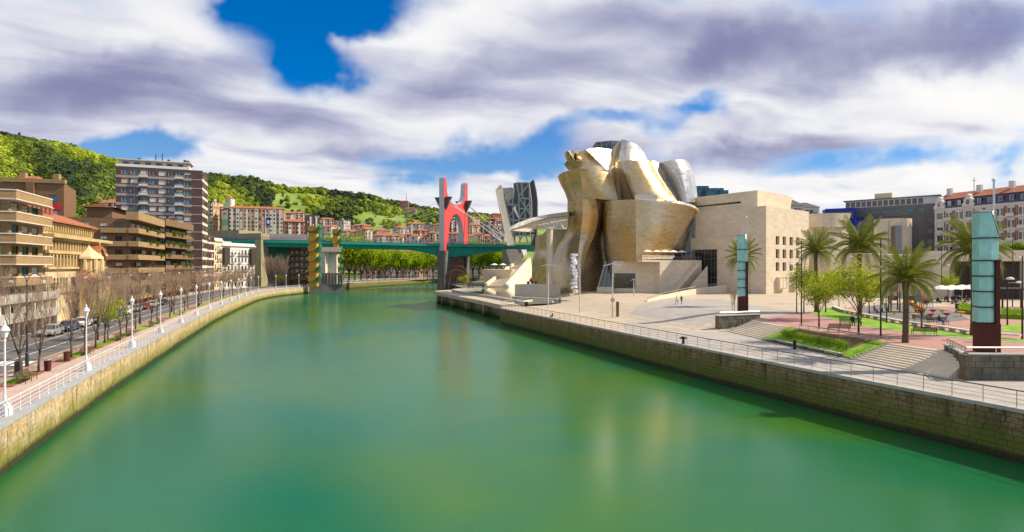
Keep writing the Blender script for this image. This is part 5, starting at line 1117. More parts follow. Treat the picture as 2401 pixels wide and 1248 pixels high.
# ------------------------------------------------------------------ trees and people (shared shapes)
def mesh_of(mb, name, mts, smooth=False):
    me = bpy.data.meshes.new(name); me.from_pydata(mb.v, [], mb.f)
    for m_ in (mts if isinstance(mts, (list, tuple)) else [mts]): me.materials.append(M[m_])
    if smooth: me.polygons.foreach_set('use_smooth', [True] * len(me.polygons))
    return me
def skeleton(rng, H, trunk_h, levels, spread, up, n0, trunk_r, shape=1.0):
    """branch polylines as (points, radii, level); tips as points"""
    segs, tips = [], []
    def grow(p, d, L, r, lev):
        pts, rad = [p.copy()], [r]; n = 4; q = p.copy(); dd = d.copy()
        for k in range(n):
            dd = (dd + V((rng.uniform(-.16, .16), rng.uniform(-.16, .16), rng.uniform(-.05, .14) + up * .06))).normalized(); q = q + dd * (L / n); pts.append(q.copy()); rad.append(r * (1 - .72 * (k + 1) / n))
        segs.append((pts, rad, lev))
        if lev < levels:
            m_ = rng.randint(4, 6) if lev < levels - 1 else rng.randint(3, 6)
            for k in range(m_):
                t = rng.uniform(.25, 1.0); i = min(n - 1, int(t * n)); base = pts[i].lerp(pts[i + 1], t * n - i); a = rng.uniform(0, 2 * math.pi)
                side = V((math.cos(a), math.sin(a), rng.uniform(.1, .9) * up)); nd_ = (dd * .9 + side * rng.uniform(.45, .9) * spread).normalized(); grow(base, nd_, L * rng.uniform(.42, .68), r * .42, lev + 1)
        else: tips.append(pts[-1])
        if lev == levels: tips.append(pts[2])
    top = V((rng.uniform(-.1, .1), rng.uniform(-.1, .1), trunk_h)); segs.append(([V((0, 0, -.1)), V((0, 0, trunk_h * .5)), top], [trunk_r * 1.25, trunk_r, trunk_r * .9], 0))
    for k in range(n0):
        a = 2 * math.pi * k / n0 + rng.uniform(-.4, .4); s = rng.uniform(.3, .75) * spread; d = V((math.cos(a) * s, math.sin(a) * s, 1.0)).normalized(); grow(top - V((0, 0, rng.uniform(0, trunk_h * .2))), d, (H - trunk_h) * rng.uniform(.55, .8) * shape, trunk_r * .55, 1)
    return segs, tips
def leaf_quads(rng, centres, n, rad, size, cols, flat=1.0):
    """many small two-triangle leaves round the given points, tinted per clump"""
    C = np.array([tuple(c) for c in centres]); idx = rng.integers(0, len(C), n); p = C[idx] + rng.normal(0, rad, (n, 3)) * np.array([1, 1, flat])
    a = rng.normal(0, 1, (n, 3)); a /= np.linalg.norm(a, axis=1)[:, None]; b = rng.normal(0, 1, (n, 3)); b -= (b * a).sum(1)[:, None] * a; b /= np.linalg.norm(b, axis=1)[:, None]
    s = size * rng.uniform(.6, 1.3, (n, 1)); v = np.empty((n, 4, 3)); v[:, 0] = p - a * s; v[:, 1] = p + b * s * .55; v[:, 2] = p + a * s; v[:, 3] = p - b * s * .55
    ct = np.array(cols); cc = ct[rng.integers(0, len(ct), len(C))][idx] * rng.uniform(.75, 1.25, (n, 1))
    return v.reshape(-1, 3), np.arange(n * 4).reshape(n, 4), np.repeat(cc, 4, axis=0)
def leaf_mesh(name, v, f, c, m_='leaf'):
    o = np_mesh(name, v, f, m_); me = o.data; set_colors(me, 'tint', c); bpy.data.objects.remove(o); return me
def wood_mesh(segs, minl, maxl, name, m_):
    b = MB()
    for pts, rad, lev in segs:
        if minl <= lev <= maxl: b.tube(pts, [max(r, .006) for r in rad], 7 if lev == 0 else (5 if lev == 1 else 3), lev == 0)
    return mesh_of(b, name, m_, True)
BARE = []
for s in range(4):
    rg = random.Random(40 + s); sg, tp = skeleton(rg, 8.6, 2.0, 4, .58, 1.3, 5, .10)
    BARE.append((wood_mesh(sg, 0, 1, 'trunk', 'bark'), wood_mesh(sg, 2, 4, 'crown', 'twig')))
YOUNG = []
for s in range(3):
    rg = random.Random(80 + s); sg, tp = skeleton(rg, 6.6, 2.3, 3, 1.35, .7, 6, .09); nr = np.random.default_rng(s)
    v, f, c = leaf_quads(nr, tp, 3800, .42, .11, [(.38, .44, .02), (.48, .52, .03), (.28, .37, .02)])
    YOUNG.append((wood_mesh(sg, 0, 3, 'trunk', 'bark'), leaf_mesh('crown', v, f, c)))
LUSH = []
for s in range(4):
    rg = random.Random(120 + s); sg, tp = skeleton(rg, 15, 3.4, 3, 1.0, .8, 7, .28); nr = np.random.default_rng(50 + s)
    v, f, c = leaf_quads(nr, tp, 5200, .85, .36, [(.30, .42, .010), (.38, .50, .012), (.46, .56, .015), (.20, .31, .010)])
    LUSH.append((wood_mesh(sg, 0, 2, 'trunk', 'bark'), leaf_mesh('crown', v, f, c)))
def tree(kind, i, loc, label, group, scale=1.0, name='tree', cat='tree', rz=None):
    tm, cm = kind[i % len(kind)]; rz = random.uniform(0, 6.28) if rz is None else rz
    r = thing(name, loc, label, cat, group, rz); r.scale = (scale,) * 3
    for nm, me in (('trunk', tm), ('crown', cm)): o = bpy.data.objects.new(nm, me); col.objects.link(o); o.parent = r
    return r
# palm: ringed trunk, fronds as single leaves, each a part
def frond_mesh(rg, L, droop):
    b = MB(); n = 16; pts = []
    for k in range(n + 1):
        t = k / n; pts.append(V((L * (t - .18 * droop * t * t), 0, L * (.50 * t - droop * .72 * t ** 2.1))))
    b.tube(pts, [.035 * (1 - .8 * k / n) + .004 for k in range(n + 1)], 4)
    for k in range(2, n + 1):
        for j in range(3):
            t = (k - 1 + j / 3) / n; i = min(n - 1, int(t * n)); p = pts[i].lerp(pts[i + 1], t * n - i); d = (pts[i + 1] - pts[i]).normalized(); ll = L * .23 * math.sin(math.pi * min(1, t * .86 + .10)) ** .7 * rg.uniform(.85, 1.1)
            for s in (-1, 1):
                dirv = (d * .8 + V((0, s, 0)) * rg.uniform(.6, .95) + V((0, 0, rg.uniform(.0, .35) - .55 * t))).normalized(); e = p + dirv * ll; e.z -= ll * .3; wv = d * .015 + V((0, 0, .008)); b.add([p - wv, p + wv, p.lerp(e, .6) + wv * .9, e, p.lerp(e, .6) - wv * .9], [(0, 1, 2, 3, 4)])
    return mesh_of(b, 'frond', 'frond')
_r = random.Random(5); FRONDS = [frond_mesh(_r, 3.5, d) for d in (.25, .55, .85, 1.15, 1.4)]
def palm(loc, H, scale, label, seed):
    rg = random.Random(seed); r = thing('palm_tree', loc, label, 'palm tree', 'palms on the plaza')
    g = MB(); rings = []; n = int(H / .22)
    for k in range(n + 1):
        z = H * k / n; rad = .24 + .05 * math.exp(-z * 1.2) + (.11 * max(0, (z - H + 1.1) / 1.1)); rings.append((.05 * math.sin(z * .6), .04 * math.cos(z * .5), z - (.1 if k == 0 else 0), rad + (.028 if k % 2 else 0)))
    g.tube_z(rings, 9); o = bpy.data.objects.new('trunk', mesh_of(g, 'trunk', 'bark_palm')); col.objects.link(o); o.parent = r
    g = MB(); [g.tube([(0, 0, H - .3), (.5 * math.cos(a), .5 * math.sin(a), H + .25), (.95 * math.cos(a), .95 * math.sin(a), H - .15)], [.03, .025, .05], 4) for a in [rg.uniform(0, 6.28) for _ in range(14)]]
    o = bpy.data.objects.new('fruit_stalks', mesh_of(g, 'fruit_stalks', 'frond_dry')); col.objects.link(o); o.parent = r
    N = 58
    for k in range(N):
        t = k / (N - 1); di = min(4, int(t * 5)); o = bpy.data.objects.new('frond', FRONDS[di]); col.objects.link(o); o.parent = r
        o.location = (0, 0, H + .2 - .5 * t); tilt = R(lerp(-52, 22, t ** .9) + rg.uniform(-7, 7)); az = k * 2.39996 + rg.uniform(-.2, .2)
        o.rotation_euler = (rg.uniform(-.15, .15), tilt, az); s = scale * rg.uniform(.88, 1.1); o.scale = (s, s, s)
    return r
# people: one continuous skinned body
def person_mesh(name, J, E, rad, top, legs, headz):
    me = bpy.data.meshes.new(name); me.from_pydata(J, E, []); o = bpy.data.objects.new(name, me); col.objects.link(o)
    sk = o.modifiers.new('skin', 'SKIN'); 
    for i, r_ in enumerate(rad): me.skin_vertices[0].data[i].radius = (r_, r_)
    me.skin_vertices[0].data[0].use_root = True
    o.modifiers.new('sub', 'SUBSURF').levels = 1
    dg = bpy.context.evaluated_depsgraph_get(); out = bpy.data.meshes.new_from_object(o.evaluated_get(dg)); bpy.data.objects.remove(o)
    out.materials.clear()
    for m_ in ('skin', top, legs, 'hair'): out.materials.append(M[m_])
    for p in out.polygons:
        c = p.center; p.use_smooth = True
        p.material_index = 3 if (c.z > headz + .05 or (c.z > headz - .04 and c.y > .03)) and c.z > headz - .05 else (0 if c.z > headz - .16 else (1 if p.center.z > PL else 2))
    return out
PL = .85
def standing(name, top, legs, stride=.0):
    global PL; PL = .86
    J = [(0, 0, .95), (0, 0, 1.2), (0, 0, 1.42), (0, -.01, 1.52), (0, -.03, 1.66), (0, -.02, 1.74), (.10, 0, .9), (.11, -.05 - stride, .5), (.11, .02 - stride, .08), (.11, -.12 - stride, .04), (-.10, 0, .9), (-.11, -.03 + stride, .5), (-.11, .05 + stride * 1.3, .08), (-.11, -.09 + stride * 1.3, .04), (.2, 0, 1.4), (.25, .03, 1.12), (.25, -.12, .9), (-.2, 0, 1.4), (-.25, .03, 1.12), (-.25, -.10, .9)]
    E = [(0, 1), (1, 2), (2, 3), (3, 4), (4, 5), (0, 6), (6, 7), (7, 8), (8, 9), (0, 10), (10, 11), (11, 12), (12, 13), (2, 14), (14, 15), (15, 16), (2, 17), (17, 18), (18, 19)]
    return person_mesh(name, J, E, [.15, .145, .15, .06, .105, .07, .10, .065, .05, .045, .10, .065, .05, .045, .06, .045, .04, .06, .045, .04], top, legs, 1.68)
def seated(name, top, legs):                     # sits on a seat 0.45 m high, facing -y
    global PL; PL = .56
    J = [(0, 0, .56), (0, .03, .82), (0, .02, 1.02), (0, .0, 1.12), (0, -.03, 1.26), (0, -.02, 1.34), (.10, -.06, .53), (.12, -.46, .52), (.12, -.46, .1), (.12, -.6, .05), (-.10, -.06, .53), (-.13, -.44, .52), (-.13, -.40, .1), (-.13, -.54, .05), (.2, .02, 1.0), (.24, -.06, .76), (.14, -.30, .66), (-.2, .02, 1.0), (-.24, -.06, .76), (-.12, -.30, .66)]
    E = [(0, 1), (1, 2), (2, 3), (3, 4), (4, 5), (0, 6), (6, 7), (7, 8), (8, 9), (0, 10), (10, 11), (11, 12), (12, 13), (2, 14), (14, 15), (15, 16), (2, 17), (17, 18), (18, 19)]
    return person_mesh(name, J, E, [.15, .145, .15, .06, .105, .07, .10, .075, .05, .045, .10, .075, .05, .045, .06, .045, .04, .06, .045, .04], top, legs, 1.28)
SEAT = [seated('person', a, b) for a, b in (('cloth_navy', 'cloth_black'), ('cloth_grey', 'cloth_navy'), ('cloth_crimson', 'cloth_black'), ('cloth_blue', 'cloth_grey'), ('cloth_white', 'cloth_navy'), ('cloth_black', 'cloth_blue'))]
STAND = [standing('person', 'cloth_grey', 'cloth_navy', .12), standing('person', 'cloth_teal', 'cloth_navy', .05), standing('person', 'band_cream', 'cloth_grey', .15)]
def person(me, loc, rz, label, group=None): o = inst('person', me, None, loc, rz); return tag(o, label, 'person', group)
# ------------------------------------------------------------------ plaza on the right bank
TY, TX = [43.4, 48, 52, 60, 67, 74.5], [36.0, 37.2, 35.9, 34.4, 33.2, 32.4]
BY, BX = [43.4, 53, 60, 66.3, 74.5], [34.2, 32.0, 30.9, 29.9, 28.9]
topX = lambda y: interp(y, TY, TX); botX = lambda y: interp(y, BY, BX)
m = MB(); m.prism([(32.4, 75.2), (33.2, 67), (34.4, 60), (35.9, 52), (37.3, 48), (36.2, 43.35), (74, 43.35), (120, 62), (120, 100), (62, 100), (46, 87), (36, 79)], 2.9, ZP + .012); struct(m.build('red_plaza', 'paving_red'))
def steps(label, y0, y1, n=10):
    r = thing('plaza_steps', (botX((y0 + y1) / 2), (y0 + y1) / 2, ZR), label, 'stairs', 'wide steps up to the red plaza')
    for k in range(n):
        t0, t1 = k / n, (k + 1) / n + .02; ys = np.linspace(y0, y1, 5); b = MB()
        b.prism([(lerp(botX(y), topX(y), t0), y) for y in ys] + [(lerp(botX(y), topX(y), t1), y) for y in ys[::-1]], ZR - .1, ZR + (ZP - ZR) * (k + 1) / n); b.build('step', 'limestone_plain', r)
steps('wide sunlit steps beside the small rock wall and left glass tower', 66.4, 74.4); steps('wide steps beside the long rock wall, right of the planted bank', 43.5, 52.6)
# planted bank with hedge, grass ends, soil, low bench edge
def bank_sheet(name, mt, y0, y1, t0, t1, dz=0.0):
    b = MB(); ys = np.linspace(y0, y1, 9)
    for a, c in zip(ys[:-1], ys[1:]):
        q = lambda y, t: (lerp(botX(y), topX(y) , t), y, lerp(ZR + .12, ZP + .02, t) + dz)
        b.quad(q(a, t0), q(a, t1), q(c, t1), q(c, t0))
    return struct(b.build(name, mt))
bank_sheet('planted_bank', 'grass', 52.6, 66.4, -.02, 1.0); bank_sheet('soil_bed', 'soil', 54.5, 64.6, .45, .98, .03)
def clump_mass(name, centres, n, rad, size, mt, label, cat, kind=None, seed=1, flat=1.0):
    v, f, c = leaf_quads(np.random.default_rng(seed), centres, n, rad, size, [(.1, .2, .02)], flat); o = np_mesh(name, v, f, mt); return tag(o, label, cat, None, kind)
ctr = [(lerp(botX(y), topX(y), .33) + random.uniform(-.12, .12), y, ZR + .12 + .50 + .38 + random.uniform(-.12, .12)) for y in np.arange(54.6, 64.2, .16)]
hd = thing('hedge', (31.5, 59, ZR), 'low clipped green hedge along the planted bank between the steps', 'hedge'); WORLD[hd.name] = V((0, 0, 0)); hd.location = (0, 0, 0)
v, f, c = leaf_quads(np.random.default_rng(3), ctr, 9000, .19, .05, [(.1, .2, .02)]); np_mesh('foliage', v, f, 'hedge_leaf', hd)
b = MB()
for y in np.arange(54.6, 64, 1.2): b.tube([(lerp(botX(y), topX(y), .33), y, ZR + .4), (lerp(botX(y), topX(y), .33), y, ZR + 1.0)], .04, 4)
b.build('stem', 'bark', hd)
be = thing('edge_bench', (30.5, 59, ZR), 'long low stone bench edge along the foot of the planted bank', 'bench')
for y in np.arange(53.2, 65.6, 2.5):
    b = MB(); b.prism([(botX(y) - .45, y), (botX(y) - .08, y), (botX(y + 2.4) - .08, y + 2.4), (botX(y + 2.4) - .45, y + 2.4)], ZR + .33, ZR + .43); b.build('seat_slab', 'concrete', be)
    b = MB(); b.prism([(botX(y) - .35, y + .2), (botX(y) - .1, y + .2), (botX(y + .5) - .1, y + .6), (botX(y + .5) - .35, y + .6)], ZR - .02, ZR + .33); b.build('support', 'concrete_dark', be)
# low rail on the top of the bank
def railing(name, label, pts, h, wires, spacing, mt, r_top=.05, r_post=.025, cat='railing'):
    r = thing(name, pts[0], label, cat); P3 = [V(p) for p in pts]; L = [0]
    for a, c in zip(P3[:-1], P3[1:]): L.append(L[-1] + (c - a).length)
    def at(s): i = max(0, min(len(P3) - 2, int(np.searchsorted(L, s) - 1))); return P3[i].lerp(P3[i + 1], (s - L[i]) / max(1e-6, L[i + 1] - L[i]))
    b = MB(); b.tube([p + V((0, 0, h)) for p in P3], r_top, 6); b.build('top_rail', mt, r)
    for k in range(wires): b = MB(); z = h * (k + 1) / (wires + 1); b.tube([p + V((0, 0, z)) for p in P3], r_post * .55, 4); b.build('wire', mt, r)
    n = max(1, int(L[-1] / spacing)); pb = MB(); pb.tube([(0, 0, -.02), (0, 0, h)], r_post, 5); pm_ = mesh_of(pb, 'post', mt)
    for k in range(n + 1): inst('post', pm_, r, at(L[-1] * k / n))
    return r
railing('plaza_rail', 'low metal rail along the top edge of the planted bank', [(topX(y) + .15, y, ZP) for y in np.arange(53, 67, 2)], .45, 0, 1.4, 'steel_bright', .07, .04)
railing('quay_railing', 'thin grey wire railing along the right quay edge', [(bankR(y) + .28, y, ZR) for y in np.arange(116, 20, -3)], 1.08, 3, 1.75, 'rail_metal', .045, .022)
# rock walls: coursed blocks
def rock_wall(name, label, A, B, z0, z1, depth, lean=0.0, z1b=None):
    f = Frame(A, B); r = thing(name, (*A, z0), label, 'wall'); rows = 4; h = (z1 - z0 - .1) / rows; z1b = z1 if z1b is None else z1b
    g = MB(); f.box(g, .02, f.L - .02, z0 - .1, z1 - .1, -depth, -.06); g.build('core', 'mortar', r)
    for i in range(rows):
        u = -random.uniform(0, .5)
        while u < f.L:
            w = random.uniform(.55, .95); a, c = max(0, u), min(f.L, u + w)
            if c - a > .08: g = MB(); f.box(g, a + .015, c - .015, z0 + i * h + .012, z0 + (i + 1) * h - .012, -.1, random.uniform(-.02, .035)); g.build('rock_block', 'rock_wall', r)
            u += w
    g = MB(); f.box(g, -.05, f.L + .05, z1 - .1, z1, -depth, .06); g.build('wall_cap', 'concrete', r); return r, f
rock_wall('rock_wall', 'long dark rock block wall with metal rail below the right glass tower', (34.9, 42.7), (58, 42.0), ZR, 5.35, .6)
rock_wall('rock_wall', 'dark rock flank wall closing the right end of the wide steps', (37.55, 48.2), (34.9, 42.75), ZR, 5.35, .3)
rock_wall('rock_wall', 'small dark rock block wall beside the steps near the left glass tower', (28.4, 76.0), (35.2, 78.6), ZR - .3, 5.3, .8)
railing('wall_rail', 'bright steel rail on top of the long rock wall', [(35.3, 43.1, 5.35), (58, 42.4, 5.35)], .42, 0, 2.2, 'steel_bright', .07, .04)
railing('wall_rail', 'bright steel rail on top of the rock flank wall', [(37.7, 48.0, 5.35), (35.25, 43.2, 5.35)], .42, 1, .8, 'steel_bright', .07, .04)
railing('wall_rail', 'pale rail on the small rock wall near the left glass tower', [(28.8, 76.8, 5.3), (35.2, 79.0, 5.3)], .35, 0, 2.0, 'steel_bright', .07, .04)
# lawn, playground, curved bench wall
g8 = lambda zx, zy, z=ZP: G(1650 + zx / 3.197, 640 + zy / 3.197, z)
low = [g8(*p) for p in [(800, 306), (900, 335), (1000, 360), (1200, 405), (1500, 445), (1800, 478), (2030, 503), (2390, 530)]]
upp = [g8(*p) for p in [(930, 262), (980, 270), (1050, 298), (1240, 338), (1500, 388), (1800, 432), (2050, 474), (2400, 506)]]
m = MB()
for (a, b_), (c, d) in zip(zip(low[:-1], upp[:-1]), zip(low[1:], upp[1:])): m.quad(*[(p.x, p.y, ZP + .06) for p in (a, c, d, b_)])
struct(m.build('lawn', 'grass'))
m = MB()
for a, c in zip(low[:-1], low[1:]): m.tube([(a.x, a.y, ZP + .02), (c.x, c.y, ZP + .02)], .07, 4)
struct(m.build('lawn_kerb', 'concrete_light'))
m = MB(); m.poly([(p.x, p.y, ZP + .03) for p in [g8(*q) for q in [(1150, 300), (1300, 338), (1500, 368), (1800, 372), (2000, 352), (1930, 318), (1830, 275), (1600, 245), (1300, 240), (1180, 260)]]]); struct(m.build('playground_ground', 'rubber_ground'))
m = MB(); m.poly([(p.x, p.y, ZP + .03) for p in [g8(*q) for q in [(2240, 395), (2400, 380), (2400, 445), (2240, 440)]]]); struct(m.build('lawn', 'grass'))
cb = thing('curved_bench', upp[1], 'long curved concrete bench wall with openings between lawn and playground', 'bench')
P3 = [V((p.x, p.y + .3, ZP)) for p in upp[1:]]
for a, c in zip(P3[:-1], P3[1:]):
    n = max(1, round((c - a).length / 2.0)); d = (c - a) / n; nn = V((-d.y, d.x, 0)).normalized()
    for k in range(n):
        o = a + d * k; g = MB(); g.obox(o - nn * .28 + V((0, 0, .38)), d * .985, nn * .56, (0, 0, .13)); g.build('seat_slab', 'concrete_light', cb)
        g = MB(); e = d.normalized(); g.add([o - nn * .2 - e * .3 + V((0, 0, .38)), o - nn * .2 + e * .3 + V((0, 0, .38)), o - nn * .2 + e * .16, o - nn * .2 - e * .16, o + nn * .2 - e * .3 + V((0, 0, .38)), o + nn * .2 + e * .3 + V((0, 0, .38)), o + nn * .2 + e * .16, o + nn * .2 - e * .16], [(0, 3, 2, 1), (4, 5, 6, 7), (0, 4, 7, 3), (1, 2, 6, 5)]); g.build('support', 'concrete', cb)
# glass and rusted steel light towers
def glass_tower(px, Y, ytop, label, w=1.4):
    x = X(px, Y); r = thing('glass_tower', (x, Y, ZP), label, 'light tower', 'glass and rust light towers'); zt = Z(ytop, Y); H = zt - ZP; ang = -.25
    fr = Frame((x - w / 2, Y), (x + w * .5, Y - .35)); L = fr.L
    g = MB(); fr.box(g, .02, L, ZP, ZP + H * .21, -1.25, 0); g.build('rust_base', 'rust', r)
    g = MB(); fr.box(g, L * .78, L, ZP + H * .21, ZP + H * .66, -1.25, -.1); g.build('rust_fin', 'rust', r)
    zs = [ZP + H * .215 + k * H * (.655 - .215) / 4 for k in range(5)] + [ZP + H * (.655 + .16), ZP + H]
    for k in range(6):
        z0, z1 = zs[k] + .03, zs[k + 1] - .03; u1 = L * .76 if k < 4 else L * .98; um = u1 * .52
        g = MB()
        for (a, b_, k0, k1) in ((-.05, um, -.12, .06), (um, u1, .06, -.25)):
            ta = z1 if k < 5 else z1; tb = z1 if k < 5 else (z1 if b_ == um else z1 - 1.9)
            g.add([fr.p(a, z0, k0), fr.p(b_, z0, k1), fr.p(b_, tb, k1), fr.p(a, ta, k0), fr.p(a, z0, -1.2), fr.p(b_, z0, -1.2), fr.p(b_, tb, -1.2), fr.p(a, ta, -1.2)], [(0, 1, 2, 3), (0, 3, 7, 4), (1, 5, 6, 2), (3, 2, 6, 7), (4, 7, 6, 5), (0, 4, 5, 1)])
        g.build('glass_panel', 'glass_green', r)
        if k: g = MB(); fr.box(g, -.08, u1 + .02, zs[k] - .05, zs[k] + .05, -1.22, .09); g.build('panel_band', 'dark_metal', r)
    g = MB(); um = L * .98 * .52; g.add([fr.p(-.12, zt, .02), fr.p(um, zt, .1), fr.p(L, zt - 1.9, -.2), fr.p(-.12, zt, -1.3), fr.p(um, zt, -1.3), fr.p(L, zt - 1.9, -1.3), fr.p(-.12, zt + .15, .02), fr.p(um, zt + .15, .1), fr.p(L, zt - 1.75, -.2), fr.p(-.12, zt + .15, -1.3), fr.p(um, zt + .15, -1.3), fr.p(L, zt - 1.75, -1.3)], [(6, 7, 10, 9), (7, 8, 11, 10), (0, 1, 7, 6), (1, 2, 8, 7), (2, 5, 11, 8), (0, 3, 4, 1), (1, 4, 5, 2), (0, 6, 9, 3)]); g.build('cap', 'steel_bright', r)
    g = MB(); p = fr.p(L * .86, ZP + H * .6, -.6); g.tube([p, p + V((0, 0, H * .62))], [.11, .08], 7); g.build('mast', 'steel_bright', r)
    g = MB(); g.lathe([(.13, 0), (.16, .15), (.02, .3)], 8, p + V((0, 0, H * .62))); g.build('mast_head', 'lamp_glass', r)
glass_tower(1742, 86, 551, 'green glass and rusted steel tower near the museum block'); glass_tower(2319, 46.5, 497, 'large green glass and rusted steel tower at the right edge of the plaza')
# palms
palm((48.0, 87.5, ZP), 9.6, 1.05, 'palm in front of the limestone block windows', 1); palm((47.7, 76, ZP), 9.8, 1.25, 'tall palm in front of the blue wall', 2)
palm((37.4, 52.7, ZP), 6.0, 1.0, 'shorter palm at the plaza edge beside the planted bank', 3); palm((48.4, 58.2, ZP), 8.9, 1.12, 'palm partly behind the right glass tower', 4); palm((41.6, 100, ZP - .6), 9.2, 1.05, 'palm partly behind the left glass tower', 5)
# young leafy trees and bare ones
for k, (px, py, s, lab) in enumerate([(1885, 733, 1.0, 'young lime-green tree left of the first palm'), (1936, 733, 1.05, 'young lime-green tree just right of the first palm'), (1920.5, 771, .95, 'slim lime-green tree on the red paving by the dark bench'), (2013, 785, 1.05, 'lime-green tree in front of the tall palm on red paving'), (2038, 742, .95, 'lime-green tree behind the curved bench near playground'),
      (2223, 703, .85, 'small lime-green tree by the white cafe parasols'), (2264, 690, .9, 'small sparse green tree behind the cafe parasols'), (2370, 690, .95, 'green tree behind the right glass tower by the pergola'), (1980, 700, .8, 'small lime-green tree at the tip of the lawn')]):
    tree(YOUNG, k, G(px, py, ZP), lab, 'young trees on the plaza', s, 'young_tree')
for k, (px, py, s, lab) in enumerate([(2079, 758, .8, 'bare tree on the lawn beside the playground slide'), (2161, 771, .85, 'bare tree on the lawn by the green bench'), (1717, 728, .45, 'tiny bare sapling left of the left glass tower'), (1722, 730, .4, 'tiny bare sapling next to the left glass tower base'), (1895, 712, .75, 'bare tree by the limestone bay window'), (2395, 700, .9, 'bare tree at the right edge behind the hedge')]):
    tree(BARE, k, G(px, py, ZP), lab, 'bare trees on the plaza', s, 'bare_tree')
# plaza lamp posts
def arm_lamp(px, py, ytop, side, label, z=ZP, arm=1.3, m_='dark_metal'):
    p = G(px, py, z); H = Z(ytop, p.y) - z; r = thing('lamp_post', p, label, 'lamp post', 'lamp posts on the plaza'); g = MB(); g.tube([(p.x, p.y, z), (p.x, p.y, z + H)], [.09, .05], 7); g.build('post', m_, r)
    zl = z + H * .72; g = MB(); g.tube([(p.x, p.y, zl), (p.x + side * arm, p.y - .1, zl + .05)], .035, 5); g.build('arm', m_, r)
    g = MB(); g.lathe([(.05, -.05), (.34, -.02), (.30, .12), (.1, .22), (.02, .24)], 10, (p.x + side * arm, p.y - .1, zl)); g.build('lamp_head', 'lamp_glass', r)
arm_lamp(1879, 765, 565, -1, 'thin dark lamp post between the young trees and rock wall'); arm_lamp(2065, 793, 560, 1, 'thin dark lamp post left of the shorter palm'); arm_lamp(1868, 736, 640, -1, 'thick dark post near the bay window'); arm_lamp(1967, 722, 628, 1, 'grey lamp post behind the lawn tip', m_='grey_metal'); arm_lamp(2010, 712, 560, -1, 'thin dark lamp post behind the tall palm')
arm_lamp(2208, 705, 590, 1, 'thin dark lamp post by the cafe parasols'); arm_lamp(2362, 763, 625, 1, 'dark lamp post right of the right glass tower'); arm_lamp(2374, 720, 560, 1, 'tall dark lamp post behind the hedge at right edge'); arm_lamp(2397, 796, 600, -1, 'dark lamp post at the very right edge')
# tall double-arm lamps on the sand plaza
def wing_lamp(px, py, ytop, label, z, sz=1.0):
    p = G(px, py, z); H = Z(ytop, p.y) - z; r = thing('wing_lamp', p, label, 'lamp post', 'winged lamps on the sand plaza'); g = MB(); g.tube([p, p + V((0, 0, H))], [.13, .08], 8); g.build('post', 'concrete_light', r)
    for s in (-1, 1): g = MB(); q = p + V((0, 0, H)); g.add([q + V((0, -.3 * sz, .15)), q + V((s * 1.5 * sz, -.3 * sz, -.25)), q + V((s * 1.5 * sz, .3 * sz, -.25)), q + V((0, .3 * sz, .15)), q + V((0, -.3 * sz, .25)), q + V((s * 1.5 * sz, -.3 * sz, -.17)), q + V((s * 1.5 * sz, .3 * sz, -.17)), q + V((0, .3 * sz, .25))], [(0, 1, 2, 3), (4, 7, 6, 5), (0, 4, 5, 1), (1, 5, 6, 2), (2, 6, 7, 3), (3, 7, 4, 0)]); g.build('wing', 'lamp_glass', r)
    return r, p, H
wing_lamp(1285.5, 723, 622, 'winged lamp post in front of the canopy column', ZR); wing_lamp(1359.5, 734, 621, 'lamp post just right of the steel sculpture', ZR, .2); r, p, H = wing_lamp(1436, 745, 621, 'winged lamp post with round traffic sign on the sand plaza', ZR)
g = MB(); q = p + V((0, -.16, 3.0)); g.tube([q, q + V((0, -.05, 0))], .36, 14); g.build('traffic_sign', 'play_red', r); g = MB(); q = p + V((0, -.215, 3.0)); g.tube([q, q + V((0, -.02, 0))], .25, 14); g.build('sign_face', 'white_paint', r); g = MB(); q = p + V((-.14, -.25, 2.95)); g.box(q.x, q.x + .28, q.y - .005, q.y, q.z, q.z + .08); g.build('sign_bar', 'dark_metal', r)
g = MB(); q = P(1441, 744, p.y + .2); tag(g.cbox((q.x + .5, q.y, ZR), .45, .4, 2.7).build('info_pillar', 'bronze'), 'brown pillar beside the winged lamp with traffic sign', 'pillar')
wing_lamp(1486, 705, 656, 'short lamp on the sand plaza before the museum door', ZR + .4, .45); wing_lamp(1547.5, 692, 645, 'short lamp at the foot of the terrace stair', ZR + .6, .3)
# ramp parapet walls on the sand plaza
def low_wall(label, pts, h0, h1, w=.35, mt='limestone_plain', rl=True):
    r = thing('ramp_wall', pts[0], label, 'wall'); P3 = [V(p) for p in pts]; g = MB(); n = len(P3)
    for i in range(n - 1):
        a, c = P3[i], P3[i + 1]; d = (c - a).normalized(); nn = V((-d.y, d.x, 0)) * w; ha, hc = lerp(h0, h1, i / (n - 1)), lerp(h0, h1, (i + 1) / (n - 1)); U = lambda h: V((0, 0, h))
        g.add([a, c, c + nn, a + nn, a + U(ha), c + U(hc), c + nn + U(hc), a + nn + U(ha)], [(0, 1, 5, 4), (2, 3, 7, 6), (4, 5, 6, 7), (0, 4, 7, 3), (1, 2, 6, 5)])
    g.build('wall', mt, r)
    if rl:
        g = MB(); g.tube([p + V((0, 0, lerp(h0, h1, i / (n - 1)) + .55)) for i, p in enumerate(P3)], .07, 5)
        for i, p in enumerate(P3): g.tube([p + V((0, 0, lerp(h0, h1, i / (n - 1)))), p + V((0, 0, lerp(h0, h1, i / (n - 1)) + .55))], .04, 4)
        g.build('handrail', 'steel_bright', r)
pts = [G(px, py, hR(0, 0) + .3) for px, py in [(1518, 722), (1560, 712), (1610, 704), (1660, 699), (1705, 697)]]; pts = [V((p.x, p.y, hR(p.x, p.y))) for p in pts]; low_wall('curving pale ramp wall with handrail sweeping up to the museum entrance', pts, .3, 2.2)
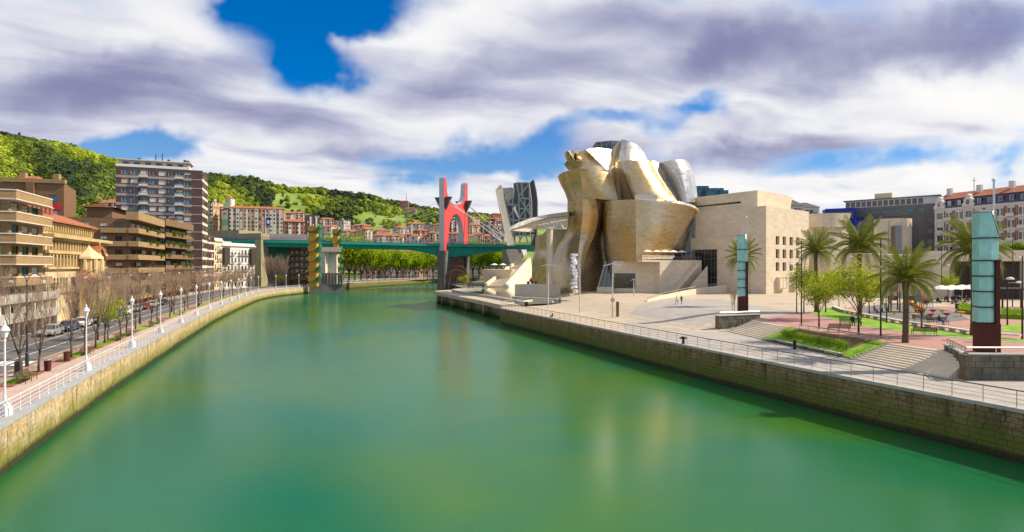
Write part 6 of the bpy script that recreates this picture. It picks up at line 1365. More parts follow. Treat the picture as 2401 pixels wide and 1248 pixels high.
pts = [G(px, py, ZR + .1) for px, py in [(1392, 711), (1420, 704), (1470, 697), (1520, 691), (1548, 688)]]; low_wall('pale wall with triple rails edging the pool before the museum', [V((p.x, p.y, ZR)) for p in pts], .8, 1.3)
pts = [G(px, py, ZR) for px, py in [(1175, 719), (1250, 709), (1295, 714)]]; low_wall('short pale ramp wall at the quay corner', [V((p.x, p.y, ZR - .1)) for p in pts], .6, 1.0)
pts = [G(px, py, ZR + .3) for px, py in [(1200, 700), (1300, 706), (1345, 711)]]; low_wall('low dark pool kerb wall in front of the tower', [V((p.x, p.y, ZR - .1)) for p in pts], .9, .9, 1.2, 'concrete', False)
# sculptures: plain stand-ins
p = G(1346, 701, ZR + .2); r = thing('steel_sculpture', p, 'tall polished steel column sculpture in the pool before the tower', 'sculpture'); rg = random.Random(3); z = p.z - .3
while z < p.z + 11.4:
    h = rg.uniform(.7, 1.1); g = MB(); rr = rg.uniform(.75, 1.25); x0, y0 = p.x + rg.uniform(-.4, .4), p.y + rg.uniform(-.3, .3)
    g.tube_z([(x0, y0, z, rr * .8), (x0, y0, z + h * .3, rr), (x0, y0, z + h * .7, rr), (x0, y0, z + h, rr * .8)], 9); g.build('steel_drum', 'mirror_steel', r); z += h
pd = thing('sculpture_plinth', P(1245, 692, 157), 'square pale stone plinth with rail beside the canopy column', 'plinth'); g = MB(); A, B = P(1207, 690, 160), P(1283, 690, 152); g.prism(rect(A[:2], B[:2], 6), 2.6, Z(668, 156)); g.build('block', 'limestone_plain', pd)
zt = Z(668, 156); sp = thing('coloured_sculpture', P(1246, 667, 158), 'small bright cluster of coloured metal shapes on the stone plinth', 'sculpture'); c = P(1246, 667, 158); c.z = zt
for (dx, dz, m_) in ((-.9, .5, 'play_blue'), (-.2, 1.2, 'play_red'), (.2, .6, 'cloth_crimson'), (1.2, .6, 'stair_green'), (.1, 1.7, 'play_yellow')): g = MB(); g.lathe([(.05, -.5), (.45, -.2), (.5, .2), (.05, .5)], 7, (c.x + dx, c.y, c.z + dz)); g.build('metal_shape', m_, sp)
g = MB(); g.box(c.x - 1.4, c.x + 1.6, c.y - .2, c.y + .3, zt, zt + .12); g.build('base', 'white_paint', sp)
ar = thing('bronze_sculpture', P(1075, 664, 205), 'plain bronze arches standing on the curved walkway before the pylon', 'sculpture'); c = P(1072, 664, 205); c.z = 3.6; WORLD[ar.name] = V(ar.location)
for s, (w, h) in enumerate(((7.5, 7.0), (5.0, 8.6), (3.0, 5.5))): g = MB(); g.tube([(c.x + w * math.cos(math.pi * k / 10) * .8 + s * .8, c.y + (s - 1) * 2, c.z + h * math.sin(math.pi * k / 10)) for k in range(11)], .2, 5); g.build('arch', 'bronze', ar)
tree(YOUNG, 1, P(1086, 664, 200) * 1.0, 'small olive-green tree on the walkway before the pylon', 'young trees on the plaza', .8, 'young_tree').location.z = 3.6
# playground
pg = thing('play_structure', g8(1500, 300), 'wooden climbing frame with blue panels and orange spiral slide', 'play structure'); c = g8(1500, 298)
def bx(nm, mt, *a): q = MB(); q.box(c.x + a[0], c.x + a[1], c.y + a[2], c.y + a[3], ZP + a[4], ZP + a[5]); return q.build(nm, mt, pg)
for i, x in enumerate((-2.4, -1.0, .4, 1.8)):
    for y in (0, 1.5): bx('post', 'wood', x, x + .14, y, y + .14, 0, 3.4 if i in (1, 2) else 2.6)
for x in (-2.4, -1.0, .4): bx('platform', 'wood', x, x + 1.5, 0, 1.6, 1.25, 1.35)
for x in (-2.4, .4): bx('side_panel', 'wood', x + .1, x + 1.3, -.03, .03, 1.9, 2.6)
bx('blue_panel', 'play_blue', 1.9, 2.6, -.05, .03, 1.7, 2.9)
q = MB(); q.add([(c.x - 1.2, c.y - .2, ZP + 3.3), (c.x + .8, c.y - .2, ZP + 3.3), (c.x + .8, c.y + 1.8, ZP + 3.3), (c.x - 1.2, c.y + 1.8, ZP + 3.3), (c.x - .2, c.y + .8, ZP + 4.5)], [(0, 1, 4), (1, 2, 4), (2, 3, 4), (3, 0, 4), (0, 3, 2, 1)]); q.build('roof', 'wood', pg)
q = MB(); q.tube([(c.x + 2.3 + .75 * math.cos(t), c.y + .3 + .75 * math.sin(t), ZP + 2.2 - t * .30) for t in np.arange(-.6, 6.6, .35)], .34, 8); q.build('slide', 'play_orange', pg)
q = MB(); q.add([(c.x - 2.4, c.y - .3, ZP + 1.3), (c.x - 2.4, c.y + .4, ZP + 1.3), (c.x - 4.6, c.y + .4, ZP + .2), (c.x - 4.6, c.y - .3, ZP + .2)] + [(c.x - 2.4, c.y - .3, ZP + 1.5), (c.x - 2.4, c.y + .4, ZP + 1.5), (c.x - 4.6, c.y + .4, ZP + .4), (c.x - 4.6, c.y - .3, ZP + .4)], [(0, 1, 2, 3), (4, 7, 6, 5), (0, 3, 7, 4), (1, 5, 6, 2), (2, 6, 7, 3)]); q.build('chute', 'steel_bright', pg)
for k, (zx, zy, m_, lab) in enumerate([(1430, 318, 'play_yellow', 'yellow bowl spring seat below the chute'), (1575, 345, 'play_yellow', 'low yellow spring seat nearest the curved bench'), (1610, 312, 'play_red', 'red spring seat right of the slide'), (1703, 345, 'play_red', 'red spring seat nearest the curved bench'), (1718, 312, 'cloth_crimson', 'crimson spring seat in the middle of the playground'), (1788, 310, 'play_yellow', 'yellow bowl spring seat at the back of the playground'), (1822, 340, 'cloth_crimson', 'crimson spring seat left of the sitting person'), (1930, 328, 'play_yellow', 'yellow spring seat farthest right near the palm')]):
    p = g8(zx, zy); r = thing('spring_rider', p, lab, 'spring rider', 'spring seats in the playground'); g = MB(); g.tube([(p.x + .1 * math.cos(t), p.y + .1 * math.sin(t), ZP + .03 + t * .022) for t in np.arange(0, 19, .8)], .02, 4); g.build('spring', 'dark_metal', r)
    g = MB(); g.lathe([(.12, .42), (.34, .52), (.46, .72), (.42, .74), (.3, .60), (.03, .56)], 12, p); g.build('seat', m_, r, smooth=True)
# benches
def bench_proto():
    r = thing('bench', (0, 0, 0), 'x', 'bench')
    for k in range(4): g = MB(); g.box(-1.1, 1.1, -.42 + k * .13, -.32 + k * .13, .42, .455); g.build('seat_slat', 'wood', r)
    for k in range(4): g = MB(); g.box(-1.1, 1.1, .13 + k * .03, .16 + k * .03, .52 + k * .11, .60 + k * .11); g.build('back_slat', 'wood', r)
    for x in (-1.05, 0, 1.05):
        g = MB(); g.tube([(x, -.4, 0), (x, -.38, .42)], .025, 5); g.tube([(x, .1, 0), (x, .1, .45), (x, .26, .95)], .025, 5); g.tube([(x, -.4, .41), (x, .12, .41)], .022, 5)
        if x: g.tube([(x, -.42, .62), (x, .17, .62)], .025, 5); g.tube([(x, -.4, .4), (x, -.4, .62)], .02, 5)
        g.build('leg_frame', 'dark_metal', r)
    return r
BENCH = bench_proto(); bfirst = [True]
def bench(loc, rz, label, group):
    if bfirst[0]: bfirst[0] = False; BENCH.location = loc; BENCH.rotation_euler = (0, 0, rz); tag(BENCH, label, 'bench', group); _KC.pop(BENCH.name, None); KIDS(BENCH); return BENCH
    return clone(BENCH, loc, rz, label, group)
GB = 'slatted benches on the plaza'
bench(g8(1015, 445), math.pi - .25, 'empty dark bench on the red paving seen from behind', GB); bench(g8(1095, 395), -.35, 'dark bench by the lawn with two people sitting', GB); bench(g8(1655, 470), math.pi - .3, 'empty dark bench on the red paving near the shorter palm', GB); bench(g8(1640, 372), -.2, 'dark bench beside the playground behind the curved bench', GB); bench(g8(1750, 388), -.2, 'bench in the playground with one person sitting', GB)
p = g8(1105, 395); person(SEAT[0], p + V((.15, -.05, 0)), -.35, 'person in navy on the bench by the lawn, on the left'); person(SEAT[1], p + V((.8, -.3, 0)), -.35, 'person in grey on the bench by the lawn, on the right')
p = g8(1765, 388); person(SEAT[5], p, .5, 'person in black sitting by the playground near the palm'); person(SEAT[2], g8(1280, 305), .4, 'person in crimson sitting beside the playground chute')
person(SEAT[5], V((bankR(95) + .75, 95, ZR - .42)), math.pi / 2 * .8 - math.pi, 'person in dark clothes sitting on the quay edge by the railing')
p = G(1587, 728, ZR + .4); p.z = hR(p.x, p.y); person(STAND[2], p, .6, 'person in pale clothes walking over the sand plaza'); q = p + V((1.0, .4, 0)); q.z = hR(q.x, q.y); person(STAND[0], q, 2.2, 'person in grey walking behind the pale one on the plaza')
p = G(1313, 713, ZR); person(STAND[1], p, .3, 'person in teal at the pool edge before the museum')
# cafe terrace
for k, (px, lab) in enumerate([(2208, 'white cafe parasol farthest left by the palm'), (2232, 'white cafe parasol second from left'), (2256, 'white cafe parasol third from left'), (2278, 'white cafe parasol nearest the palm trunk')]):
    p = G(px, 704 - k, ZP); p.y = 112 + k * 1.5; p.x = X(px, p.y); r = thing('parasol', p, lab, 'parasol', 'cafe parasols'); g = MB(); g.tube([p, p + V((0, 0, 3.3))], .05, 5); g.build('pole', 'steel_bright', r)
    g = MB(); g.lathe([(2.0, 2.55), (1.95, 2.7), (1.0, 3.15), (.05, 3.45)], 8, p); g.build('canopy', 'canvas', r)
rg = random.Random(11); ordn = 'first second third fourth fifth sixth seventh eighth ninth tenth eleventh twelfth thirteenth fourteenth fifteenth sixteenth seventeenth eighteenth nineteenth twentieth twenty-first twenty-second'.split()
for k, px in enumerate(sorted(rg.uniform(2160, 2290) for _ in range(22))):
    Y = rg.uniform(102, 116); p = V((X(px, Y), Y, ZP)); a = rg.uniform(0, 6.28)
    person(SEAT[k % 6], p, a, 'cafe guest in ' + ('navy', 'grey', 'crimson', 'blue', 'white', 'black')[k % 6] + ' top seated at the cafe, ' + ordn[k] + ' from the left', 'cafe guests')
    r = thing('cafe_chair', p, 'dark cafe chair under the seated guests, ' + ordn[k] + ' from the left', 'chair', 'cafe chairs', a); 
    if k == 0:
        chm = []; g = MB(); g.box(-.22, .22, -.22, .22, .40, .44); chm.append(('seat', mesh_of(g, 'seat', 'dark_metal'))); g = MB(); g.box(-.22, .22, .2, .24, .44, .85); chm.append(('backrest', mesh_of(g, 'backrest', 'dark_metal')))
        for x in (-.2, .2):
            for y in (-.2, .2): g = MB(); g.tube([(x, y, 0), (x, y, .4)], .015, 4); chm.append(('leg', mesh_of(g, 'leg', 'dark_metal')))
    for nm, me in chm: o = bpy.data.objects.new(nm, me); col.objects.link(o); o.parent = r
    if k % 3 == 0:
        q = p + V((.7 * math.sin(a), -.7 * math.cos(a), 0)); r = thing('cafe_table', q, 'small round cafe table among the guests, ' + ordn[k // 3] + ' from the left', 'table', 'cafe tables'); g = MB(); g.lathe([(.35, .70), (.35, .73)], 10, q); g.build('table_top', 'steel_bright', r); g = MB(); g.lathe([(.22, 0), (.2, .03), (.03, .05), (.03, .7)], 8, q); g.build('stand', 'dark_metal', r)
def hedge(label, quad, h, n, seed):
    r = thing('hedge', (0, 0, 0), label, 'hedge'); pts = [V((p[0], p[1])) for p in quad]; nr = np.random.default_rng(seed); C = []
    for _ in range(240): a, b_ = nr.random(), nr.random(); q = (pts[0] * (1 - a) + pts[1] * a) * (1 - b_) + (pts[3] * (1 - a) + pts[2] * a) * b_; C.append((q.x, q.y, ZP + .15 + nr.random() * h))
    v, f, c = leaf_quads(nr, C, n, .14, .07, [(.1, .2, .02)]); np_mesh('foliage', v, f, 'hedge_leaf', r); m_ = MB(); m_.prism([tuple(p) for p in pts], ZP, ZP + h * .75); m_.build('inner_growth', 'hedge_leaf', r)
hedge('clipped hedge block behind the palm left of the right glass tower', [g8(1910, 300), g8(2045, 320), g8(2060, 285), g8(1930, 255)], .9, 6000, 5); hedge('clipped hedge at right edge behind the right glass tower', [g8(2235, 345), g8(2420, 352), g8(2420, 325), g8(2235, 318)], .9, 6000, 6)
def bollard(p, h, r_, label, m_='dark_metal'):
    t = thing('bollard', p, label, 'bollard', 'bollards'); g = MB(); g.lathe([(r_, 0), (r_, h * .9)], 10, p); g.build('post', m_, t); g = MB(); g.lathe([(r_ * 1.08, h * .9), (r_ * 1.08, h * .95), (r_ * .5, h)], 10, p); g.build('cap', m_, t)
bollard(G(1863, 819, ZR), .95, .17, 'dark bollard on the quay walk before the planted bank'); bollard(G(1665, 757, ZR), 1.1, .08, 'thin dark bollard left of the small rock wall'); bollard(G(1672, 752, ZR), 1.1, .14, 'thicker dark bollard close to the small rock wall')
p = V((bankR(63) + .5, 62.6, ZR)); t = thing('mooring_bollard', p, 'cast iron mooring bollard on the right quay edge', 'bollard'); g = MB(); g.lathe([(.24, 0), (.16, .12), (.14, .55), (.26, .62), (.24, .8), (.06, .86)], 10, p); g.build('post', 'dark_metal', t, smooth=True); g = MB(); g.tube([p + V((-.42, 0, .68)), p + V((.42, 0, .68))], .09, 7); g.build('cross_horn', 'dark_metal', t)
for zx, zy, lab in ((1898, 270, 'dark litter bin by the hedge behind the lawn'), (2042, 520, 'dark litter bin at the foot of the right glass tower')):
    p = g8(zx, zy); t = thing('litter_bin', p, lab, 'litter bin'); g = MB(); g.lathe([(.24, 0), (.27, .85)], 10, p); g.build('drum', 'dark_metal', t); g = MB(); g.lathe([(.29, .85), (.29, .9), (.2, .95)], 10, p); g.build('lid', 'grey_metal', t)
# play net mast area at right edge: pergola and pale play tent
pl = thing('pergola', G(2370, 735, ZP), 'dark steel pergola behind the hedge at right edge', 'pergola')
p = V((X(2350, 95), 95, ZP)); 
for k in range(4):
    for j in range(2): g = MB(); g.cbox((p.x + k * 3.2, p.y + j * 3.5, ZP), .14, .14, 3.2); g.build('post', 'dark_metal', pl)
for j in range(2): g = MB(); g.box(p.x - .3, p.x + 10, p.y + j * 3.5 - .06, p.y + j * 3.5 + .06, ZP + 3.2, ZP + 3.4); g.build('beam', 'dark_metal', pl)
for k in range(10): g = MB(); g.box(p.x + k * 1.05, p.x + k * 1.05 + .08, p.y - .5, p.y + 4, ZP + 3.4, ZP + 3.5); g.build('rafter', 'grey_metal', pl)
# ------------------------------------------------------------------ left promenade and street
def solveY(px, o, y0=20, y1=240):
    for y in np.arange(y0, y1, .1):
        if 1200.5 + F * (bankL(y) - o) / y >= px: return y
    return y1
# white railing
wr = thing('promenade_railing', (bankL(30) - .45, 30, ZL), 'long white painted railing along the left promenade', 'railing')
ys = list(np.arange(18, 247, 2.0)); line = [V((bankL(y) - .45, y, ZL)) for y in ys]
for z, r_ in ((1.05, .03), (.78, .014), (.52, .014), (.26, .014)): g = MB(); g.tube([p + V((0, 0, z)) for p in line], r_, 6); g.build('rail', 'white_paint', wr)
g = MB(); g.lathe([(.05, -.02), (.05, .08), (.025, .12), (.02, .9), (.035, .95), (.02, 1.0), (.04, 1.08), (.015, 1.14)], 7); pm_ = mesh_of(g, 'post', 'white_paint')
for y in np.arange(18, 246, 1.45): inst('post', pm_, wr, (bankL(y) - .45, y, ZL))
# white lanterns
def lantern_proto(loc):
    r = thing('promenade_lamp', loc, 'x', 'street lamp')
    def part(nm, prof, mt, n=12, sm=False): g = MB(); g.lathe(prof, n); o = bpy.data.objects.new(nm, mesh_of(g, nm, mt, sm)); col.objects.link(o); o.parent = r; return o
    g = MB(); g.box(-.27, .27, -.27, .27, -.02, .5); g.box(-.21, .21, -.21, .21, .5, .7); o = bpy.data.objects.new('pedestal', mesh_of(g, 'pedestal', 'white_paint')); col.objects.link(o); o.parent = r
    part('pole', [(.17, .7), (.18, .8), (.095, .95), (.10, 1.2), (.065, 1.3), (.05, 4.5), (.07, 4.55), (.07, 4.65), (.05, 4.7), (.09, 4.82)], 'white_paint')
    h = part('lantern', [(.10, 4.82), (.19, 5.22)], 'lamp_glass', 8)
    g = MB()
    for k in range(4): a = math.pi / 4 + k * math.pi / 2; g.tube([(.11 * math.cos(a), .11 * math.sin(a), 4.82), (.2 * math.cos(a), .2 * math.sin(a), 5.22)], .014, 4)
    o = bpy.data.objects.new('cage', mesh_of(g, 'cage', 'white_paint')); col.objects.link(o); o.parent = h
    part('hood', [(.25, 5.2), (.27, 5.25), (.2, 5.4), (.10, 5.55), (.05, 5.63), (.07, 5.7), (.015, 5.85)], 'white_paint')
    return r
LP = None; labs = ['nearest white promenade lamp at left edge', 'second white promenade lamp from the left edge', 'third white promenade lamp from the left edge', 'fourth white promenade lamp from the left edge', 'fifth white promenade lamp from the left edge', 'sixth white promenade lamp from the left edge', 'seventh white promenade lamp from the left edge', 'eighth white promenade lamp from the left edge', 'ninth white promenade lamp from the left edge', 'tenth white promenade lamp from the left edge', 'eleventh white promenade lamp from the left edge', 'twelfth white promenade lamp from the left edge', 'white promenade lamp where the quay bends below the white house', 'white promenade lamp in front of the mural wall', 'white promenade lamp below the brown flats', 'white promenade lamp nearest the yellow stair tower']
LAMPS = [solveY(px, .7) for px in (12, 203, 310, 377, 425, 461, 491, 519, 541.5, 560, 576, 589, 606)] + [218, 228, 239]
for k, y in enumerate(LAMPS):
    loc = (bankL(y) - .75, y, ZL)
    if LP is None: LP = lantern_proto(loc); LP['label'] = labs[0]; LP['group'] = 'white lamps on the promenade'; KIDS(LP)
    else: clone(LP, loc, 0, labs[k], 'white lamps on the promenade')
# far-bank lamps beyond the bridge
for k, (px, Y, lab) in enumerate([(836, 312, 'white lamp on the far bank just right of the stair towers'), (880, 322, 'second white far-bank lamp from the stair towers'), (936, 340, 'third white far-bank lamp from the stair towers'), (977, 358, 'fourth white far-bank lamp from the stair towers'), (1022, 378, 'white far-bank lamp nearest the red pylon')]):
    clone(LP, (X(px, Y), Y + 1, 3.3), 0, lab, 'white lamps on the far bank')
# grass verges
SEG = [(24, 40.2), (42.2, 47.8), (53, 60), (61.5, 75), (77, 94), (96, 118), (120, 145), (148, 172), (175, 200)]
for k, (a, c) in enumerate(SEG):
    ys = np.linspace(a, c, max(4, int((c - a) / 1.5))); m = MB()
    def ring(o0, o1): return [(bankL(y) - o0, y) for y in ys] + [(bankL(y) - o1, y) for y in ys[::-1]]
    m.prism(ring(4.1, 5.5), ZL - .02, ZL + .07); struct(m.build('verge_kerb', 'brick_red')); m = MB(); m.prism([(bankL(y) - 4.22, y) for y in ys[1:-1]] + [(bankL(y) - 5.38, y) for y in ys[-2:0:-1]], ZL, ZL + .11); struct(m.build('grass_verge', 'grass'))
rg = np.random.default_rng(9); n = 26000; yy = np.concatenate([rg.uniform(a + .3, c - .3, int(n * (c - a) / 80)) for a, c in SEG[:4]]); oo = rg.uniform(4.25, 5.35, len(yy)); xx = np.array([bankL(q) for q in yy]) - oo; h = rg.uniform(.05, .12, len(yy)); ang = rg.uniform(0, 6.28, len(yy)); w_ = .014
v = np.empty((len(yy), 3, 3)); v[:, 0] = np.c_[xx - w_ * np.cos(ang), yy - w_ * np.sin(ang), np.full(len(yy), ZL + .1)]; v[:, 1] = np.c_[xx + w_ * np.cos(ang), yy + w_ * np.sin(ang), np.full(len(yy), ZL + .1)]; v[:, 2] = np.c_[xx + rg.normal(0, .03, len(yy)), yy + rg.normal(0, .03, len(yy)), ZL + .1 + h]
o = np_mesh('grass', v.reshape(-1, 3), np.arange(len(yy) * 3).reshape(-1, 3), 'grass'); tag(o, 'short green grass on the promenade verge', 'grass', None, 'stuff')
# bare street trees: verge double row and far pavement row
ty = [(38.5, 4.9), (46, 5.3), (47.7, 4.5), (55, 4.5), (60.4, 5.2), (62, 4.6), (65.5, 4.8), (71, 4.6), (75.7, 5.3)]
y = 80.0; k = 0
while y < 212: ty.append((y, 4.6 if k % 2 else 5.3)); y += 5.0 + .014 * y; k += 1
ords = ['first', 'second', 'third', 'fourth', 'fifth', 'sixth', 'seventh', 'eighth', 'ninth', 'tenth', 'eleventh', 'twelfth', 'thirteenth', 'fourteenth', 'fifteenth', 'sixteenth', 'seventeenth', 'eighteenth', 'nineteenth', 'twentieth', 'twenty-first', 'twenty-second', 'twenty-third', 'twenty-fourth', 'twenty-fifth', 'twenty-sixth', 'twenty-seventh', 'twenty-eighth', 'twenty-ninth', 'thirtieth', 'thirty-first', 'thirty-second', 'thirty-third', 'thirty-fourth', 'thirty-fifth', 'thirty-sixth']
for k, (y, o) in enumerate(ty): tree(BARE, k, (bankL(y) - o, y, ZL), f'bare upright street tree on the grass verge, {ords[k]} from the left edge', 'bare trees on the promenade verge', random.uniform(.84, 1.0), 'bare_tree')
for k, y in enumerate(np.arange(90, 236, 8.0)): tree(BARE, k + 1, (bankL(y) - 18.6, y, ZL + .1), f'bare tree on the pavement before the houses, {ords[k]} from the left', 'bare trees before the houses', random.uniform(.8, .95), 'bare_tree')
for k, (px, Y) in enumerate([(628, 246), (641, 247), (655, 248), (668, 249), (645, 243)]): tree(BARE, k, (X(px, Y), Y, ZL), f'bare pinkish tree in front of the mural wall, {ords[k]} from the left' if k < 4 else 'bare pinkish tree in front of the others at the mural wall', 'bare trees before the mural', 1.45, 'bare_tree')
tree(YOUNG, 0, (bankL(70.5) - 5.0, 69, ZL), 'small freshly green tree among the bare verge trees', 'young trees on the promenade', .75, 'young_tree'); tree(YOUNG, 1, (X(545, 205), 205, ZL), 'bright green tree at the end of the bare street trees', 'young trees on the promenade', 1.0, 'young_tree'); tree(YOUNG, 2, (X(660, 243), 243, ZL), 'small green tree before the mural wall', 'young trees on the promenade', .8, 'young_tree')
# benches, bins
for k, (y, lab) in enumerate([(44, 'promenade bench nearest the left edge lamp'), (57.5, 'promenade bench beside the second white lamp'), (68.5, 'third promenade bench along the verge'), (73, 'fourth promenade bench along the verge'), (84, 'fifth promenade bench along the verge'), (88.5, 'sixth promenade bench along the verge'), (105, 'farthest promenade bench along the verge')]):
    bench((bankL(y) - 4.0, y, ZL), math.pi / 2 + .38, lab, 'benches on the promenade')
def bin_(y, o, h, label, box=False):
    p = V((bankL(y) - o, y, ZL)); t = thing('litter_bin', p, label, 'litter bin')
    if box: g = MB(); g.cbox(p, .42, .42, h, .38); g.build('body', 'dark_metal', t); g = MB(); g.cbox(p, .5, .5, .28, .38); g.build('foot', 'concrete', t)
    else:
        g = MB(); g.lathe([(.24, 0), (.27, h)], 12, p); g.build('drum', 'rust', t); g = MB(); g.lathe([(.29, h), (.29, h + .05), (.18, h + .06)], 12, p); g.build('rim', 'dark_metal', t)
bin_(48.6, 4.1, .85, 'brown litter bin at the gap in the grass verge'); bin_(53.4, 4.3, .9, 'brown litter bin under the tree before the second lamp'); bin_(46.3, 5.6, 1.25, 'tall black box cabinet beside the nearest verge trees', True)
# dark double-arc road lamps
for k, y in enumerate((50.8, 69, 88, 110, 136, 168)):
    p = V((bankL(y) - 6.9, y, ZL)); t = thing('road_lamp', p, f'dark road lamp with curved arms between cycle path and road, {ords[k]} from the left', 'street lamp', 'dark road lamps'); g = MB(); g.lathe([(.14, 0), (.13, 1.2), (.08, 1.3), (.06, 7.6)], 8, p); g.build('pole', 'dark_metal', t)
    for s in (-1, 1): g = MB(); g.tube([p + V((s * (1 - math.cos(a)) * .75, 0, 7.6 + math.sin(a) * .9)) for a in np.arange(0, 2.9, .3)], .035, 5); g.build('arm', 'dark_metal', t); g = MB(); q = p + V((s * 1.48, 0, 7.75)); g.lathe([(.05, .16), (.2, .05), (.16, -.08), (.02, -.12)], 8, q); g.build('lamp_head', 'lamp_glass', t)
# parked cars
def car_proto():
    r = thing('parked_car', (0, 0, 0), 'x', 'car'); L, W = 4.2, 1.72
    st = [(-2.1, .40, .62), (-2.05, .28, .78), (-1.5, .24, .92), (-.8, .24, .98), (0, .24, 1.0), (.9, .24, 1.0), (1.7, .26, .98), (2.02, .32, .92), (2.1, .42, .8)]
    g = MB(); n = len(st); prof = []
    for x, z0, z1 in st:
        hw = W / 2 * (1 - .10 * abs(x / 2.1) ** 3); prof += [(x, -hw * .92, z0), (x, -hw, (z0 + z1) * .5), (x, -hw * .93, z1), (x, hw * .93, z1), (x, hw, (z0 + z1) * .5), (x, hw * .92, z0)]
    fs = [(i * 6 + k, i * 6 + (k + 1) % 6, (i + 1) * 6 + (k + 1) % 6, (i + 1) * 6 + k) for i in range(n - 1) for k in range(6)] + [tuple(range(6))[::-1], tuple(range((n - 1) * 6, n * 6))]
    g.add(prof, fs); body = mesh_of(g, 'body', 'car_silver', False); 
    g = MB(); cab = [(-1.05, .97), (-.35, 1.42), (.95, 1.44), (1.85, .98)]
    v = [(x, s * (.74 if z < 1 else .60), z) for x, z in cab for s in (-1, 1)]; g.add(v, [(0, 2, 3, 1), (4, 6, 7, 5), (0, 4, 2) if False else (0, 6, 4, 2), (1, 3, 5, 7)]); glass = mesh_of(g, 'window_glass', 'glass_dark')
    g = MB(); g.add([(-.4, -.61, 1.40), (1.0, -.61, 1.42), (1.0, .61, 1.42), (-.4, .61, 1.40), (-.3, -.55, 1.47), (.9, -.55, 1.49), (.9, .55, 1.49), (-.3, .55, 1.47)], [(4, 5, 6, 7), (0, 1, 5, 4), (1, 2, 6, 5), (2, 3, 7, 6), (3, 0, 4, 7)]); roof = mesh_of(g, 'roof', 'car_silver')
    g = MB()
    for s in (-1, 1):
        for a, c in (((-1.05, .97), (-.35, 1.42)), ((1.85, .98), (.95, 1.44)), ((.25, .98), (.3, 1.43))): g.tube([(a[0], s * .75, a[1]), (c[0], s * .61, c[1])], .035, 4)
    pil = mesh_of(g, 'pillar', 'car_silver')
    g = MB(); g.tube([(0, -.1, 0), (0, .1, 0)], .31, 14); tyre = mesh_of(g, 'tyre', 'tyre'); g = MB(); g.tube([(0, -.105, 0), (0, .105, 0)], .19, 10); rim = mesh_of(g, 'rim', 'steel_bright')
    def add(nm, me, loc=(0, 0, 0), par=r): o = bpy.data.objects.new(nm, me); col.objects.link(o); o.parent = par; o.location = loc; return o
    add('body', body); add('window_glass', glass); add('roof', roof); add('pillar', pil)
    for x in (-1.3, 1.3):
        for s in (-.76, .76): w = add('wheel', tyre, (x, s, .31)); add('rim', rim, (0, 0, 0), w)
    for s in (-.6, .6):
        g = MB(); g.box(-2.13, -2.05, s - .17, s + .17, .62, .76); add('headlight', mesh_of(g, 'headlight', 'headlight')); g = MB(); g.box(2.05, 2.12, s - .14, s + .14, .68, .84); add('tail_light', mesh_of(g, 'tail_light', 'play_red'))
    g = MB(); g.box(-2.15, -2.08, -.26, .26, .40, .50); add('number_plate', mesh_of(g, 'number_plate', 'white_paint')); g = MB(); g.box(-2.14, -2.02, -.75, .75, .30, .42); add('bumper', mesh_of(g, 'bumper', 'dark_metal'))
    return r
CAR = car_proto(); KIDS(CAR); [KIDS(c) for c in KIDS(CAR)]
cars = [(73.5, 'car_silver', 'silver car parked nearest, in front of the pillared grey building'), (79, 'car_blue', 'dark blue car parked right behind the silver one'), (84.3, 'car_white', 'white car parked third in the row'), (89.6, 'car_dark', 'black car parked fourth in the row by the convent'), (95, 'car_dark', 'black car parked fifth in the row by the convent'), (100.3, 'car_blue', 'blue car parked sixth in the row'), (105.5, 'car_white', 'white car parked seventh in the row'), (112, 'car_silver', 'silver car farther along the parked row'), (118, 'car_red', 'red car farther along the parked row'), (124, 'car_white', 'white car at the far end of the parked row'), (131, 'car_dark', 'dark car at the far end of the parked row')]
def slope(y): return math.atan2(bankL(y + 1) - bankL(y - 1), 2.0)
for k, (y, c, lab) in enumerate(cars):
    loc = (bankL(y) - 14.6, y, ZL - .012); rz = math.pi / 2 - slope(y)
    o = CAR if k == 0 else clone(CAR, loc, rz, lab, 'cars parked along the street')
    o.location = loc; o.rotation_euler = (0, 0, rz); tag(o, lab, 'car', 'cars parked along the street')
    for ch_ in o.children:
        if ch_.name.split('.')[0] in ('body', 'roof', 'pillar') and c != 'car_silver': ch_.material_slots[0].link = 'OBJECT'; ch_.material_slots[0].material = M[c]
person(SEAT[5], (bankL(122) - 3.7, 122, ZL), -math.pi / 2, 'person in dark clothes sitting low on the left promenade'); 
# planters spilling from the terraces
PLANTERS.sort(key=lambda q: (q[1], q[0].y)); seen_ = {}
for k, (p, lab) in enumerate(PLANTERS):
    seen_[lab] = seen_.get(lab, 0) + 1; lab = lab + ', ' + ords[seen_[lab] - 1] + ' from the left'
    v, f, c = leaf_quads(np.random.default_rng(200 + k), [p + V((random.uniform(-.3, .3), random.uniform(-.4, .4), random.uniform(-.2, .2))) for _ in range(6)], 420, .28, .13, [(.14, .22, .03), (.08, .14, .02)]); o = np_mesh('balcony_plant', v, f, 'leaf'); set_colors(o.data, 'tint', c); tag(o, lab, 'plant', 'balcony plants')
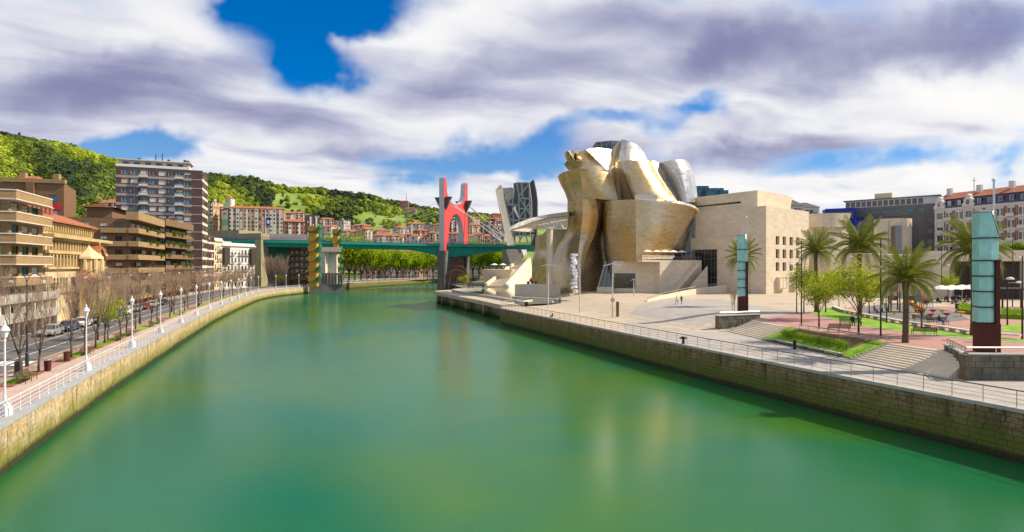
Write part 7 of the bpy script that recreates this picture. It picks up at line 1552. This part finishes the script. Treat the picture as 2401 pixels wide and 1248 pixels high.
# ------------------------------------------------------------------ buildings behind the museum and plaza
wh = thing('ornate_apartment_building', (130, 155, ZP), 'white ornate apartment house with stepped gables, brick panels and orange roof', 'building')
A, B = (128.2, 168), (140.5, 134); f = Frame(A, B); L = f.L; zE = 29.3; nb = 14; bw = L / nb; fl = 3.35; nfl = 6; e = []; gab = (0, 3, 9, 12)
for i in range(nb):
    for k in range(nfl):
        z = zE - .6 - (k + 1) * fl + .75; u = (i + .5) * bw
        if i in gab: e.append((u - .85, u + .85, z, z + 1.9, rnd_win(frames=('frame_white',), panes=('glass_blue', 'glass_dark', 'glass_teal'), blinds=((0, .85), (.5, .15)))))
        else:
            for s in (-.5, .5): e.append((u + s - .38, u + s + .38, z - .2, z + 1.8, rnd_win(frames=('frame_white',), panes=('glass_dark', 'glass_blue'), kind='one', blinds=((0, .9), (.4, .1)))))
shell(wh, rect(A, B, 14), ZR, zE, 'plaster_white', {0: e})
for k in range(nfl): g = MB(); z = zE - .6 - k * fl; f.box(g, -.1, L, z - .1, z + .12, .003, .22); g.build('string_course', 'plaster_white', wh)
for i in range(nb):
    if i in gab:
        g = MB(); u = (i + .5) * bw; pts = [(u - bw * .6, zE), (u + bw * .6, zE), (u + bw * .6, zE + .8), (u + bw * .42, zE + 1.1), (u + bw * .42, zE + 2.1), (u + bw * .2, zE + 2.5), (u + bw * .2, zE + 3.2), (u, zE + 3.6), (u - bw * .2, zE + 3.2), (u - bw * .2, zE + 2.5), (u - bw * .42, zE + 2.1), (u - bw * .42, zE + 1.1), (u - bw * .6, zE + .8)]
        n = len(pts); fv = [f.p(a, z, .3) for a, z in pts]; bv = [f.p(a, z, -1.2) for a, z in pts]; g.add(fv + bv, [tuple(range(n))] + [(j, n + j, n + (j + 1) % n, (j + 1) % n) for j in range(n)]); g.build('gable', 'plaster_white', wh); put_window(wh, f.p(u - .5, zE + .5, .37), f.ang, 1.0, 1.5, 'frame_white', 'glass_dark', 'one')
        g = MB(); f.box(g, u - bw * .48, u + bw * .48, ZR, zE, .003, .16) if False else f.box(g, u - bw * .5, u - bw * .40, ZR, zE, .003, .2); f.box(g, u + bw * .40, u + bw * .5, ZR, zE, .003, .2); g.build('pilaster', 'plaster_white', wh)
    else:
        for k in range(nfl):
            z = zE - .6 - (k + 1) * fl
            for s in (-1, 1): g = MB(); u = (i + .5) * bw + s * bw * .42; f.box(g, u - .16, u + .16, z + .4, z + fl - .3, .003, .05); g.build('brick_panel', 'brick_red', wh)
            if (i + k) % 2: g = MB(); u = (i + .5) * bw; f.box(g, u - .95, u + .95, z + .2, z + .32, .003, .7); f.box(g, u - .95, u + .95, z + .32, z + 1.1, .62, .7); g.build('balcony', 'plaster_white', wh)
        g = MB(); u = (i + .5) * bw; f.box(g, u - .6, u + .6, zE + .5, zE + 2.1, -1.6, -.25); g.build('dormer', 'slate_purple', wh); put_window(wh, f.p(u - .42, zE + .6, -.2), f.ang, .84, 1.4, 'frame_white', 'glass_teal', 'one')
g = MB(); g.add([f.p(0, zE, .1), f.p(L, zE, .1), f.p(L, zE + 2.8, -1.6), f.p(0, zE + 2.8, -1.6)], [(0, 1, 2, 3)]); g.build('slate_mansard', 'slate_purple', wh)
g = MB(); g.add([f.p(-.3, zE + 2.8, -1.4), f.p(L, zE + 2.8, -1.4), f.p(L, zE + 5.0, -6), f.p(-.3, zE + 5.0, -6), f.p(L, zE + 2.8, -14), f.p(-.3, zE + 2.8, -14)], [(0, 1, 2, 3), (3, 2, 4, 5), (0, 3, 5)]); rf = g.build('tile_roof', 'terracotta', wh)
for u in (1, 9, 17, 26): g = MB(); g.cbox(f.p(u, zE + 4, -5), 1.2, 1.0, 2.4, f.ang); g.build('chimney', 'plaster_white', wh)
g = MB(); g.tube([f.p(7, zE + 5, -6), f.p(7, zE + 9, -6)], .08, 4); g.tube([f.p(6.2, zE + 8, -6), f.p(7.8, zE + 8, -6)], .05, 4); g.build('aerial', 'dark_metal', wh)
dk = thing('office_building', (118, 182, ZP), 'long dark grey office building with glass bays and rooftop terrace', 'building')
A, B = (107.5, 192), (131.5, 170.4); f = Frame(A, B); L = f.L; zt = 31.5; e = []
for i in range(7): e += [(L * .18 + i * 2.75, L * .18 + i * 2.75 + 2.45, 13.4 + k * 5.0, 18.1 + k * 5.0, dict(frame='frame_dark', pane=('glass_brown', 'glass_dark')[(i + k) % 2], kind='one')) for k in range(3)]
e += [(L - 3.2, L - 1.7, 8.6 + k * 3.4, 10.3 + k * 3.4, rnd_win()) for k in range(6)] + [(L * .45 + i * 3, L * .45 + i * 3 + 2, 29.2, 30.4, dict(frame='frame_dark', pane='glass_teal', kind='two')) for i in range(5)] + [(L * .3 + i * 3, L * .3 + i * 3 + 1.6, 8, 9.8, rnd_win()) for i in range(5)]
shell(dk, rect(A, B, 16), ZR, zt, 'concrete_dark', {0: e}); g = MB(); f.box(g, L * .2, L - .5, zt, zt + 2.6, -8, -3); g.build('penthouse', 'frame_white', dk)
for k in range(14): g = MB(); f.box(g, L * .2 + k * 1.55, L * .2 + k * 1.55 + 1.2, zt + .5, zt + 2.2, -3, -2.93); g.build('penthouse_window', 'glass_brown', dk)
g = MB(); f.box(g, L * .18, L, zt + 2.6, zt + 2.85, -8.5, -2.2); g.build('roof_slab', 'concrete_dark', dk); g = MB(); f.box(g, L * .45, L * .6, zt + 2.8, zt + 4.8, -8, -5); g.build('plant_room', 'plaster_cream', dk)
bl = thing('blue_pavilion', (105, 175, ZP), 'bright blue box-framed building behind the palms', 'building')
for a, c, d, e_, Y in ((1935, 2009, 487, 560, 180), (2004, 2073, 513, 590, 172)): A, B = P(a, 600, Y + 4), P(c, 600, Y); g = MB(); g.prism(rect(A[:2], B[:2], 6), ZR, Z(d, Y)); g.build('wall', 'blue_panel', bl)
A, B = P(1942, 600, 183.3), P(2000, 600, 179.8); g = MB(); g.prism(rect(A[:2], B[:2], .6), Z(512, 180), Z(496, 180)); g.build('glazing', 'glass_dark', bl)
def dark_house(px0, px1, y0, y1, Y, label):
    A, B = P(px0, 600, Y), P(px1, 600, Y); r = thing('town_house', (A.x, Y, ZR), label, 'building'); z0, z1 = Z(y0, Y), Z(y1, Y); f = Frame(A[:2], B[:2]); L = f.L; shell(r, rect(A[:2], B[:2], 12), ZR, z0, 'plaster_white', {0: [(L * t, L * t + 1.4, z0 - 3, z0 - 1, rnd_win()) for t in (.15, .4, .65)]})
    g = MB(); g.add([f.p(-.4, z0, .4), f.p(L + .4, z0, .4), f.p(L + .4, z0, -12.4), f.p(-.4, z0, -12.4), f.p(L * .35, z1, -5), f.p(L * .65, z1, -5)], [(0, 1, 5, 4), (1, 2, 5), (2, 3, 4, 5), (3, 0, 4)]); g.build('hip_roof', 'roof_dark', r)
dark_house(1858, 1884, 482, 465, 205, 'small house with pointed dark roof behind the limestone wedge'); dark_house(1883, 1921, 486, 472, 210, 'white house with hipped dark roof left of the blue wall')
gt = thing('glass_office_tower', (105, 310, 3), 'teal glass office block rising behind the museum roof', 'building')
for k, (a, c, y) in enumerate(((1634, 1662, 436), (1656, 1697, 441), (1690, 1708, 446))):
    Y = 318 - k * 4; A, B = P(a, 600, Y), P(c, 600, Y); g = MB(); g.prism(rect(A[:2], B[:2], 14), 3, Z(y, Y)); g.build('glass_block', 'glass_tower', gt); f = Frame(A[:2], B[:2]); g = MB()
    for j in range(6): f.box(g, 0, f.L, Z(y, Y) - 1.5 - j * 3.2, Z(y, Y) - 1.2 - j * 3.2, 0, .12)
    g.build('floor_line', 'roof_dark', gt)
# viaduct ramp wall with dark undercroft right of the museum
vd = thing('raised_walkway', (110, 125, ZP), 'pale concrete raised walkway with dark undercroft behind the cafe', 'walkway')
A, B = P(2160, 600, 128), P(2440, 600, 118); f = Frame(A[:2], B[:2]); g = MB(); f.box(g, 0, f.L, Z(613, 124), Z(588, 124), -12, 0); g.build('deck_wall', 'limestone_plain', vd)
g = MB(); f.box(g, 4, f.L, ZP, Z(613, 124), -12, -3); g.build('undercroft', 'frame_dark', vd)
for k in range(7): g = MB(); f.box(g, 5.5 + k * 4.0, 6.1 + k * 4.0, ZP, Z(613, 124), -1.2, -.4); g.build('pillar', 'concrete', vd)
g = MB(); g.add([f.p(-9, ZP, 1.2), f.p(5.5, ZP, 1.2), f.p(5.5, Z(612, 124), 1.2), f.p(3, Z(600, 124), 1.2), f.p(-9, Z(640, 124), 1.2), f.p(-9, ZP, -.5), f.p(5.5, ZP, -.5), f.p(5.5, Z(612, 124), -.5), f.p(3, Z(600, 124), -.5), f.p(-9, Z(640, 124), -.5)], [(0, 1, 2, 3, 4), (9, 8, 7, 6, 5), (2, 7, 8, 3), (3, 8, 9, 4), (1, 6, 7, 2)]); g.build('sloping_wall', 'limestone', vd)
ctr = [f.p(u, Z(588, 124) + random.uniform(0, 1.2), -2 + random.uniform(-.8, .8)) for u in np.arange(14, f.L, .25)]; v, ff, c = leaf_quads(np.random.default_rng(8), ctr, 5000, .35, .16, [(.05, .1, .02)]); tag(np_mesh('roof_hedge', v, ff, 'hedge_leaf'), 'dark hedge on top of the raised walkway at right', 'hedge')

# ------------------------------------------------------------------ far bank wall, hills, town
fb = thing('quay_wall', (-84, 306, 0), 'mossy stone quay wall of the far bank beyond the bridge', 'quay wall'); g = MB(); c_ = MB(); rl = MB()
fbs = smooth_line(far_bank[:6], 6)
for (x0, y0), (x1, y1) in zip(fbs[:-1], fbs[1:]): g.quad((x0, y0, -.5), (x1, y1, -.5), (x1, y1, 3.2), (x0, y0, 3.2)); c_.add([(x0, y0 - .1, 3.2), (x1, y1 - .1, 3.2), (x1, y1 + 5, 3.21), (x0, y0 + 5, 3.21), (x0, y0 - .1, 2.95), (x1, y1 - .1, 2.95)], [(0, 1, 2, 3), (4, 5, 1, 0)]); rl.tube([(x0, y0 + .4, 4.25), (x1, y1 + .4, 4.25)], .07, 4); rl.tube([(x0, y0 + .4, 3.7), (x1, y1 + .4, 3.7)], .05, 4); rl.tube([(x0, y0 + .4, 3.2), (x0, y0 + .4, 4.25)], .07, 4)
g.build('masonry', 'quay_dark', fb); c_.build('coping', 'paving_pink', fb); rl.build('white_railing', 'white_paint', fb)
PXc = [-900, -300, 0, 120, 270, 400, 490, 600, 680, 760, 860, 960, 1030, 1100, 1160, 1300, 1700, 2400, 3300]
RYr = [650, 600, 600, 610, 640, 760, 900, 1100, 1180, 1300, 1400, 1450, 1450, 1450, 1400, 1300, 1300, 1300, 1300]
Ryy = [312, 316, 322, 336, 384, 402, 413, 420, 439, 443, 457, 481, 494, 501, 507, 530, 580, 590, 590]
S0 = [130, 130, 135, 138, 165, 230, 285, 320, 380, 420, 440, 460, 470, 470, 470, 470, 480, 480, 480]
ZC = [70, 70, 66, 62, 60, 55, 46, 44, 46, 50, 56, 58, 60, 62, 62, 50, 30, 20, 20]           # height reached at 45% of the way
def prof_(px):
    y0, yr = interp(px, PXc, S0), interp(px, PXc, RYr); return y0, yr, interp(px, PXc, ZC), CH - (interp(px, PXc, Ryy) - 624) * yr / F - 6
def terr(px, Y):
    y0, yr, zc, zr = prof_(px); t = (Y - y0) / (yr - y0)
    if t <= 0: return 2.8
    z = interp(t, [0, .08, .42, .7, 1.0, 1.15, 1.6], [2.8, 6, zc, lerp(zc, zr, .55), zr, zr * .9, zr * .3])
    return z + min(1, t * 3) * 7 * mnoise.noise(V((px * .012, Y * .006, 2.0))) * (1 if t < .9 else .5)
pxs = np.arange(-900, 3300, 22); nr_ = 46; vs, fs = [], []
for px in pxs:
    y0, yr, _, _ = prof_(px)
    for j in range(nr_): Y = lerp(y0, yr * 1.25, (j / (nr_ - 1)) ** 1.15); vs.append((X(px, Y), Y, terr(px, Y)))
for i in range(len(pxs) - 1):
    for j in range(nr_ - 1): a = i * nr_ + j; fs.append((a, a + nr_, a + nr_ + 1, a + 1))
mat('hill_ground', (.16, .25, .035), .95, var=.4, vs=.012, c2=(.21, .27, .06), bump=.2)
struct(np_mesh('hills', np.array(vs), np.array(fs), 'hill_ground', None, True))
rn = np.random.default_rng(21); T = []
while len(T) < 5200:
    px = rn.uniform(-120, 1210); y0, yr, zc, zr = prof_(px); t = rn.random() ** .8; Y = lerp(y0 + 12, yr * 1.01, t)
    lim = interp(px, [-200, 150, 280, 480, 560, 700, 800, 900, 1000, 1210], [.02, .05, .16, .30, .30, .36, .42, .47, .47, .58])
    if t < lim: continue
    dn = mnoise.noise(V((px * .011, Y * .0075, 7.0)))
    if dn < -.08 and t < .9 and rn.random() < .85: continue
    dark = mnoise.noise(V((px * .008, Y * .004, 1.0))) + (.35 if t > .86 else 0) + (.25 if 540 < px < 720 and t > .6 else 0)
    T.append((X(px, Y), Y, terr(px, Y), rn.uniform(2.4, 6.8) * (1.15 if dark > .25 else 1), dark))
T = np.array(T); cA = np.array([(.35, .41, .03), (.215, .285, .028), (.095, .145, .026), (.034, .055, .03)])
def wood(name, T, K_, sc_, label):
    tn = len(T); ci = np.clip(((T[:, 4] + .45) * 3.1 + rn.normal(0, .55, tn)).astype(int), 0, 3); tc = cA[ci] * rn.uniform(.75, 1.25, (tn, 1))
    dv = rn.normal(0, 1, (tn, K_, 3)); dv /= np.linalg.norm(dv, axis=2)[:, :, None]; rad = T[:, 3][:, None, None]; pos = T[:, None, :3] + dv * rad * rn.uniform(.45, 1.0, (tn, K_, 1)) * np.array([1, 1, .95]) + np.array([0, 0, 1]) * rad * .75
    a_ = rn.normal(0, 1, (tn, K_, 3)); a_ -= (a_ * dv).sum(2)[:, :, None] * dv * .7; a_ /= np.linalg.norm(a_, axis=2)[:, :, None]; b_ = np.cross(dv, a_); sz = rad * rn.uniform(.28, .5, (tn, K_, 1)) * sc_
    q = np.empty((tn, K_, 4, 3)); q[:, :, 0] = pos - a_ * sz; q[:, :, 1] = pos - b_ * sz * .8; q[:, :, 2] = pos + a_ * sz; q[:, :, 3] = pos + b_ * sz * .8
    o = np_mesh(name, q.reshape(-1, 3), np.arange(tn * K_ * 4).reshape(-1, 4), 'leaf'); set_colors(o.data, 'tint', np.repeat(tc, K_ * 4, axis=0)); tag(o, label, 'forest', None, 'stuff')
nr = T[:, 1] < 520; wood('hillside_forest', T[~nr], 60, .85, 'spring-green wood covering the hills behind the town'); wood('hillside_forest', T[nr], 230, .36, 'bright green wood on the near hillside behind the left apartment blocks')
# town: brick and plaster blocks with window grids too small to pick apart
def town_mat(name, c, win=(.05, .04, .05), cols=2.6, rows=3.0, w=.5, h=.5):
    m = bpy.data.materials.new(name); m.use_nodes = True; t = NT(m.node_tree); uvv, pos = wall_uv(t); u, v, _ = t.sep(uvv)
    fu, fv = t.m('FRACT', t.m('DIVIDE', u, cols)), t.m('FRACT', t.m('DIVIDE', v, rows)); inn = t.m('MULTIPLY', t.m('LESS_THAN', fu, w), t.m('LESS_THAN', fv, h))
    wn = t.n('ShaderNodeTexWhiteNoise', noise_dimensions='2D', in_Vector=t.comb(t.m('FLOOR', t.m('DIVIDE', u, cols)), t.m('FLOOR', t.m('DIVIDE', v, rows)))).outputs[0]
    nz = t.n('ShaderNodeNewGeometry').outputs['Normal']; up = t.m('LESS_THAN', t.m('ABSOLUTE', t.sep(nz)[2]), .5)
    base = t.vm('SCALE', c); t.put(base.inputs['Scale'], t.n('ShaderNodeMapRange', i0=t.noise(pos, .08, 3), i1=.3, i2=.7, i3=.85, i4=1.15).outputs[0])
    wc = t.mix(t.m('GREATER_THAN', wn, .6), win, (.55, .5, .46)); cc = t.mix(t.m('MULTIPLY', inn, up), base.outputs[0], wc)
    b = t.n('ShaderNodeBsdfPrincipled', in_Base_Color=cc, in_Roughness=.8); t.n('ShaderNodeOutputMaterial', i0=b.outputs[0]); M[name] = m
for nm, c in (('t_brick', (.30, .13, .09)), ('t_pink', (.46, .27, .21)), ('t_tan', (.44, .29, .17)), ('t_dark', (.12, .07, .075)), ('t_white', (.62, .60, .59)), ('t_lav', (.40, .34, .37)), ('t_cream', (.60, .46, .27)), ('t_salmon', (.52, .27, .18))): town_mat(nm, c)
def far_block(px0, px1, yt, yb, Y, wall, label, roof='terracotta', dep=13, turn=0.0, hip=True, name='apartment_building'):
    A, B = P(px0, yb, Y + turn), P(px1, yb, Y - turn); r = thing(name, (A.x, A.y, A.z - 6), label, 'building', 'buildings of the far town'); zt = Z(yt, Y); f = Frame(A[:2], B[:2])
    g = MB(); g.prism(rect(A[:2], B[:2], dep), A.z - 25, zt); g.build('wall', wall, r); L = f.L; h = 2.2 if hip else .6
    if hip: g = MB(); g.add([f.p(-.5, zt, .6), f.p(L + .5, zt, .6), f.p(L + .5, zt, -dep - .6), f.p(-.5, zt, -dep - .6), f.p(min(3, L * .3), zt + h, -dep / 2), f.p(L - min(3, L * .3), zt + h, -dep / 2)], [(0, 1, 5, 4), (1, 2, 5), (2, 3, 4, 5), (3, 0, 4), (0, 3, 2, 1)]); g.build('roof', roof, r)
    else: g = MB(); f.box(g, -.2, L + .2, zt, zt + h, -dep - .2, .2); g.build('roof', roof, r); g = MB(); f.box(g, L * .3, L * .5, zt + h, zt + h + 2, -dep * .7, -dep * .4); g.build('lift_house', wall, r)
    if Y < 660 and (yb - yt) > 14:
        for k in range(2): g = MB(); u = L * (.2 + .45 * k); f.box(g, u, u + L * .14, A.z - 3, zt - 1, .02, .5); g.build('balcony_stack', 't_white' if wall != 't_white' else 't_lav', r)
    return r, f, zt
D = 'above the bridge deck'
far_block(488, 499, 473, 530, 430, 't_tan', 'slim tan tower peeking out right of the tall dark tower', 'roof_dark', hip=False); far_block(501, 518, 487, 540, 440, 't_brick', 'brown brick block left of the banner building', 'roof_dark', hip=False)
r, f, zt = far_block(537, 666, 489, 552, 430, 't_pink', 'long pink apartment slab with red roof and banners', dep=12, turn=-6, hip=True)
for k in range(9): g = MB(); u = f.L * k / 9 + .6; f.box(g, u, u + 2.3, zt - 22, zt - .6, .02, .55); g.build('balcony_stack', 't_white' if k in (0, 1, 4, 7, 8) else 't_pink', r)
A, B = P(517, 600, 434.5), P(537, 600, 424.2); f2 = Frame(A[:2], B[:2]); g = MB(); g.prism(rect(A[:2], B[:2], 5), 20, zt); g.build('end_wall', 't_tan' if False else 'brick_red', r)
bn = thing('banner', f2.p(f2.L * .2, 30, .2), 'tall white banner with blue letters on the end of the pink slab', 'banner'); g = MB(); f2.box(g, f2.L * .16, f2.L * .9, zt - 20, zt - 1.6, .1, .2); g.build('cloth', 'white_paint', bn); g = MB(); f2.box(g, f2.L * .16, f2.L * .9, zt - 13.5, zt - 8.5, .2, .23); g.build('picture', 'glass_green', bn)
mat('banner_blue', (.02, .05, .30), .6, var=.05)
def text_on(parent, s, fr, u, z, k, size, m_, name='lettering'):
    cu = bpy.data.curves.new(name, 'FONT'); cu.body = s; cu.size = size; cu.extrude = .02; cu.align_x = 'CENTER'; t_ = bpy.data.objects.new(name, cu); col.objects.link(t_); me = bpy.data.meshes.new_from_object(t_.evaluated_get(bpy.context.evaluated_depsgraph_get())); bpy.data.objects.remove(t_); me.materials.clear(); me.materials.append(M[m_]); o = bpy.data.objects.new(name, me); col.objects.link(o); o.parent = parent; o.location = fr.p(u, z, k) - WORLD[parent.name]; o.rotation_euler = (math.pi / 2, 0, fr.ang)
text_on(bn, 'BAM', f2, f2.L * .53, zt - 5.2, .26, 2.9, 'banner_blue')
bs = thing('banner', f.p(f.L * .7, zt - 13, .7), 'square blue banner hanging on the front of the pink slab', 'banner'); g = MB(); f.box(g, f.L * .675, f.L * .745, zt - 13, zt - 7, .6, .7); g.build('cloth', 'blue_panel', bs); g = MB(); f.box(g, f.L * .69, f.L * .73, zt - 11.6, zt - 9, .7, .73); g.build('emblem', 'white_paint', bs)
for a in [(655, 694, 500, 545, 490, 't_pink', 'pink slab with red roof directly behind the banner slab'), (667, 714, 520, 552, 405, 't_brick', 'dark red stepped flats right of the banner slab'), (694, 719, 500, 540, 570, 't_brick', 'brick tower behind the stepped red flats'), (720, 750, 506, 540, 575, 't_dark', 'dark brick tower above the nearer yellow stair tower'), (751, 784, 514, 540, 640, 't_pink', 'pink block on the slope above the yellow stair towers'), (750, 777, 532, 560, 480, 't_white', 'white house between the two yellow stair towers'), (785, 806, 517, 545, 630, 't_lav', 'pale lilac block right of the pink one above the stair towers'), (801, 856, 543, 566, 480, 't_salmon', 'long salmon block ' + D + ' right of the stair towers'), (822, 850, 529, 545, 580, 't_brick', 'dark red hall with pale columns above the salmon block'), (857, 874, 538, 566, 475, 't_tan', 'orange-tan block beside the long salmon block'), (876, 884, 541, 562, 520, 't_pink', 'small pink house right of the orange-tan block'),
          (885, 939, 553, 570, 455, 't_cream', 'low cream block with broad orange roof ' + D), (920, 938, 533, 552, 620, 't_white', 'white cube house mid-slope left of the pylon'), (939, 959, 536, 552, 600, 't_white', 'wider white house beside the white cube house'), (955, 994, 525, 552, 650, 't_pink', 'pink brick block with pale top left of the pylon'), (995, 1012, 526, 548, 680, 't_lav', 'lilac block right of the pink brick block'), (979, 1005, 541, 560, 560, 't_brick', 'red brick block in front of the lilac block'), (1011, 1035, 527, 560, 630, 't_tan', 'tan block touching the left side of the pylon'), (1053, 1079, 515, 560, 600, 't_dark', 'dark purple tower framed by the red arch'), (1093, 1107, 512, 552, 720, 't_lav', 'lilac tower just right of the pylon'), (1101, 1127, 528, 560, 570, 't_tan', 'stepped tan block behind the stay cables'), (1108, 1125, 512, 530, 700, 't_pink', 'pink block with red roof above the stepped tan block'),
          (1126, 1157, 524, 566, 530, 't_dark', 'large dark brown block behind the stay cables'), (1142, 1161, 514, 530, 660, 't_brick', 'red-roofed brick block above the dark brown one'), (1149, 1183, 540, 568, 490, 't_lav', 'lilac block at the foot of the stone sail tower'), (1163, 1180, 519, 548, 610, 't_pink', 'pink block left of the stone sail tower'), (1157, 1176, 502, 514, 900, 't_brick', 'reddish house on the hilltop beside the stone sail tower'), (848, 886, 576, 600, 430, 't_salmon', 'red-brown house below the deck right of the stair towers'), (930, 953, 577, 592, 440, 't_white', 'white house below the bridge deck behind the trees'), (983, 1006, 574, 640, 445, 't_cream', 'cream corner house with windows below the deck'), (900, 984, 590, 640, 425, 't_salmon', 'long low house with orange roof behind the green trees')]:
    far_block(*a, hip=a[5] not in ('t_dark', 't_lav'), roof='roof_dark' if a[5] in ('t_dark', 't_lav') else 'terracotta', turn=random.choice((-3, 2, 4)))
for k, (a, c, lab) in enumerate(((888, 958, 'cream arcaded house behind the tree trunks left of the pylon'), (958, 1034, 'cream balconied house behind the trees touching the pylon'), (1094, 1180, 'cream house with balconies behind the trees right of the pylon'))): far_block(a, c, 606, 650, 432, 't_cream', lab)
rg = random.Random(31)
for k in range(26):
    px = 850 + k * 12.6 + rg.uniform(-4, 4); Y = rg.uniform(470, 560); far_block(px, px + rg.uniform(14, 24), 551 + rg.uniform(-5, 8), 572, Y, rg.choice(('t_cream', 't_pink', 't_salmon', 't_white', 't_tan')), f'small tiled house low in the far town, {ords[k]} from the stair towers', name='town_house', dep=10)
for a in [(28, 66, 408, 425, 420, 't_white', 'white villa on the left hillside'), (100, 128, 414, 424, 380, 't_brick', 'dark red villa on the left hillside'), (232, 270, 476, 492, 250, 't_white', 'white villa with red roof just left of the tall tower'), (205, 226, 470, 478, 290, 't_white', 'small red-roofed house on the slope beside the villa'), (528, 541, 465, 472, 620, 't_white', 'small white house on the green hill above the banner slab'), (735, 758, 440, 446, 1280, 't_brick', 'castle-like house on the ridge skyline'), (936, 957, 472, 482, 1300, 't_brick', 'long house on the ridge near the mast'), (948, 975, 489, 496, 1150, 't_pink', 'pale house below the ridge near the mast')]:
    far_block(*a, name='villa', dep=9)
ms = thing('radio_mast', P(953, 480, 1380), 'thin radio mast on the ridge', 'mast'); g = MB(); p = P(953, 486, 1380); g.tube([p, p + V((0, 0, 34))], [.9, .4], 5); g.build('mast', 'dark_metal', ms)
# green riverside trees on the far bank
k = 0
for px0, px1, n in ((804, 1030, 17), (1096, 1176, 7)):
    for i in range(n):
        px = lerp(px0, px1, i / (n - 1)); Y = interp(px, [800, 880, 960, 1030, 1100, 1180], [318, 338, 366, 392, 402, 412]) + (6 if i % 2 else 0); s = interp(px, [800, 860, 900, 1000, 1030, 1180], [1.6, 1.4, 1.15, 1.15, 1.5, 1.5])
        tree(LUSH, k, (X(px, Y), Y, 3.0), f'leafy green riverside tree, {ords[k]} from the stair towers on the far bank', 'green trees on the far bank', s * random.uniform(.94, 1.05), 'riverside_tree'); k += 1
